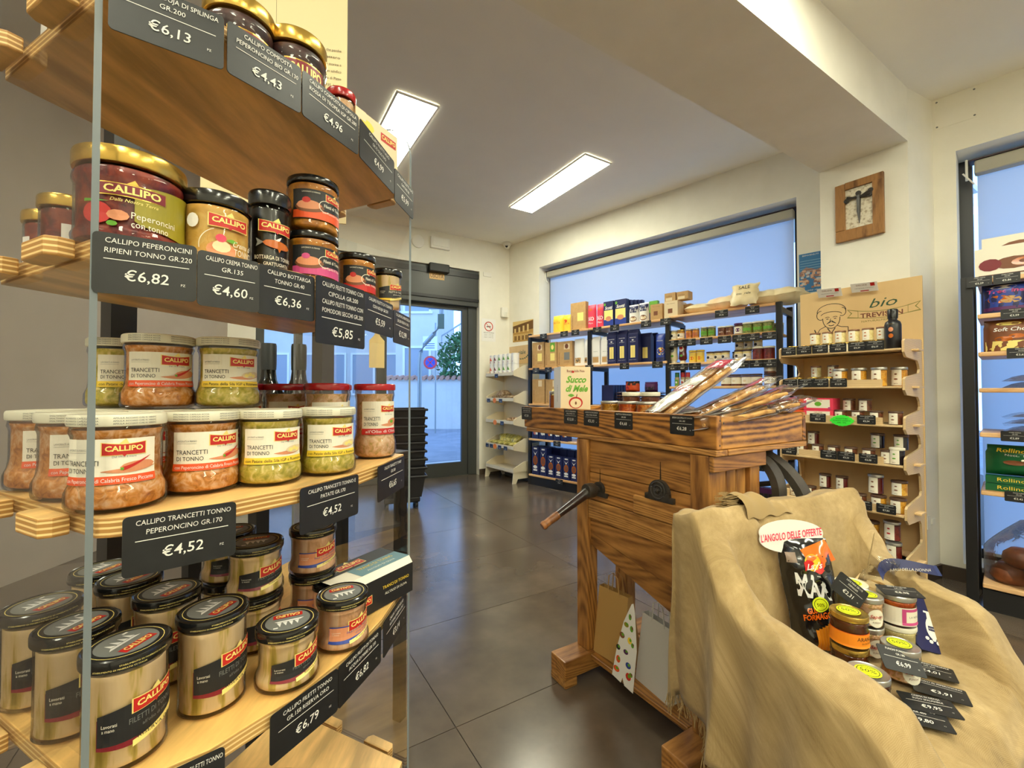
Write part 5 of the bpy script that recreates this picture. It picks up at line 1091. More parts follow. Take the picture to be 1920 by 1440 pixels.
for s_ in (-1, 1): g.poly(mp, [(cx + s_ * .11, cz - .008), (cx + s_ * .165, cz + .006), (cx + s_ * .145, cz - .02), (cx + s_ * .165, cz - .045), (cx + s_ * .11, cz - .052)], 3, .0005); g.poly(mp, [(cx + s_ * .112, cz - .012), (cx + s_ * .158, cz + .001), (cx + s_ * .139, cz - .02), (cx + s_ * .158, cz - .040), (cx + s_ * .112, cz - .048)], 4, .0007)
g.text(mp, 'TREVISAN', cx - .005, cz - .054, .026, 1, w=.19, off=.001, bold=.02); g.text(mp, 'NATURALMENTE', cx - .02, cz - .080, .011, 3, w=.15)
# line drawing of a moustached man in a cap
fx, fz = .165, 1.50
def ln(pts, w_=.0035):
    for (a, b), (c, d) in zip(pts, pts[1:]):
        L = math.hypot(c - a, d - b) or 1; nx, nz = -(d - b) / L * w_ / 2, (c - a) / L * w_ / 2
        g.poly(mp, [(a + nx, b + nz), (a - nx, b - nz), (c - nx, d - nz), (c + nx, d + nz)], 2, .0006)
def arcp(cx_, cz_, rx, rz, a0, a1, n=12): return [(cx_ + rx * cos(R(a0 + (a1 - a0) * k / n)), cz_ + rz * sin(R(a0 + (a1 - a0) * k / n))) for k in range(n + 1)]
ln(arcp(fx, fz, .045, .060, 175, 365)); ln(arcp(fx, fz + .045, .075, .045, -10, 190)); ln(arcp(fx - .055, fz + .025, .022, .028, 80, 300)); ln(arcp(fx, fz + .02, .055, .022, 10, 170)); ln(arcp(fx + .055, fz + .035, .02, .025, -120, 90))
for s_ in (-1, 1):
    ln(arcp(fx + s_ * .02, fz + .005, .012, .006, 20, 160), .003); ln([(fx + s_ * .02 - .006, fz - .001), (fx + s_ * .02 + .006, fz - .001)], .004)
    g.poly(mp, [(fx, fz - .020), (fx + s_ * .026, fz - .034), (fx + s_ * .022, fz - .027), (fx + s_ * .006, fz - .014)], 2, .0007)
ln([(fx - .003, fz), (fx - .007, fz - .013), (fx + .006, fz - .013)], .003); ln(arcp(fx, fz - .036, .014, .008, 190, 350), .004)
ln([(fx - .03, fz - .045), (fx - .06, fz - .06), (fx - .085, fz - .10)]); ln([(fx + .03, fz - .045), (fx + .05, fz - .055), (fx + .085, fz - .06), (fx + .085, fz - .10)]); ln([(fx - .02, fz - .058), (fx, fz - .09), (fx + .02, fz - .058)], .005); ln([(fx - .09, fz - .06), (fx - .075, fz - .1)], .006)
obj('print', g, jm, back)
for k, z in enumerate(JZ):
    g = G().box(.012, JW - .012, .0, JD_ - .012, -.010, 0); g.box(-.028, JW + .028, .12, .20, -.010, 0); sh = obj('shelf', g, birch, js, (0, 0, z), bevel=.002)
    if k: obj('lip', G().box(.1 if k > 1 else .22, JW - .09, .004, .012, 0, .036), birch, sh)
# side panels with cut-outs
def sidep(x0, x1):
    g = G(); P = [(JD_, .02), (JD_, 1.32), (JD_ - .03, 1.33)]; P2 = []
    for k, z in enumerate(JZ):
        P += [(.02, z + .045), (.0, z + .035), (.0, z - .02), (.03, z - .045), (JD_ - .10, z - .055), (JD_ - .075, z - .075)]
        zn = JZ[k + 1] + .045 if k < 5 else .0
        P += [(JD_ - .06, zn + .045), (JD_ - .075, zn + .025)] if k < 5 else [(JD_ - .08, .02)]
    vs = [(x0, y, z) for y, z in P] + [(x1, y, z) for y, z in P]; n = len(P)
    g.add(vs, [tuple(range(n)), tuple(range(2 * n - 1, n - 1, -1))] + [(i, n + i, n + (i + 1) % n, (i + 1) % n) for i in range(n)])
    # one outline polygon is concave; triangulate
    import mathutils.geometry as mg
    tri = mg.tessellate_polygon([[Vector((0, y, z)) for y, z in P]])
    g.f = g.f[2:]; g.m = g.m[2:]
    for t3 in tri: g.f.append(tuple(t3)); g.m.append(0); g.f.append(tuple(n + i for i in reversed(t3))); g.m.append(0)
    return obj('side_panel', g, birch, js)
sidep(.0, .010); sidep(JW - .010, JW)
for k, z in enumerate(JZ): obj('corner_peg', G().lathe([(0, 0), (.014, 0), (.014, .038), (0, .038)], 12), birch, js, (.028, .02, z))
for k, (s_, lb) in enumerate([(.17, 'left'), (.34, 'right')]):
    g = G().box(-.062, .062, -.002, 0, 0, .058, WH); mpp = flat(-.002); g.text(mpp, 'DELIZIE', -.01, .04, .008, BR, w=.06); g.rect(mpp, .03, .05, .034, .054, RD, .0004); g.rect(mpp, -.02, .02, .004, .010, RD, .0004); g.text(mpp, 'ORIGINALE ITALIANO', 0, .022, .005, GY, w=.09)
    tag(obj('leaflet', g, PM, None, FJ.w(s_, JD_ - .035, JTOP - .045), rot=(R(38), R(4), R(FJ.deg))), f'white promotional leaflet clipped to the top of the jam stand, {lb} one', 'leaflet', 'leaflets on the jam stand')
# jars on the jam stand: label card on the left side of each
def jj(key, lb, s_, y_, z, r, H, lid, cont, grp, turn=20, pic=BR):
    sjar('jj' + key, lb, FJ, s_, y_, z, r, H, lid, cont, [('r', -1.15, .15, .06, 1.0, IV), ('e', -.5, .74, .17, .05, pic), ('e', -.5, .44, .24, .05, pic), ('t', 'BIO', -.5, .14, .06, BR, .7)], grp, nm='jam_jar', turn=turn)
bl_ = pbr('brown_lid', (84, 60, 46), .35); cop = pbr('copper_lid', (150, 110, 84), .35, metal=.5)
g1 = 'pale honey jars on the top shelf of the jam stand'
for k in range(6): jj('a', 'small pale jar on the top shelf of the jam stand, ' + ORD[k] + ' of the upper row', .155 + k * .062, .10, JZ[0] + .056, .026, .068, gold if k % 2 else cop, f_pale, g1, pic=AM)
for k in range(7): jj('b', 'small pale jar behind the tags on the top jam shelf, ' + ORD[k] + ' in line', .05 + k * .064, .07 + (k > 0) * .03, JZ[0], .026, .055, gold, f_pale, g1)
t = thing('oil_bottle', 'matt black oil bottle at the right end of the top jam shelf', 'bottle', FJ.w(.515, .07, JZ[0] + .0), FJ.deg)
obj('body', G().lathe([(0, 0), (.032, 0), (.034, .004), (.034, .125), (.030, .14), (.018, .15), (.018, .162)], 26), pbr('bottle_matt', (20, 20, 26), .35), t, smooth=40); obj('cap', G().lathe([(0, .158), (.021, .158), (.022, .20), (.019, .206), (0, .206)], 22), pbr('cap_black', (14, 14, 14), .25), t, smooth=40)
g = G(); mp = cyl(.0342); g.ell(mp, 0, .10, .010, .012, SK, .0006, 12); g.ell(mp, 0, .068, .010, .011, AM, .0006, 12); g.text(mp, 'OLIO', 0, .125, .005, GD, w=.018); obj('label', g, PM, t)
g2_ = 'jars on the second shelf of the jam stand'
for k in range(3): jj('b', 'small pale jar behind the tags on the second jam shelf, ' + ORD[k], .08 + k * .075, .06, JZ[1], .026, .055, gold, f_pale, g2_)
jj('a', 'small pale jar standing higher at the left of the second jam shelf', .15, .12, JZ[1] + .056, .026, .068, gold, f_pale, g2_, pic=AM); jj('c', 'small dark jar with a chilli label standing higher on the second jam shelf', .235, .12, JZ[1] + .056, .026, .068, bl_, f_brn, g2_, pic=RD)
for k in range(4): jj('d', 'wide jar of nuts in honey on the second jam shelf, ' + ORD[k] + ' from the left', .285 + k * .085 - (k == 3) * .02, .07 + (k == 3) * .07, JZ[1] + .0, .034, .10, silver, f_amb if k != 1 else f_brn, g2_)
g3_ = 'jars and boxes on the third shelf of the jam stand'
for k, z in enumerate((JZ[2], JZ[2] + .066)):
    pack('sweets_box', ('upper' if k else 'lower') + ' crimson sweets box with a cream panel on the third jam shelf', 'box', FJ, .19, .03, z, .145, .10, .065, RS, [('r', .1, .9, .15, .88, IV), ('e', .5, .5, .12, .2, GN), ('t', 'DELIZIE', .5, .72, .1, AM, .4), ('e', .88, .15, .05, .1, PK)], g3_)
    pack('sweets_box', ('upper' if k else 'lower') + ' orange sweets box left of the crimson ones', 'box', FJ, .075, .04, z, .08, .10, .063, OR, [('r', .1, .8, .2, .8, AM)], g3_)
jj('e', 'brown jam jar upper left on the third jam shelf', .315, .10, JZ[2] + .062, .029, .068, bl_, f_brn, g3_); jj('e', 'brown jam jar upper right on the third jam shelf', .39, .09, JZ[2] + .062, .029, .068, bl_, f_brn, g3_)
for k in range(4): jj('e', 'brown jam jar in the lower row of the third jam shelf, ' + ORD[k], .29 + k * .078, .055, JZ[2], .029, .068, bl_, f_brn, g3_)
g4_ = 'jars on the fourth shelf of the jam stand'
for k, s_ in enumerate((.07, .14)): jj('f', 'dark jam jar standing higher at the left of the fourth jam shelf, ' + ('left' if k == 0 else 'right'), s_, .10, JZ[3] + .062, .029, .075, bl_, dkred, g4_)
for k in range(6): jj('e', 'brown jam jar in the lower row of the fourth jam shelf, ' + ORD[k], .10 + k * .078, .055, JZ[3], .029, .068, bl_, f_brn, g4_)
for k, s_ in enumerate((.435, .53)): jj('g', 'black berry jam jar standing higher at the right of the fourth shelf, ' + ('left' if k == 0 else 'right'), s_, .11, JZ[3] + .069, .030, .078, bl_, pbr('berry', (26, 18, 30), .25, coat=.4), g4_, pic=GN)
jj('h', 'white-lidded berry jam jar at the right front corner of the fourth shelf', .53, .045, JZ[3], .031, .085, whitelid, pbr('berry', (26, 18, 30), .25, coat=.4), g4_, pic=GN)
g5_ = 'jars on the fifth shelf of the jam stand'
for k in range(7): jj('e' if k < 5 else 'i', ('brown' if k < 5 else 'golden') + ' jam jar in the lower row of the fifth jam shelf, ' + ORD[k], .06 + k * .078, .055, JZ[4], .029 if k < 5 else .033, .075, bl_, f_brn if k < 5 else f_amb, g5_)
for k, s_ in enumerate((.20, .28)): jj('f', 'dark jam jar standing higher in the middle of the fifth shelf, ' + ('left' if k == 0 else 'right'), s_, .09, JZ[4] + .069, .029, .075, None, None, g5_)
jj('k', 'tall dark jam jar standing higher on the fifth shelf', .43, .09, JZ[4] + .076, .033, .10, silver, dkred, g5_, pic=BR); jj('i', 'golden jam jar standing higher at the right of the fifth shelf', .525, .09, JZ[4] + .084, .034, .10, silver, f_amb, g5_, pic=AM)
g6_ = 'jars on the lowest shelf of the jam stand'
for k in range(5): jj('l' if k % 2 else 'k', ('red' if k % 2 else 'dark') + ' jam jar in the lower row of the lowest jam shelf, ' + ORD[k], .18 + k * .082, .055, JZ[5], .034, .095 if k % 2 else .10, silver, f_jamr, g6_, pic=RD)
jj('i', 'golden jam jar standing higher on the lowest shelf', .41, .09, JZ[5] + .102, .034, .10, silver, f_amb, g6_); jj('l', 'red jam jar standing higher on the lowest shelf', .495, .085, JZ[5] + .102, .034, .095, silver, f_jamr, g6_, pic=RD)
FJt = [(.055, 0, '€4,15'), (.135, 0, '€4,16'), (.215, 0, '€3,89'), (.30, 0, '€4,52'), (.385, 0, '€4,39'), (.46, 0, '€4,19'), (.06, 1, '€4,10'), (.14, 1, '€4,07'), (.215, 1, '€4,17'), (.30, 1, '€12,90'), (.20, 2, '€8,19'), (.42, 2, '€5,54'), (.05, 3, '€4,45'), (.25, 3, '€5,19'), (.33, 3, '€5,25'), (.425, 3, '€6,08'), (.13, 4, '€4,98'), (.30, 4, '€3,96'), (.40, 4, '€9,45'), (.495, 4, '€7,84'), (.36, 5, '€6,50'), (.47, 5, '€5,65')]
for n_t, (s_, k, p) in enumerate(FJt): ptag(['CREMA SPALMABILE BIO', 'GR.150'], p, FJ.w(s_, -.002, JZ[k] + .022), FJ.deg, 'black price tag on the ' + ['top', 'second', 'third', 'fourth', 'fifth', 'lowest'][k] + ' shelf of the jam stand, ' + ORD[[q for q in FJt if q[1] == k].index(FJt[n_t])] + ' from the left', 'price tags on the jam stand', .078, .046)
g = G(); mp = flat(-.012); pts = []
for k in range(40): a = 2 * pi * k / 40; rr = 1 + .06 * sin(a * 16); pts.append((.056 * cos(a) * rr * (1 - .25 * abs(sin(a))), .030 * sin(a) * rr))
g.add([(0, -.008, 0)] + [(x, -.008, z) for x, z in pts], [(0, i + 1, (i + 1) % 40 + 1) for i in range(40)], FG); g.text(flat(-.009), 'PRODOTTI BIO', 0, .008, .006, IK, w=.055); g.text(flat(-.009), 'SCONTO OFFERTA', 0, -.003, .006, IK, w=.08); g.text(flat(-.009), 'DEL 10%', 0, -.014, .006, IK, w=.04)
tag(obj('offer_sticker', g, PM, None, FJ.w(.315, 0, JZ[2] + .012), FJ.deg), 'bright green cloud-shaped offer sticker on the third jam shelf', 'sticker')
# ================================================================ white stand near the room corner
FV = Fr(-.326, 5.45, -53.8); FV.nm = 'white corner stand'; VW = .585; VD = .28
vst = thing('white_stand', 'white stand with open trays in the corner between the entrance and the black shelving', 'display stand', FV.w(0, 0), FV.deg)
VZ = [1.265, .965, .70, .41, .145]
wpt = pbr('stand_cream', (226, 214, 186), .5)
obj('back_board', G().box(0, VW, VD - .01, VD, .03, 1.66 - .12), wpt, vst)
g = G().box(.14, VW, VD - .02, VD - .011, 1.40, 1.62, 0); g.text(flat(VD - .02), 'viale', .40, 1.515, .05, 1, w=.15, bold=.01)
for a in range(8): g.ell(flat(VD - .02), .40 + .12 * cos(R(200 + a * 20)), 1.51 + .055 * sin(R(200 + a * 20)), .016, .009, 1, .0006, 8)
g.text(flat(VD - .02), 'DAL 1929', .25, 1.46, .012, 1, w=.06); obj('header_board', g, [birchf, pbr('viale_ink', (70, 92, 74), .6)], vst, bevel=.0)
for k, z in enumerate(VZ):
    sh = obj('tray', G().box(.01, VW - .01, 0, VD - .01, -.008, 0).box(.0, VW, -.004, .006, -.02, .018).box(.01, VW - .01, .006, .012, -.008, .012), wpt, vst, (0, 0, z))
    for x in (0, VW - .01):
        g = G(); P = [(0, -.025), (0, .03), (VD * .55, .10), (VD, .10), (VD, -.09), (VD * .7, -.07)]
        vs = [(x, y, q) for y, q in P] + [(x + .01, y, q) for y, q in P]; n = 6
        g.add(vs, [tuple(range(n)), tuple(range(2 * n - 1, n - 1, -1))] + [(i, n + i, n + (i + 1) % n, (i + 1) % n) for i in range(n)]); obj('side', g, wpt, sh)
for x in (0, VW - .012):
    g = G(); P = [(0, .13), (-.015, .0), (.035, 0), (.06, .05), (VD - .06, .05), (VD - .035, 0), (VD, 0), (VD, .13)]
    vs = [(x, y, q) for y, q in P] + [(x + .012, y, q) for y, q in P]; n = 8
    g.add(vs, [(0, 1, 2, 3), (0, 3, 4, 7), (4, 5, 6, 7), (11, 10, 9, 8), (15, 12, 11, 8), (15, 14, 13, 12)] + [(i, n + i, n + (i + 1) % n, (i + 1) % n) for i in range(n)]); obj('foot', g, wpt, vst)
for r_ in range(2):
    for k in range(6):
        c = [(OR, 'orange'), (MR, 'maroon'), (GN, 'green'), (GN, 'green'), (GN, 'green'), (WH, 'plain')][k]
        lb = f'white tin with {c[1]} mark in the {"upper" if r_ else "lower"} row of tins, {ORD[k]} from the left'
        t = thing('tea_tin', lb, 'tin', FV.w(.06 + k * .093, .07, VZ[0] + r_ * .122), FV.deg, 'white tins on the corner stand')
        g = G().lathe([(0, 0), (.043, 0), (.043, .112), (.0445, .113), (.0445, .12), (0, .12)], 20, WH); mp = cyl(.0432)
        g.band(mp, -.024, .024, lambda q: .05 + .022 * (1 - abs(2 * q - 1)), lambda q: .044 * (1 - abs(2 * q - 1)) + .0004, c[0], .0006, 12); g.rect(mp, -.018, .0, .02, .045, c[0] if k < 2 else WH, .0006, 3); g.rect(mp, -.006, .002, .02, .03, RD, .0008, 1); obj('body', g, PM, t, smooth=30)
pap = mottled('wrapped_brown', [(.4, (130, 100, 70)), (.6, (190, 166, 134))], 30, .5)
for k, (x, m_, h) in enumerate([(.10, pap, .05), (.22, pap, .11), (.36, pap, .05), (.48, pap, .045)]): softbag('wrapped_packet', 'brown wrapped packet on the second white tray, ' + ORD[k] + ' from the left', FV, x, .12, VZ[1] + .002, .15, .14, h, m_, k * 17 - 20, grp='packets on the second white tray')
softbag('nut_bag', 'small bag of pale nuts leaning on the third white tray', FV, .44, .12, VZ[2] + .002, .20, .09, .05, mottled('nuts', [(.4, (120, 80, 50)), (.55, (220, 190, 150))], 60, .4), 50)
ylw = mottled('yellow_bag', [(.4, (150, 140, 60)), (.6, (222, 210, 120))], 30, .3, coat=.3)
for k, x in enumerate((.09, .19, .28, .37, .47)): softbag('pasta_sachet', 'small yellow bag on the fourth white tray, ' + ORD[k] + ' from the left', FV, x, .10, VZ[3] + .002, .13, .13, .05, ylw, k * 13, grp='yellow bags on the fourth white tray')
for k, x in enumerate((.18, .30, .42)): softbag('pasta_sachet', 'yellow bag heaped at the back of the fourth white tray, ' + ORD[k], FV, x, .18, VZ[3] + .05, .16, .13, .07, ylw, 60 - k * 40, 35, grp='yellow bags on the fourth white tray')
tagn = pbr('tag_navy', (36, 50, 78), .5); tago = pbr('tag_orange', (236, 130, 30), .5)
for k, (x, z, c) in enumerate([(.24, 0, 0), (.07, 1, 0), (.20, 1, 1), (.33, 1, 0), (.21, 2, 1), (.36, 2, 0), (.04, 3, 0), (.13, 3, 0), (.21, 3, 1), (.31, 3, 0), (.43, 3, 0)]):
    g = G().box(-.035, .035, -.0012, 0, -.025, .02, 0)
    if c: g = G(); g.prism([(.036 * cos(2 * pi * i / 16) * (1 + .08 * (i % 2)), .030 * sin(2 * pi * i / 16) * (1 + .08 * (i % 2))) for i in range(16)], 0, .0012, 0, Matrix.Rotation(R(90), 4, 'X'))
    else: g.text(flat(-.0012), '€4,50', 0, -.015, .008, 1, w=.03)
    tag(obj('offer_tag' if c else 'price_tag', g, [tago if c else tagn, chalk], None, FV.w(x, -.006, VZ[z] - .015), FV.deg), ('round orange offer tag' if c else 'small navy price tag') + ' on the ' + ['top', 'second', 'third', 'fourth'][z] + f' white tray, {ORD[[q[0] for q in [(.24, 0), (.07, 1), (.20, 1), (.33, 1), (.21, 2), (.36, 2), (.04, 3), (.13, 3), (.21, 3), (.31, 3), (.43, 3)] if q[1] == z].index(x)]} from the left', 'price tag', 'tags on the white corner stand')
orange_b = pbr('print_bright_orange', (244, 142, 30), .45); dkgreen = pbr('print_dark_green', (20, 92, 52), .35, coat=.3)
# ================================================================ black shelving with cakes, right edge
FK = Fr(*FJ.o, -49); kx, ky_ = 2.275, 2.13
FK = Fr(kx, ky_, -49); FK.nm = 'right shelving'
s0 = FK.x(1820, 0)
cr_ = thing('shelving_rack', 'black shelving with cakes and bread bags in front of the right window', 'shelving', FK.w(0, 0), FK.deg)
KZ = [1.60, 1.43, 1.245, 1.07, .855, .575, .13]
xs = FK.x(1805, 0)
for x in (xs, xs + .95):
    for y in (0, .30): obj('post', G().box(x, x + .042, y, y + .03, 0, 1.62), black, cr_, bevel=.002)
    obj('bracket', G().box(x + .01, x + .03, .03, .3, 1.57, 1.60), black, cr_)
for z in KZ: obj('shelf', G().box(xs + .055, xs + .95, -.012, .33, z - .022, z), shelfw, cr_, bevel=.004)
obj('base', G().box(xs + .055, xs + .95, 0, .3, 0, .10), black, cr_)
xk = xs + .06
for k in range(2):
    t = pack('cake_carton', ('lower front' if k == 0 else 'upper rear') + ' pale cake carton with a chocolate roll picture on the right shelving', 'carton', FK, xk + .20 + k * .02, -.01 + k * .16, KZ[0] + k * .0, .42, .15, .145 + k * .085, IV,
      [('e', .30, .42 if k == 0 else .72, .16, .2 if k == 0 else .14, BR), ('e', .37, .42 if k == 0 else .70, .09, .13 if k == 0 else .09, AM), ('e', .38, .43 if k == 0 else .70, .045, .06 if k == 0 else .04, BR), ('e', .12, .42, .09, .2, MR if k == 0 else BR), ('t', 'VOGRIG', .70, .62 if k == 0 else .84, .10 if k == 0 else .06, BR, .24, .02), ('r', .5, .95, .18, .34, RD if k == 0 else IV), ('t', 'Strudel di mele', .7, .22, .08, IV if k == 0 else BR, .4), ('r', .03, .4, .06, .10, BR)], 'cake cartons on the right shelving')
gX = 'snack bags on the right shelving'
stru = [('r', .05, .95, .2, .9, BL), ('e', .38, .45, .24, .13, AM), ('e', .62, .42, .22, .12, KR), ('e', .48, .86, .28, .07, WH), ('t', 'Treccine', .5, .66, .12, PK, .8, .02, .2), ('r', .05, .95, .08, .2, PU)]
for k in range(2): pack('pastry_bag', 'shiny blue bag of pastries on the right shelving, ' + ('left' if k == 0 else 'right') + ' one', 'bag', FK, xk + .085 + k * .185, .01, KZ[1], .155, .09, .145, NV, stru, gX, 'bag')
soft_ = [('r', .04, .96, .02, .32, CR), ('e', .4, .38, .18, .08, AM), ('e', .65, .46, .16, .07, AM), ('t', 'Soft Choc', .55, .62, .11, WH, .7, .02, .2), ('e', .5, .85, .25, .06, CR)]
for k in range(2): pack('pastry_bag', 'brown and cream bag of soft chocolate rolls, ' + ('left' if k == 0 else 'right') + ' one', 'bag', FK, xk + .095 + k * .20, .01, KZ[2], .165, .09, .155, BR, soft_, gX, 'bag')
flatb = mottled('flatbread', [(.35, (176, 128, 66)), (.5, (222, 184, 120)), (.65, (236, 206, 150))], 18, .7, bs=.4)
for z, n, lb in ((KZ[3], 2, 'upper'), (KZ[4], 3, 'lower')):
    for k in range(n):
        t = thing('flatbread_pack', f'clear pack of flatbreads on the {lb} flatbread board of the right shelving, ' + ORD[k] + ' from below', 'bread pack', FK.w(xk + .28, .14, z + k * .034 + .001), FK.deg + k * 2, 'flatbread packs')
        obj('bread', G().lathe([(0, 0), (.12, .002), (.125, .012), (.12, .026), (0, .03)], 28), flatb, t, smooth=40)
        g = G().sheet(lambda a, b: ((a - .5) * .42, (b - .5) * .27, .031 * (1 - (2 * a - 1) ** 6) * (1 - (2 * b - 1) ** 6) + .0005), 14, 8); obj('wrap', g, cello, t, smooth=60)
PM.append(orange_b); PM.append(dkgreen); rol = [('p', [(.42, 0), (.30, .55), (.5, 1), (1, 1), (1, 0)], IV), ('e', .72, .55, .24, .16, BR), ('e', .62, .52, .07, .12, AM), ('t', 'Rollino', .22, .78, .12, YE, .34, .02, .2), ('t', 'Nocciola', .26, .66, .07, WH, .2), ('e', .25, .45, .10, .08, BR)]
for k in range(3): pack('roll_cake_bag', 'green bag of hazelnut cake rolls, ' + ['bottom one', 'second from below', 'upright top one'][k], 'bag', FK, xk + .20, .02 + k * .012, KZ[5] + .001 + (0, .036, .072)[k], .38, .10, .034 if k < 2 else .145, 26, rol if k == 2 else [('r', .42, 1, 0, 1, IV), ('t', 'Rollino', .22, .3, .5, YE, .3), ('e', .7, .5, .1, .3, BR)], gX, 'pillow' if k == 2 else 'box')
t = thing('bun_bag', 'clear bag of brown rolls with an oval cream label on the lowest right shelf', 'bread pack', FK.w(xk + .20, .13, KZ[6]), FK.deg)
bun = mottled('brown_bun', [(.35, (96, 50, 26)), (.6, (142, 80, 44))], 12, .45)
for k in range(7):
    x, y, z = [(-.12, -.04, 0), (.0, -.05, 0), (.12, -.04, 0), (-.10, .06, .0), (.08, .06, 0), (-.08, -.03, .08), (.06, -.03, .08)][k]
    obj('bun', G().lathe([(0.001, 0), (.05, .004), (.066, .03), (.06, .065), (.035, .09), (.001, .095)], 18), bun, t, (x, y, z), smooth=70)
g = G().sheet(lambda a, b: (.205 * cos(2 * pi * a) * (1 - .8 * max(0, b - .5) ** 1.2 * 1.7), .125 * sin(2 * pi * a) * (1 - .8 * max(0, b - .5) ** 1.2 * 1.7), .30 * b), 28, 12); obj('bag', g, cello, t, smooth=70)
g = G(); mp = lambda x, z, o: (x, -.129 - o + .3 * x * x, z); g.ell(mp, .03, .10, .10, .055, IV, .0, 28); g.text(mp, 'PANINI AL LATTE', .03, .115, .012, BR, w=.12, off=.001); g.band(mp, -.04, .11, lambda q: .10 - .01 * q, .006, AM, .001); g.text(mp, 'INGREDIENTI FARINA', .03, .075, .006, GY, w=.10, off=.001); obj('label', g, PM, t)
for u, z, p, lb in ((1840, KZ[0], '€5,29', 'left'), (1892, KZ[0], '€5,86', 'right'), (1905, KZ[1], '€3,59', ''), (1915, KZ[2], '€3,65', ''), (1900, KZ[4], '€2,89', ''), (1905, KZ[5], '€2,42', '')):
    ptag(['VOGRIG GUBANA', 'GR.450'], p, FK.w(FK.x(u, -.013), -.0135, z - .012), FK.deg, 'price tag on the right shelving, ' + {KZ[0]: 'top board, ' + lb + ' one', KZ[1]: 'under the blue pastry bags', KZ[2]: 'under the brown roll bags', KZ[4]: 'under the flatbreads', KZ[5]: 'under the green cake rolls'}[z], 'price tags on the right shelving', .085, .048)
# ================================================================ old wooden winnowing machine with display tray
FM = Fr(.056, 1.99, -58.7); FM.nm = 'wooden tray'
mc = thing('winnowing_machine', 'old wooden grain winnowing machine with iron crank carrying the display tray', 'machine', FM.w(0, 0), FM.deg)
def oldm(i, ax='X'):
    """boards of slightly different tone"""
    c = [((182, 128, 66), (112, 68, 28)), ((170, 118, 58), (100, 60, 24)), ((190, 138, 74), (120, 76, 34))][i % 3]
    return wood(f'old_pine_{ax}{i % 3}', c[0], c[1], ax, 4.2 + i % 3, 7, .46, coat=.12, knots=.5, bs=.2, rings=170, amp=.20)
def plank(nm, x0, x1, y0, y1, z0, z1, i=0, ax='X', par=None, bev=.003):
    cx, cy, cz = (x0 + x1) / 2, (y0 + y1) / 2, (z0 + z1) / 2
    return obj(nm, G().box(x0 - cx, x1 - cx, y0 - cy, y1 - cy, z0 - cz, z1 - cz), oldm(i, ax), par or mc, (cx, cy, cz), bevel=bev)
TL_, TDp, ZT, ZB = .955, .478, .985, .875
# tray: front, back, two ends, floor boards and the thin bottom edging
old_f = wood('tray_pine', (182, 124, 56), (82, 44, 16), 'X', 4.4, 5, .42, coat=.12, knots=.6, bs=.2, rings=150, amp=.24)
old_e = wood('tray_pine_end', (200, 142, 66), (84, 46, 16), 'Y', 4.0, 4, .42, coat=.12, knots=.6, bs=.2, rings=140, amp=.27)  # paler than the shaded front: brighter light on the ends put into the colour
tr = thing('display_tray', 'wide shallow wooden tray with bold grain on top of the winnowing machine', 'tray', FM.w(0, 0), FM.deg)
obj('front_board', G().box(0, TL_, 0, .022, .893, ZT), old_f, tr, bevel=.003)
obj('back_board', G().box(0, TL_, TDp - .022, TDp, .893, ZT), old_f, tr, bevel=.003)
for x in (0, TL_ - .022): obj('end_board', G().box(x, x + .022, .0225, TDp - .0225, .893, ZT - .003), old_e, tr, bevel=.003)
for k in range(6): obj('floor_board', G().box(.022 + k * .152, .022 + k * .152 + .150, .022, TDp - .022, .930, .944), oldm(k, 'Y'), tr)
obj('edging', G().box(.02, TL_, -.002, .05, ZB, .892), oldm(2), tr, bevel=.003); obj('edging', G().box(TL_ - .05, TL_ + .002, .051, TDp, ZB, .892), oldm(2, 'Y'), tr, bevel=.003); obj('edging', G().box(.02, TL_ - .05, TDp - .05, TDp, ZB, .892), oldm(1), tr, bevel=.003)
g = G()
for x, y, z in ((TL_ + .0008, .012, .905), (TL_ + .0008, .014, .972), (TL_ + .0008, .466, .905), (TL_ + .0008, .466, .972), (TL_ + .0008, .03, .965)): g.lathe([(0, 0), (.003, 0), (.002, .0008), (0, .001)], 8, 0, Matrix.Translation((x, y, z)) @ Matrix.Rotation(R(90), 4, 'Y'))
o = obj('nails', g, iron, tr); o['kind'] = 'stuff'
# legs
LXa, LXb, LYb = .37, .87, .20
for i, (x, y) in enumerate(((LXa, 0), (LXb, 0), (LXa - .0, LYb), (LXb, LYb))): plank('leg', x, x + .06, y, y + .05, .095, ZB - .001, i, 'Z')
plank('rail', LXb + .06, LXb + .075, .0, .26, .83, .874, 1, 'Y')
# front boards
pf = .012
plank('front_panel', LXa + .061, LXb - .001, pf, pf + .02, .755, ZB - .001, 1)
plank('front_panel', LXa + .061, LXb - .001, pf, pf + .02, .685, .753, 0)
plank('cheek_board', .655, LXb - .001, pf - .012, pf + .008, .655, .715, 2)
plank('front_panel', LXa + .061, .654, pf - .004, pf + .016, .655, .683, 0)
plank('lower_rail', LXa + .061, LXb - .001, pf - .008, pf + .018, .585, .653, 2)
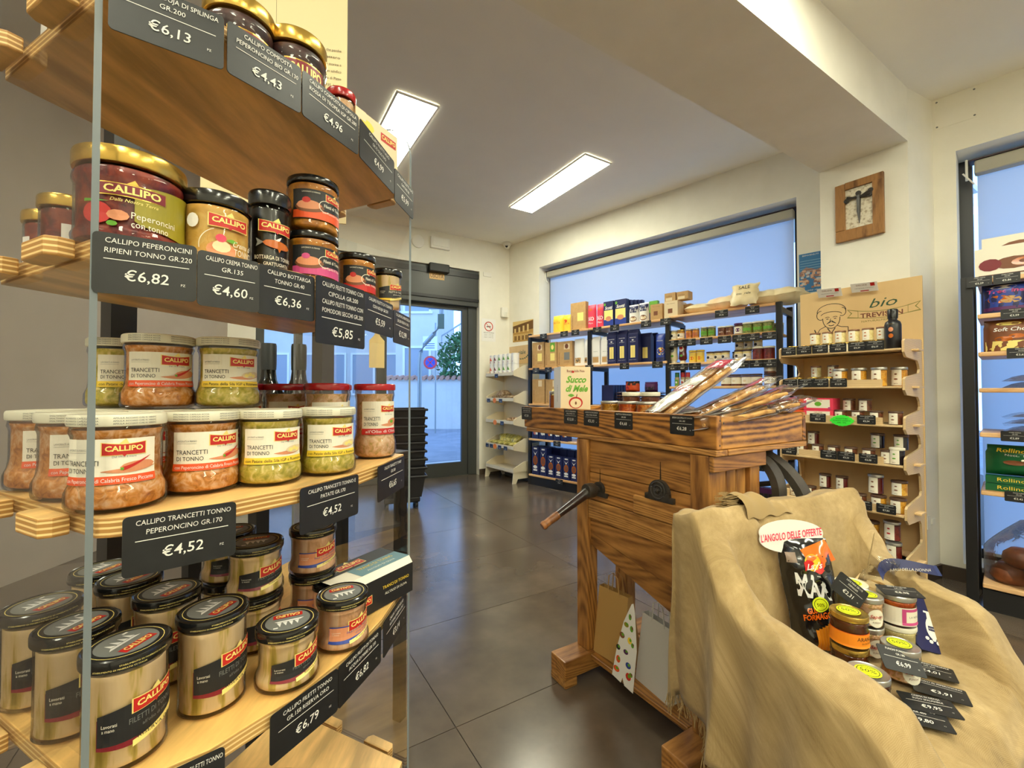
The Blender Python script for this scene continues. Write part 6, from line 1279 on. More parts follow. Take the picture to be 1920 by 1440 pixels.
# hopper: triangular boards under the rail
def tri(nm, pts, y0, y1, i):
    g = G(); vs = [(x, y0, z) for x, z in pts] + [(x, y1, z) for x, z in pts]; n = len(pts)
    g.add(vs, [tuple(range(n)), tuple(range(2 * n - 1, n - 1, -1))] + [(k, n + k, n + (k + 1) % n, (k + 1) % n) for k in range(n)]); return obj(nm, g, oldm(i, 'X'), mc, (0, 0, 0), bevel=.002)
xa, xb = LXa + .061, LXb - .001
tri('hopper_board', [(xa, .583), (xa, .53), (xb, .447), (xb, .583)], pf + .002, pf + .02, 0)
tri('hopper_board', [(xa, .529), (xa, .485), (xb, .36), (xb, .446)], pf + .004, pf + .022, 1)
g = G(); vs = [(xa, .03, .484), (xb, .03, .352), (xb, .2, .352), (xa, .2, .484), (xa, .03, .498), (xb, .03, .366), (xb, .2, .366), (xa, .2, .498)]
g.add(vs, [(0, 3, 2, 1), (4, 5, 6, 7), (0, 1, 5, 4), (1, 2, 6, 5), (2, 3, 7, 6), (3, 0, 4, 7)]); obj('hopper_floor', g, oldm(2), mc)
# side and back panels
for k in range(3): plank('side_panel', LXb + .028, LXb + .046, .052 + k * .0495, .052 + k * .0495 + .048, .40, ZB - .001, k, 'Z')
for k in range(3): plank('side_panel', LXa + .014, LXa + .03, .052 + k * .0495, .052 + k * .0495 + .048, .52, ZB - .001, k, 'Z')
plank('back_panel', xa, xb, LYb + .01, LYb + .03, .50, ZB - .001, 1)
# feet and bottom shelf
for x in (LXa - .012, LXb - .012):
    plank('foot', x, x + .085, -.115, .40, .03, .094, 0, 'Y', bev=.004); plank('foot_pad', x, x + .085, -.115, -.06, 0, .029, 2, 'Y'); plank('foot_pad', x, x + .085, .34, .40, 0, .029, 1, 'Y')
plank('bottom_shelf', LXa + .0745, LXb - .0135, .0, .125, .075, .092, 1); plank('bottom_shelf', LXa + .0745, LXb - .0135, .127, .25, .075, .092, 0)
# iron bearing plate, slots, crank
g = G(); mp = flat(pf - .014)
g.prism([(.038 * cos(R(a)), .038 * sin(R(a))) for a in range(-20, 201, 11)], 0, .012, 0, Matrix.Translation((.757, pf, .742)) @ Matrix.Rotation(R(90), 4, 'X'))
g.box(.705, .812, pf - .013, pf - .001, .716, .732); g.box(.72, .797, pf - .0135, pf - .001, .728, .742)
for r_ in (.026, .015): g.tube([(.757 + r_ * cos(2 * pi * k / 20), pf - .013, .748 + r_ * sin(2 * pi * k / 20)) for k in range(20)], .003, 6, 0, True)
g.lathe([(0, 0), (.008, 0), (.006, .01), (0, .012)], 12, 0, Matrix.Translation((.757, pf - .012, .748)) @ Matrix.Rotation(R(90), 4, 'X')); obj('bearing_plate', g, iron, mc)
for x, z in ((.757, .785), (.487, .722)): obj('slot', G().add([(x - .003, pf - .0005, z - .01), (x + .003, pf - .0005, z - .01), (x + .001, pf - .0005, z + .05), (x - .001, pf - .0005, z + .05)], [(0, 1, 2, 3)]), pbr('slot_dark', (30, 20, 12), .9), mc)
g = G(); g.box(.455, .53, pf - .013, pf - .001, .675, .69); g.prism([(.026 * cos(R(a)), .026 * sin(R(a))) for a in range(0, 360, 20)], 0, .012, 0, Matrix.Translation((.487, pf, .70)) @ Matrix.Rotation(R(90), 4, 'X')); obj('bearing_plate', g, iron, mc)
cr0 = thing('crank', '', 'x'); bpy.data.objects.remove(cr0)
hub = Vector((.487, pf - .05, .70)); 
p_end = FM.loc(.158, 1.50); e1 = Vector((p_end[0], p_end[1], .630)); dd = (e1 - hub).normalized()
g = G(); g.tube([(.487, pf - .001, .70), (.487, pf - .07, .70)], .012, 14); g.lathe([(0, -.018), (.024, -.018), (.026, -.012), (.026, .012), (.024, .018), (0, .018)], 20, 0, Matrix.Translation(tuple(hub)) @ Matrix.Rotation(R(90), 4, 'X')); 
g.tube([tuple(hub + dd * .012), tuple(hub + dd * .03)], .018, 12); obj('crank_hub', g, iron, mc, smooth=40)
g = G(); g.tube([tuple(hub + dd * .025), tuple(e1)], .0155, 14, taper=[1.15, .85]); obj('crank_arm', g, pbr('crank_dark', (40, 26, 26), .28, coat=.3), mc, smooth=50)
g = G(); n_p = [0, .01, .05, .062, .07]; g.tube([tuple(e1 + dd * (.0 + q)) for q in n_p], .0135, 14, taper=[1, 1.12, .95, 1.15, .9]); obj('crank_handle', g, wood('handle_wood', (150, 96, 50), (104, 62, 30), 'X', 20, 4, .4), mc, smooth=50)
# curved iron wheels behind, under the tray
for (cx, cy, cz, r_, wd) in ((.845, .275, .79, .128, .045), (.80, .345, .70, .228, .05)):
    g = G(); n = 48; vs = []
    for i in range(n):
        a = 2 * pi * i / n
        for rr, yy in ((r_, 0), (r_, wd), (r_ - .022, wd), (r_ - .022, 0)): vs.append((rr * cos(a), yy, rr * sin(a)))
    fs = [(i * 4 + k, i * 4 + (k + 1) % 4, ((i + 1) % n) * 4 + (k + 1) % 4, ((i + 1) % n) * 4 + k) for i in range(n) for k in range(4)]
    cz2 = min(cz, ZB - r_ - .002)
    g.add(vs, fs); w_ = obj('wheel_rim', g, mottled('wheel_grey', [(.3, (52, 48, 42)), (.7, (78, 72, 64))], 20, .5), mc, (cx, cy - .0, cz2), smooth=30)
    for k in range(3):
        a = R(60 * k + 15); obj('spoke', G().tube([(-cos(a) * (r_ - .02), wd / 2, -sin(a) * (r_ - .02)), (cos(a) * (r_ - .02), wd / 2, sin(a) * (r_ - .02))], .008, 8), iron, w_)
# tags on the tray front
for x, p, lines, lb in ((.022, '€7,50', ['MIELE DI ACACIA BORGO', 'DELLE MELE GR.400'], 'price tag at the left corner of the wooden tray'), (.335, '€12,50', ['SUCCO DI MELE BORGO', 'DELLE MELE LT.3'], 'price tag below the left part of the juice box'), (.455, '€5,33', ['COMPOSTA DI MELE BORGO', 'DELLE MELE GR.200'], 'price tag below the right edge of the juice box'), (.615, '€4,68', ['FILETTI DI PEPERONE BIO', 'GR.200'], 'price tag in the middle of the tray front under the antipasto jars'), (.845, '€6,28', ['GRISSINI CON CIPOLLA DI CANNARA', 'GR.180'], 'price tag near the right corner of the tray front')):
    ptag(lines, p, FM.w(x, -.0005, ZT - .031), FM.deg, lb, 'price tags on the wooden tray', .082, .056)
# ---------------------------------------------------------------- goods in the tray
zt = .945
t = jar('honey_jar', 'glass jar of amber honey with silver lid at the left end of the tray', 'jar', FM.w(.11, .10, zt), FM.deg + 20, .031, .11, silver, .014, amber, STRAIGHT, lambda g, mp, r, hb: g.rect(mp, -r * 1.6, -r * .8, .2 * hb, .85 * hb, WH, .0005, 6), None)
t = thing('juice_box', 'cream apple juice bag-in-box with green lettering standing in the tray', 'carton', FM.w(.275, .075, zt), FM.deg + 69)
g = G().box(-.064, .064, 0, .10, 0, .21, BG); g.box(-.0645, -.064, 0, .10, 0, .21, WH); mp = flat(0)
g.text(mp, 'Succo', 0, .145, .026, GN, w=.085, shear=.35, bold=.035); g.text(mp, 'di Mele', .002, .108, .026, GN, w=.095, shear=.35, bold=.035)
g.text(mp, 'Borgo delle Mele', 0, .188, .010, MR, w=.075); g.ell(mp, -.012, .189, .005, .005, RD, .001, 10)
g.ell(mp, .0, .062, .030, .024, RD, .0005, 22); g.ell(mp, .0, .060, .024, .019, BG, .0009, 20); g.band(mp, -.034, -.006, lambda q: .092, lambda q: .012 * math.sin(pi * q) + .0004, GN, .001, 8); g.poly(mp, [(.0, .082), (.003, .082), (.007, .096), (.004, .096)], BR, .0012); g.ell(mp, .0, .060, .004, .007, BR, .0012, 8)
g.text(mp, 'SUCCO DI MELA 100% ITALIANO', 0, .026, .006, GY, w=.1)
g.text(lambda x, z, o: (-.0645 - o, .10 - x, z), 'PRODOTTO BIO', .06, .10, .008, GY, w=.07, rot=90)
obj('box', g, [beige if m is beige else m for m in PM], t); g = G().sheet(lambda a, b: (.064 + .014 * sin(pi * a) * (1 - b) + .004 * b, .04 + .04 * b, .155 + .03 * (a - .5)), 8, 4); obj('tap_flap', g, white, t)
for k, (x, y, lb) in enumerate([(.49, .17, 'left'), (.565, .19, 'right')]): sjar('cup', f'tall brown spread jar with white label and lid behind the antipasto jars, {lb} one', FM, x, y, zt, .034, .105, whitelid, f_brn, [('r', -2.2, 2.2, .05, .62, IV)], 'white-lidded spread jars in the tray')
for k, (x, y, c, lb) in enumerate([(.475, .075, f_amb, 'squat jar of yellow antipasto with clear lid beside the juice box'), (.56, .08, f_oil, 'squat jar of orange peppers in the middle of the tray'), (.64, .085, f_amb, 'squat jar of mixed peppers touching the breadstick packs')]):
    jar('antipasto_jar', lb, 'jar', FM.w(x, y, zt), FM.deg, .037, .072, silver, .008, [f_amb, food('pepper_red', (150, 40, 10), (214, 90, 20), (236, 150, 40), 50), food('pepper_mix', (190, 60, 16), (226, 140, 40), (236, 210, 150), 50)][k], [(0, .92), (.1, 1.03), (.25, 1.03), (.4, .98), (.8, .93), (.9, .98), (1, .93)], None, 'squat antipasto jars in the tray', .036)
# breadstick packs
stick = mottled('breadstick', [(.3, (176, 120, 52)), (.5, (214, 160, 84)), (.7, (232, 186, 116))], 40, .6, bs=.3)
def grissini(label, A, B, roll=0, L=.36, W=.105, T=.035, lab=True, seed=1):
    A = Vector(A); B = Vector(B); z = (B - A).normalized(); up = Vector((0, 0, 1)); x = z.cross(up).normalized(); y = x.cross(z).normalized()
    M = Matrix((x, y, z)).transposed().to_4x4() @ Matrix.Rotation(R(roll), 4, 'Z'); M.translation = A
    t = thing('breadstick_pack', label, 'breadstick pack', (0, 0, 0), 0, 'cellophane breadstick packs in the tray'); t.matrix_world = M
    rnd = random.Random(seed); Ln = (B - A).length
    obj('tray_card', G().box(-W / 2 + .004, W / 2 - .004, -.0155, -.0145, .01, Ln * .86).box(-W / 2 + .004, -W / 2 + .006, -.015, .012, .01, Ln * .86), pbr('tray_card_white', (232, 232, 240), .4), t)
    for k in range(8):
        xx = -W / 2 + .014 + (k % 5) * (W - .028) / 4; yy = -.006 + (k // 5) * .013 + rnd.uniform(0, .003)
        if k > 4: xx += .01
        pts = [(xx + .003 * sin(q * 2 + k), yy + .002 * cos(q * 3 + k), .02 + q / 6 * Ln * (.78 + .04 * rnd.random())) for q in range(7)]
        obj('breadstick', G().tube(pts, .0068, 8, taper=[.7, 1, 1.05, .95, 1.05, 1, .7]), stick, t, smooth=60)
    if lab:
        g = G(); mp = lambda a, b, o: (a, .0175 + o + .002 * cos(a * 40), b); g.rect(mp, -W * .42, W * .36, .015, Ln * .60, IV, .0, 4, 4); g.rect(mp, -W * .40, W * .30, Ln * .36, Ln * .46, RD, .0006, 4)
        for q in range(3): g.text(lambda a, b, o: mp(-a, b, o), 'GRISSINI CIPOLLA', .005, Ln * (.375 + .03 * q), .004, IV, w=W * .5, off=.0012)
        g.ell(mp, 0, Ln * .27, .016, .011, PK, .0008, 12); g.ell(mp, .012, Ln * .27, .01, .009, BG, .0010, 10)
        for q in range(5): g.rect(mp, -W * .36, W * .28, Ln * (.08 + .03 * q), Ln * (.085 + .03 * q), BG if q % 2 else RS, .0008)
        g.rect(mp, -W * .4, W * .4, Ln * .76, Ln * .9, RS, -.001, 4, 3); obj('label', g, PM, t)
    g = G()
    def bag(a, b):
        th = 2 * pi * a; q = 1 if b < .84 else max(.25, 1 - (b - .84) / .16 * .75)
        xx = (W / 2 + .004) * cos(th) * (1 if b < .84 else 1 + (b - .84) * 1.2); yy = (T / 2 + .004) * sin(th) * q
        cx_ = abs(cos(th)) ** .5 * (1 if cos(th) > 0 else -1); sy_ = abs(sin(th)) ** .5 * (1 if sin(th) > 0 else -1)
        xx = (W / 2 + .004) * cx_; yy = (T / 2 + .004) * sy_ * q
        nz = noise.noise(Vector((xx * 30, yy * 40, b * 9 + seed))) * .004 * (1 + 2.5 * (b > .8)); return (xx + nz, yy + nz, b * Ln * 1.02 + .006 * (b > .95) * sin(a * 40))
    g.sheet(bag, 36, 30); obj('wrap', g, cello, t, smooth=70)
    return t
grissini('large breadstick pack leaning steeply above the tray, its top overlapping the shelving', (.452, 1.405, .965), (.765, 1.50, 1.165), 0, seed=3)
grissini('breadstick pack lying low to the left with its pale label facing up', tuple(FM.w(.80, .09, .965)), tuple(FM.w(.585, .30, .975)), 10, L=.3, seed=5)
grissini('breadstick pack lying behind, second highest, pointing to the right', (.50, 1.40, .93), (.89, 1.505, 1.085), 15, seed=7)
grissini('breadstick pack resting on the right end of the tray, pointing to the right', (.535, 1.255, .955), (.88, 1.385, 1.055), 20, seed=9)
grissini('rightmost breadstick pack overhanging the back right corner of the tray', (.62, 1.40, .945), (.95, 1.415, 1.02), 12, seed=11)
grissini('lowest breadstick pack lying flat under the others at the tray corner', (.50, 1.235, .955), (.80, 1.33, 1.0), 10, seed=13)
# paper bags on the bottom shelf
def sheetbag(nm, label, fr, x, y, z, W, D, H, mat, turn, prints=None):
    t = thing(nm, label, 'bag', fr.w(x, y, z), fr.deg + turn); g = G(); th = .001
    g.add([(-W / 2, 0, 0), (W / 2, 0, 0), (W / 2, D, 0), (-W / 2, D, 0), (-W * .47, D * .3, H), (W * .47, D * .3, H), (W * .47, D * .55, H), (-W * .47, D * .55, H), (-W / 2, D / 2, H * .5), (W / 2, D / 2, H * .5)],
          [(0, 3, 2, 1), (0, 1, 5, 4), (2, 3, 7, 6), (1, 2, 9), (1, 9, 5), (9, 2, 6), (5, 9, 6), (0, 4, 8), (8, 4, 7), (0, 8, 3), (8, 7, 3)]); obj('body', g, mat, t)
    for yy in (D * .3, D * .55): obj('handle', G().tube([(-W * .18, yy, H - .01), (-W * .14, yy, H + .05), (0, yy, H + .065), (W * .14, yy, H + .05), (W * .18, yy, H - .01)], .0022, 6), mat, t)
    return t
sheetbag('paper_bag', 'brown paper carrier bag on the bottom board between the legs', FM, .505, .03, .0925, .14, .10, .235, pbr('bag_brown', (176, 138, 80), .7), 6)
sheetbag('paper_bag', 'grey-white paper carrier bag on the bottom board beside the leaflet', FM, .70, .03, .0925, .15, .10, .215, pbr('bag_white', (206, 204, 200), .6), -6)
g = G(); P = [(-.052, 0), (-.008, -.008), (.0, .012), (.01, -.01), (.052, -.016), (.062, .12), (.047, .235), (.038, .262), (.030, .258), (-.005, .19), (-.035, .09)]
P = [(x * .85 + .0, z) for x, z in P]; n = len(P); g.add([(x, 0, z) for x, z in P] + [(x, .0015, z) for x, z in P], [tuple(range(n)), tuple(range(2 * n - 1, n - 1, -1))] + [(i, n + i, n + (i + 1) % n, (i + 1) % n) for i in range(n)], WH); mp = flat(0)
for (x, z, a, b, c) in ((.022, .215, .006, .010, GN), (.008, .185, .010, .008, 24), (.030, .18, .007, .010, GN), (-.008, .145, .011, .010, BR), (.024, .140, .009, .011, YE), (.036, .13, .006, .008, GN), (-.022, .10, .009, .009, IK), (.010, .098, .010, .008, PU), (-.020, .062, .009, .012, OR), (.022, .060, .011, .010, BL), (-.026, .028, .013, .010, OR), (.024, .026, .011, .012, RD), (.034, .036, .007, .007, GN)): g.ell(mp, x, z, a, b, c, .0006 , 10); g.ell(mp, x + .003, z + .003, a * .5, b * .5, GN if c != GN else BR, .0009, 8)
tag(obj('fruit_leaflet', g, PM, None, FM.w(.615, -.012, .093), rot=(R(-4), 0, R(FM.deg + 4))), 'tall white pointed leaflet with small fruit pictures leaning between the paper bags', 'leaflet')
# ================================================================ armchair under burlap
FC2 = Fr(.43, 1.05, 23.7); CWd = .62; SEAT = .43; BK = .76
FC2 = Fr(.43, 1.05, 23.7)
def CF(a, b, z): p = FC2.w(a, -b); return (p.x, p.y, z)
ch = thing('armchair', 'small wooden armchair hidden under the burlap cloth, only its feet showing', 'chair', CF(0, 0, 0), 23.7)
cw_ = wood('chair_wood', (170, 120, 66), (120, 78, 38), 'Z', 8, 6, .5)
for a in (.03, CWd - .07):
    for b in (.02, .24): obj('leg', G().box(a, a + .04, -b - .04, -b, 0, .36), cw_, ch, bevel=.004)
    obj('arm', G().box(a + .0, a + .035, -.25, -.06, .36, .51), cw_, ch, bevel=.01)
obj('seat', G().box(.08, CWd - .08, -.30, -.06, .34, SEAT - .03), cw_, ch, bevel=.01); obj('backrest', G().box(.04, CWd - .04, -.035, -.01, .34, BK - .06), cw_, ch, bevel=.01)
burl = pbr('burlap', (196, 162, 100), .95, spec=.1)
n_, l_, b_ = nodes(burl)
uvn = n_.new('ShaderNodeUVMap'); mpb = n_.new('ShaderNodeMapping'); l_.new(uvn.outputs[0], mpb.inputs[0])
def wave(sc_, direction):
    w_ = n_.new('ShaderNodeTexWave'); w_.wave_type = 'BANDS'; w_.bands_direction = direction; w_.inputs['Scale'].default_value = sc_; w_.inputs['Distortion'].default_value = 1.6; w_.inputs['Detail'].default_value = 2; w_.inputs['Detail Scale'].default_value = 3; l_.new(mpb.outputs[0], w_.inputs[0]); return w_.outputs['Fac']
wa, wb = wave(135, 'X'), wave(135, 'Y'); mx_ = n_.new('ShaderNodeMath'); mx_.operation = 'MULTIPLY'; l_.new(wa, mx_.inputs[0]); l_.new(wb, mx_.inputs[1])
no_ = tnoise(burl, mpb.outputs[0], 7, 6, .65); no2 = tnoise(burl, mpb.outputs[0], 60, 3, .6)
ad_ = n_.new('ShaderNodeMath'); ad_.operation = 'MULTIPLY_ADD'; ad_.inputs[1].default_value = .22; l_.new(mx_.outputs[0], ad_.inputs[0]); l_.new(no_, ad_.inputs[2])
ad2 = n_.new('ShaderNodeMath'); ad2.operation = 'MULTIPLY_ADD'; ad2.inputs[1].default_value = .3; l_.new(no2, ad2.inputs[0]); l_.new(ad_.outputs[0], ad2.inputs[2])
l_.new(ramp(burl, ad2.outputs[0], [(.40, (114, 92, 60)), (.55, (150, 126, 86)), (.75, (168, 143, 101)), (.95, (192, 167, 124))]), b_.inputs['Base Color']); bump(burl, ad_.outputs[0], .35, .0010)
b_.inputs['Sheen Weight'].default_value = .15
def sm(t): t = max(0, min(1, t)); return t * t * (3 - 2 * t)
def armz(b):        # height of the arm ridge along the depth
    pts = [(-.03, BK), (.015, BK - .005), (.05, BK - .05), (.10, .625), (.16, .585), (.26, .572), (.36, .560), (.405, .535), (.45, .47), (.50, .41)]
    for (x0, y0), (x1, y1) in zip(pts, pts[1:]):
        if b <= x1: return y0 + (y1 - y0) * ((b - x0) / (x1 - x0))
    return pts[-1][1]
def inz(b):         # seat / back surface between the arms
    pts = [(-.03, BK - .01), (.015, BK), (.04, BK - .03), (.06, .60), (.078, SEAT + .03), (.11, SEAT + .003), (.40, SEAT + .003), (.46, SEAT - .01), (.50, SEAT - .045)]
    for (x0, y0), (x1, y1) in zip(pts, pts[1:]):
        if b <= x1: return y0 + (y1 - y0) * sm((b - x0) / (x1 - x0))
    return pts[-1][1]
NP, NQ = 150, 130
HEMB, HEMF = .30, .10
def cloth(p, q):
    # q: 0..1 -> back hem, over the back, seat, front edge, front hem
    if q < .16: b = -.045 - .015 * (1 - q / .16); drop = 1 - q / .16
    elif q < .80: b = -.045 + (q - .16) / .64 * .545; drop = 0
    else: b = .50 + .03 * sm((q - .80) / .08); drop = (q - .80) / .20
    zi, za = inz(b), armz(b)
    u = p * 2 - 1; s_ = 1 if u > 0 else -1; m = abs(u)      # m: 0 centre, 1 outer hem
    fb = sm((b - .05) / .3); flare = .02 * fb
    bq = b; half = CWd / 2; inner = half - .095 + .0 * fb; ridge = half - .035 + flare; outer = half + .02 + flare
    hem = HEMB - (.14 if s_ < 0 else .18) * sm((b + .05) / .5)
    if m < .42: x = inner * (m / .42); z = zi + .0 * x
    elif m < .56: t = (m - .42) / .14; x = inner + .03 * sm(t) ; z = zi + (za - .012 - zi) * sm(t)
    elif m < .70:
        t = (m - .56) / .14; x = inner + .03 + (outer - inner - .03) * t; z = za - .012 + .014 * math.sin(pi * t) - .010 * t
    else:
        t = (m - .70) / .30; x = outer + .012 * sm(t) + .05 * t * fb; z = (za - .02) + (hem - za + .02) * t
    if b < .06 and m < .7: z = max(z, inz(b))
    if drop > 0:
        hz = HEMB if q < .5 else HEMF
        z = z + (min(hz, z) - z) * drop
    # folds
    fall = max(0, (m - .68) / .32) if drop == 0 else max(drop, max(0, (m - .68) / .32))
    ph = b * 26 if m > .68 and drop == 0 else x * 24 * (s_) 
    f = .026 * fall * (1 - 2 * abs(math.sin(ph * .5 + 1.3 * s_))) + .010 * fall * math.sin(ph * 2.3 + 2)
    X = half + s_ * x; B = b if b < .08 else .08 + (b - .08) * (1 - .33 * max(0, min(1, X / CWd)))
    if m > .68: X += s_ * f
    if drop > 0: B += (f if q > .5 else -f * .5) + .05 * drop * (q > .5)
    w3 = Vector((X * 5, b * 5, z * 5)); rg = 1 - abs(noise.noise(Vector((X * 4 + b * 3, b * 3 - X, z * 3)))) * 2; d = noise.noise(w3) * .012 + noise.noise(w3 * 2.6) * .006 + noise.noise(w3 * 6) * .0025 + .010 * max(0, rg - .72) / .28
    kk = 1.0 if z > SEAT + .03 else .45
    z += -.012 * math.exp(-((X - .20) / .012) ** 2) * (b < .07) * (drop == 0) ; z += d * kk * (.6 if fall > 0 else 1); X += noise.noise(w3 + Vector((9, 2, 4))) * .012 * (fall + .2); B += noise.noise(w3 + Vector((3, 8, 1))) * .010
    # drape line sagging from the near arm towards the front
    
    return X, B, z
g = G(); uv = []
vs = []
for j in range(NQ + 1):
    for i in range(NP + 1):
        X, B, z = cloth(i / NP, j / NQ); vs.append((X, -B, z)); 
fs = [(j * (NP + 1) + i, (j + 1) * (NP + 1) + i, (j + 1) * (NP + 1) + i + 1, j * (NP + 1) + i + 1) for j in range(NQ) for i in range(NP)]
g.add(vs, [tuple(reversed(f)) for f in fs])
bc_ = thing('burlap_cloth', 'frayed burlap cloth draped over the armchair', 'cloth', CF(0, 0, 0), 23.7)
co = obj('cloth', g, burl, bc_, smooth=180)
# arc-length UVs so the weave keeps its size
U = [[0.0] * (NP + 1) for _ in range(NQ + 1)]; V = [[0.0] * (NP + 1) for _ in range(NQ + 1)]
for j in range(NQ + 1):
    for i in range(1, NP + 1): U[j][i] = U[j][i - 1] + (Vector(vs[j * (NP + 1) + i]) - Vector(vs[j * (NP + 1) + i - 1])).length
    mid_ = U[j][NP // 2]
    for i in range(NP + 1): U[j][i] -= mid_
for i in range(NP + 1):
    for j in range(1, NQ + 1): V[j][i] = V[j - 1][i] + (Vector(vs[j * (NP + 1) + i]) - Vector(vs[(j - 1) * (NP + 1) + i])).length
uvl = co.data.uv_layers.new(name='UVMap')
for lp in co.data.loops:
    j, i = divmod(lp.vertex_index, NP + 1); uvl.data[lp.index].uv = (U[j][i], V[j][i])
sd = co.modifiers.new('thick', 'SOLIDIFY'); sd.thickness = .0025; sd.offset = 1
# fringe along the near side hem and back corner
g = G(); rnd = random.Random(2)
for side_p in (0, NP):
    for j in range(int(NQ * .14), NQ):
        a0 = Vector(vs[j * (NP + 1) + side_p])
        for k in range(2):
            p0 = a0 + Vector((rnd.uniform(-.003, .003), rnd.uniform(-.004, .004), .003)); dr_ = Vector((rnd.uniform(-.012, .012), rnd.uniform(-.012, .012), -rnd.uniform(.02, .045)))
            g.tube([p0, p0 + dr_ * .5 + Vector((rnd.uniform(-.004, .004), 0, 0)), p0 + dr_], .0009, 3)
for i in range(0, NP + 1):
    a0 = Vector(vs[i]); p0 = a0; dr_ = Vector((rnd.uniform(-.01, .01), rnd.uniform(-.01, .01), -rnd.uniform(.02, .04))); g.tube([p0, p0 + dr_ * .5, p0 + dr_], .0009, 3)
    a0 = Vector(vs[NQ * (NP + 1) + i]); g.tube([a0, a0 + dr_], .0009, 3)
# frayed corner lying over the top of the backrest
for k in range(34):
    p0 = Vector((.150 + .004 * (k % 3), .030 - .012 * (k % 4), BK - .006 + k * .0011)); d_ = Vector((-.032 - .01 * rnd.random(), .004, .004 * rnd.uniform(-1, 1))); g.tube([p0, p0 + d_ * .5 + Vector((0, 0, rnd.uniform(-.003, .003))), p0 + d_], .0011, 3)
o = obj('fringe', g, burl, bc_); o['kind'] = 'stuff'
fl = G().sheet(lambda a, b: (.150 + .17 * a + .004 * sin(b * 9), .050 - .085 * b, BK - .025 + .055 * sin(pi * b) ** .5 * (1 - a ** 3) + .004 * sin(a * 17)), 24, 14); obj('corner_flap', fl, burl, bc_, smooth=60)
# ---------------------------------------------------------------- offers on the armchair
FS = Fr(0, 0, 0)
def at(u, v, z):
    d = ((u - 960) / FPX, (720 - v) / FPX); c, q = cos(PITCH), sin(PITCH); r = (d[0], c - d[1] * q, q + d[1] * c); t = (z - EYE) / r[2]; return Vector((r[0] * t, r[1] * t, z))
sz_ = SEAT + .010
t = thing('offer_board', 'white rounded card with red lettering propped behind the crisp bag', 'sign', (*CF(.245, .082, .645),), 21, rot=(R(-7), 0, R(0)))
g = G(); n = 36; P = [(.077 * cos(2 * pi * k / n) * (1 + .12 * abs(sin(4 * pi * k / n))), .05 + .040 * sin(2 * pi * k / n)) for k in range(n)]
g.prism([(x, z) for x, z in P], 0, .003, WH, Matrix.Rotation(R(90), 4, 'X')); g.box(-.008, .008, -.002, .0, -.16, .02, WH); mp = flat(-.003); g.text(mp, "L'ANGOLO DELLE OFFERTE", 0, .045, .017, RS, w=.150, bold=.02, slope=.12); obj('card', g, PM, t)
t = thing('crisp_bag', 'glossy black and orange crisp bag leaning on the chair back', 'bag', CF(.262, .135, sz_), 34, rot=(R(-9), R(-5), R(-10)))
W_, D_, H_ = .112, .055, .255
g = G(); foil = pbr('foil_black', (18, 18, 20), .16, coat=.6); foilo = pbr('foil_orange', (236, 106, 20), .2, coat=.6); foily = pbr('foil_yellow', (246, 200, 40), .3); foilr = pbr('foil_red', (206, 30, 30), .3); foilw = pbr('foil_white', (236, 236, 236), .25); foilg = pbr('crisp_gold', (224, 140, 30), .35)
def yfb(x, z):
    u = min(1, abs(2 * x / W_)); v = min(1, max(0, z / H_)); e = (min(1, v / .12) * min(1, (1 - v) / .16)) ** .6
    return D_ / 2 * e * (1 - u ** 3) * (1 + .10 * sin(z * 120) * sin(x * 90)) + .004 * noise.noise(Vector((x * 40, z * 40, 1)))
for sg in (1, -1):
    g2 = G().sheet(lambda a, b: ((a - .5) * W_ * (1 + .04 * cos(b * 9)), -sg * (yfb((a - .5) * W_, b * H_) + .0006), b * H_), 22, 40)
    if sg < 0: g2.f = [tuple(reversed(f)) for f in g2.f]
    g.add(g2.v, g2.f, 0 if sg > 0 else 3)
obj('bag', g, [foil, foilo, foily, foilw], t, smooth=60)
g = G(); mp = lambda x, z, o: (x, -(yfb(x, z) + .0010 + o), z); q = H_
g.sheet(lambda a, b: mp(-.014 + .064 * a + .018 * (1 - b), q * (.80 + .19 * b) - .02 * (1 - a), 0), 10, 8, 1); g.sheet(lambda a, b: mp(.028 + .022 * a, q * (.66 + .16 * b), .0), 5, 6, 1)
g.ell(mp, .006, q * .80, .018, .019, 2, .0006, 20); g.sheet(lambda a, b: mp(-.014 + .042 * a, q * .765 + (b - .5) * .020 + .006 * sin(2 * pi * a), .0010), 10, 2, 4); g.text(mp, "Lay's", .007, q * .745, .014, 3, w=.034, shear=.3, off=.0018, bold=.02, slope=.1)
g.text(mp, 'MAX', .0, q * .50, .048, 3, w=.070, off=.001, bold=.04, slope=-.15); g.ell(mp, .006, q * .44, .017, .017, 5, .0020, 22); g.ring(mp, .006, q * .44, .0125, .0135, 0, .0026, 20); g.text(mp, '50%', .006, q * .425, .007, 0, w=.016, off=.0028)
g.text(mp, 'GUSTO', -.006, q * .37, .011, 1, w=.036, off=.001, bold=.03, slope=.1); g.text(mp, 'FORMAGGIO', .004, q * .315, .0125, 1, w=.074, off=.001, bold=.03, slope=.1)
for k in range(9): g.sheet(lambda a, b, k=k: mp(-.012 + .0065 * (k + a) , q * (.03 + .025 * abs(k - 4) / 4) + b * q * (.25 - .02 * abs(k - 4)), .0006 + .0022 * sin(pi * a)), 3, 6, 6)
g.rect(mp, -.046, -.026, q * .80, q * .89, 7, .0006, 3, 3); obj('print', g, [foil, foilo, foily, foilw, foilr, fluo, foilg, pbr('panel_grey', (150, 130, 116), .4)], t, smooth=50)
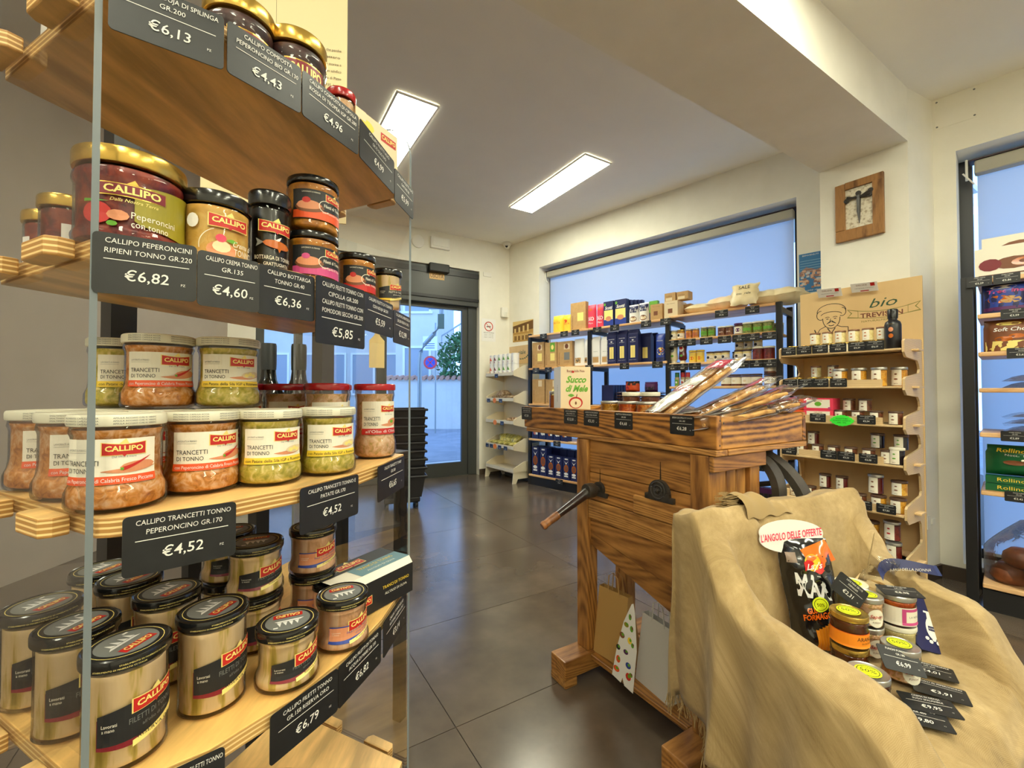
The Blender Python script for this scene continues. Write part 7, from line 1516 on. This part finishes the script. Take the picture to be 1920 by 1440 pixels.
def stk(g, mp, x, z, r): g.ell(mp, x, z, r, r, FL_, .0012, 20); g.ring(mp, x, z, r * .80, r * .86, IK, .0016, 20); g.text(mp, '50%', x, z - r * .22, r * .5, IK, w=r * 1.2, off=.0016); g.text(mp, 'SCONTO', x, z + r * .4, r * .22, IK, w=r, off=.0016)
def lst(off_=(0, 0)): return lambda g, r, h: stk(g, topm(h - .0012), off_[0], off_[1], r * .62)
CH = 'discounted jars on the armchair seat'
def cj(label, X, Y, z, r, H, lid, cont, fn, lp, rz, nm='jam_jar'): return jar(nm, label, 'jar', (X, Y, z), rz, r, H, lid, H * .17, cont, ROUND, fn, CH, r * 1.02, lp)
def l_orange(g, mp, r, hb): g.rect(mp, -r * 2.2, r * 2.2, hb * .12, hb * .62, OR, .0004, 24); g.rect(mp, -r * 2.2, r * 2.2, hb * .12, hb * .60, 25, .0008, 24); g.text(mp, 'ARANCE', r * .75, hb * .38, hb * .14, IK, w=r * 1.1, off=.0012); g.text(mp, 'DI SICILIA', r * .75, hb * .26, hb * .06, IK, w=r * .6, off=.0012)
def l_saf(g, mp, r, hb): g.ell(mp, r * .4, hb * .45, r * .55, hb * .36, IV, .0005, 20); g.text(mp, 'Sapori', r * .4, hb * .45, hb * .14, RD, w=r * .85, off=.001, shear=.3); g.text(mp, 'FUNGHI', r * .4, hb * .25, hb * .07, BR, w=r * .5, off=.001)
def l_red(g, mp, r, hb): g.rect(mp, -r * 2.2, r * 1.6, hb * .10, hb * .80, IV, .0004, 24); g.rect(mp, r * .0, r * 1.5, hb * .14, hb * .76, PK, .0008, 12); g.rect(mp, r * .2, r * 1.3, hb * .24, hb * .66, IV, .0012, 10); g.text(mp, 'LA NDUJA', r * .75, hb * .42, hb * .08, GY, w=r * .8, off=.0016)
f_mar = pbr('marmalade', (96, 44, 16), .2, coat=.6); f_sp = food('spread_orange', (150, 50, 10), (196, 84, 20), (214, 120, 40), 60)
cj('orange marmalade jar with bright orange label stacked on another, gold lid with yellow sticker', .729, .95, sz_ + .0685, .034, .068, gold, f_mar, l_orange, lst((0, .004)), -27)
cj('lower orange marmalade jar under the stacked one', .729, .95, sz_, .034, .068, gold, f_mar, l_orange, None, -27)
cj('jar sitting low at the near side, only its yellow lid sticker showing over the cloth', .700, .865, SEAT + .01, .034, .062, silver, f_mar, None, lst(), -35)
cj('brown mushroom jar with oval cream label, stacked right of the marmalade', .834, 1.03, sz_ + .0685, .030, .068, silver, f_olive, l_saf, lst(), -30)
cj('lower jar under the mushroom jar', .834, 1.03, sz_, .030, .068, silver, f_olive, l_saf, None, -30)
cj('orange spread jar with patterned cream and rose label under a price tag', .915, 1.045, sz_ + .0655, .036, .070, silver, f_sp, l_red, None, -25)
cj('pale jar beneath the patterned-label jar', .915, 1.045, sz_, .036, .065, whitelid, f_pale, None, None, -25)
cj('jar with a white lid and round yellow sticker at the back near the clear bag', .855, 1.105, sz_ + .066, .034, .066, whitelid, f_pale, None, lst(), -30)
cj('jar under the white-lidded one at the back', .855, 1.105, sz_, .034, .065, whitelid, f_pale, None, None, -30)
cj('front jar with sticker lid holding a tilted price tag', .832, .942, sz_, .033, .070, silver, f_olive, l_saf, lst((0, .006)), -27)
# navy gift cartons and a clear bag with a navy header
t = thing('gift_pack', 'clear bag of biscuits with a navy paper header band behind the jars', 'bag', CF(.53, .125, sz_), 20)
bisc = mottled('biscuit', [(.35, (206, 176, 120)), (.6, (232, 208, 158))], 30, .6); rnd = random.Random(6)
for k in range(14): obj('biscuit', G().tube([(-.035 * cos(1.2 * q), .012 * (q - 3), .012 * sin(1.2 * q)) for q in range(6)], .009, 6), bisc, t, (rnd.uniform(-.055, .055), rnd.uniform(-.015, .02), .02 + rnd.uniform(0, .09)), rnd.uniform(0, 180), smooth=60)
g = G().sheet(lambda a, b: (.088 * cos(2 * pi * a) * (1 - .25 * b ** 3), .045 * sin(2 * pi * a) * (1 - b ** 4 * .9), .155 * b + .02 * b * noise.noise(Vector((cos(2 * pi * a) * 3, b * 5, 0)))), 30, 12); obj('bag', g, cello, t, smooth=70)
g = G().sheet(lambda a, b: (-.08 + .20 * a, -.052 + .02 * sin(a * 5) + b * .012, .148 + .012 * sin(a * 4) + .022 * b), 12, 2, 0); g.text(lambda x, z, o: (x, -.048 + .02 * sin((x + .08) / .20 * 5) - o - .004, z), 'TARALLI DELLA NONNA', .03, .155, .007, 1, w=.10); obj('header', g, [navy, chalk], t)
g = G().sheet(lambda a, b: (-.10 + .10 * a + .03 * b, .015 * sin(a * 7) - .03, .16 + .10 * (1 - a) * b + .02 * sin(b * 6) * a), 10, 10); obj('bag_top', g, cello, t, smooth=70)
t = thing('navy_carton', 'navy carton end between the crisp bag and the stickered jars', 'carton', (.785, 1.08, sz_), 20)
g = G().add([(-.045, 0, 0), (.045, 0, 0), (.045, .03, 0), (-.045, .03, 0), (-.05, .01, .13), (.03, .01, .10), (.03, .03, .10), (-.05, .03, .13)], [(0, 3, 2, 1), (4, 5, 6, 7), (0, 1, 5, 4), (1, 2, 6, 5), (2, 3, 7, 6), (3, 0, 4, 7)]); obj('box', g, navy, t)
t = thing('navy_carton', 'navy kite-shaped carton with a white jug emblem right of the patterned jar', 'carton', (.985, 1.03, sz_ + .001), 12, rot=(R(-24), R(18), R(8)))
g = G(); P = [(-.055, .02), (-.03, -.0), (.045, .0), (.055, .05), (.01, .125), (-.055, .13)]; n = 6
g.add([(x, 0, z) for x, z in P] + [(x, .03, z) for x, z in P], [tuple(range(n)), tuple(range(2 * n - 1, n - 1, -1))] + [(i, n + i, n + (i + 1) % n, (i + 1) % n) for i in range(n)], NV); mp = flat(0)
g.ell(mp, .012, .052, .018, .024, WH, .0006, 16); g.rect(mp, .002, .020, .070, .085, WH, .0006); g.rect(mp, -.006, .028, .084, .088, WH, .0008); g.rect(mp, .0, .024, .046, .056, NV, .0010); g.text(mp, 'SALE MARINO', .012, .049, .004, WH, w=.022, off=.0012); g.ell(mp, -.03, .123, .018, .007, FL_, .0012, 12)
for k in range(5): g.ell(mp, -.008 + k * .010, .028 - (k % 2) * .006, .006, .004, WH, .0009, 8)
obj('box', g, PM, t)
# price tags on and around the jars
def lay(u, v, z, rz, price, lines, label, rot=None, w_=.085, h_=.052):
    p = at(u, v, z); ptag(lines, price, p, 0, label, 'price tags on the armchair', w_, h_, rot=rot or (R(-88), 0, R(rz)))
lay(1742, 1256, SEAT + .014, -34, '€4,01', ['SALE MARINO INTEGRALE', 'GR.300'], 'price tag flat on the cloth, the topmost one right of the jars')
lay(1762, 1296, SEAT + .014, -34, '€3,91', ['TARALLI AL PEPERONCINO'], 'price tag flat on the cloth, second from the top of the row')
lay(1742, 1322, SEAT + .016, -22, '€9,95', ['CREMA DI NDUJA', 'SUGO SPALMABILE'], 'price tag flat on the cloth, overlapping the lowest one')
lay(1726, 1345, SEAT + .0135, -26, '€9,80', ['MIELE DI ARANCIO', 'GR.400'], 'lowest price tag on the cloth near the front of the seat')
ptag(['LAYS MAX GR.115', 'FORMAGGIO'], '€2,31', (*CF(.285, .185, sz_ + .160),), 0, 'price tag stuck slanting on the crisp bag', 'price tags on the armchair', .075, .046, rot=(R(-12), R(40), R(-8)))
ptag(['CREMA DI NDUJA', 'GR.180'], '€8,98', (.915, 1.035, sz_ + .1395), 0, 'price tag lying on the lid of the patterned jar', 'price tags on the armchair', .080, .046, rot=(R(-84), 0, R(-16)))
ptag(['FUNGHI PORCINI BIO', 'GR.180'], '€6,99', (.800, .905, sz_ + .058), 0, 'tilted price tag leaning on the front jar', 'price tags on the armchair', .080, .048, rot=(R(-50), R(12), R(-6)))
# plain wording for the ordinals
for o in bpy.data.objects:
    if 'label' in o:
        s_ = o['label'].replace('leftmost from the left', 'leftmost').replace('leftmost from below', 'lowest').replace('leftmost from the front', 'foremost').replace('leftmost of the three', 'left one of the three').replace('leftmost of the upper row', 'leftmost in the upper row')
        if s_ != o['label']: o['label'] = s_
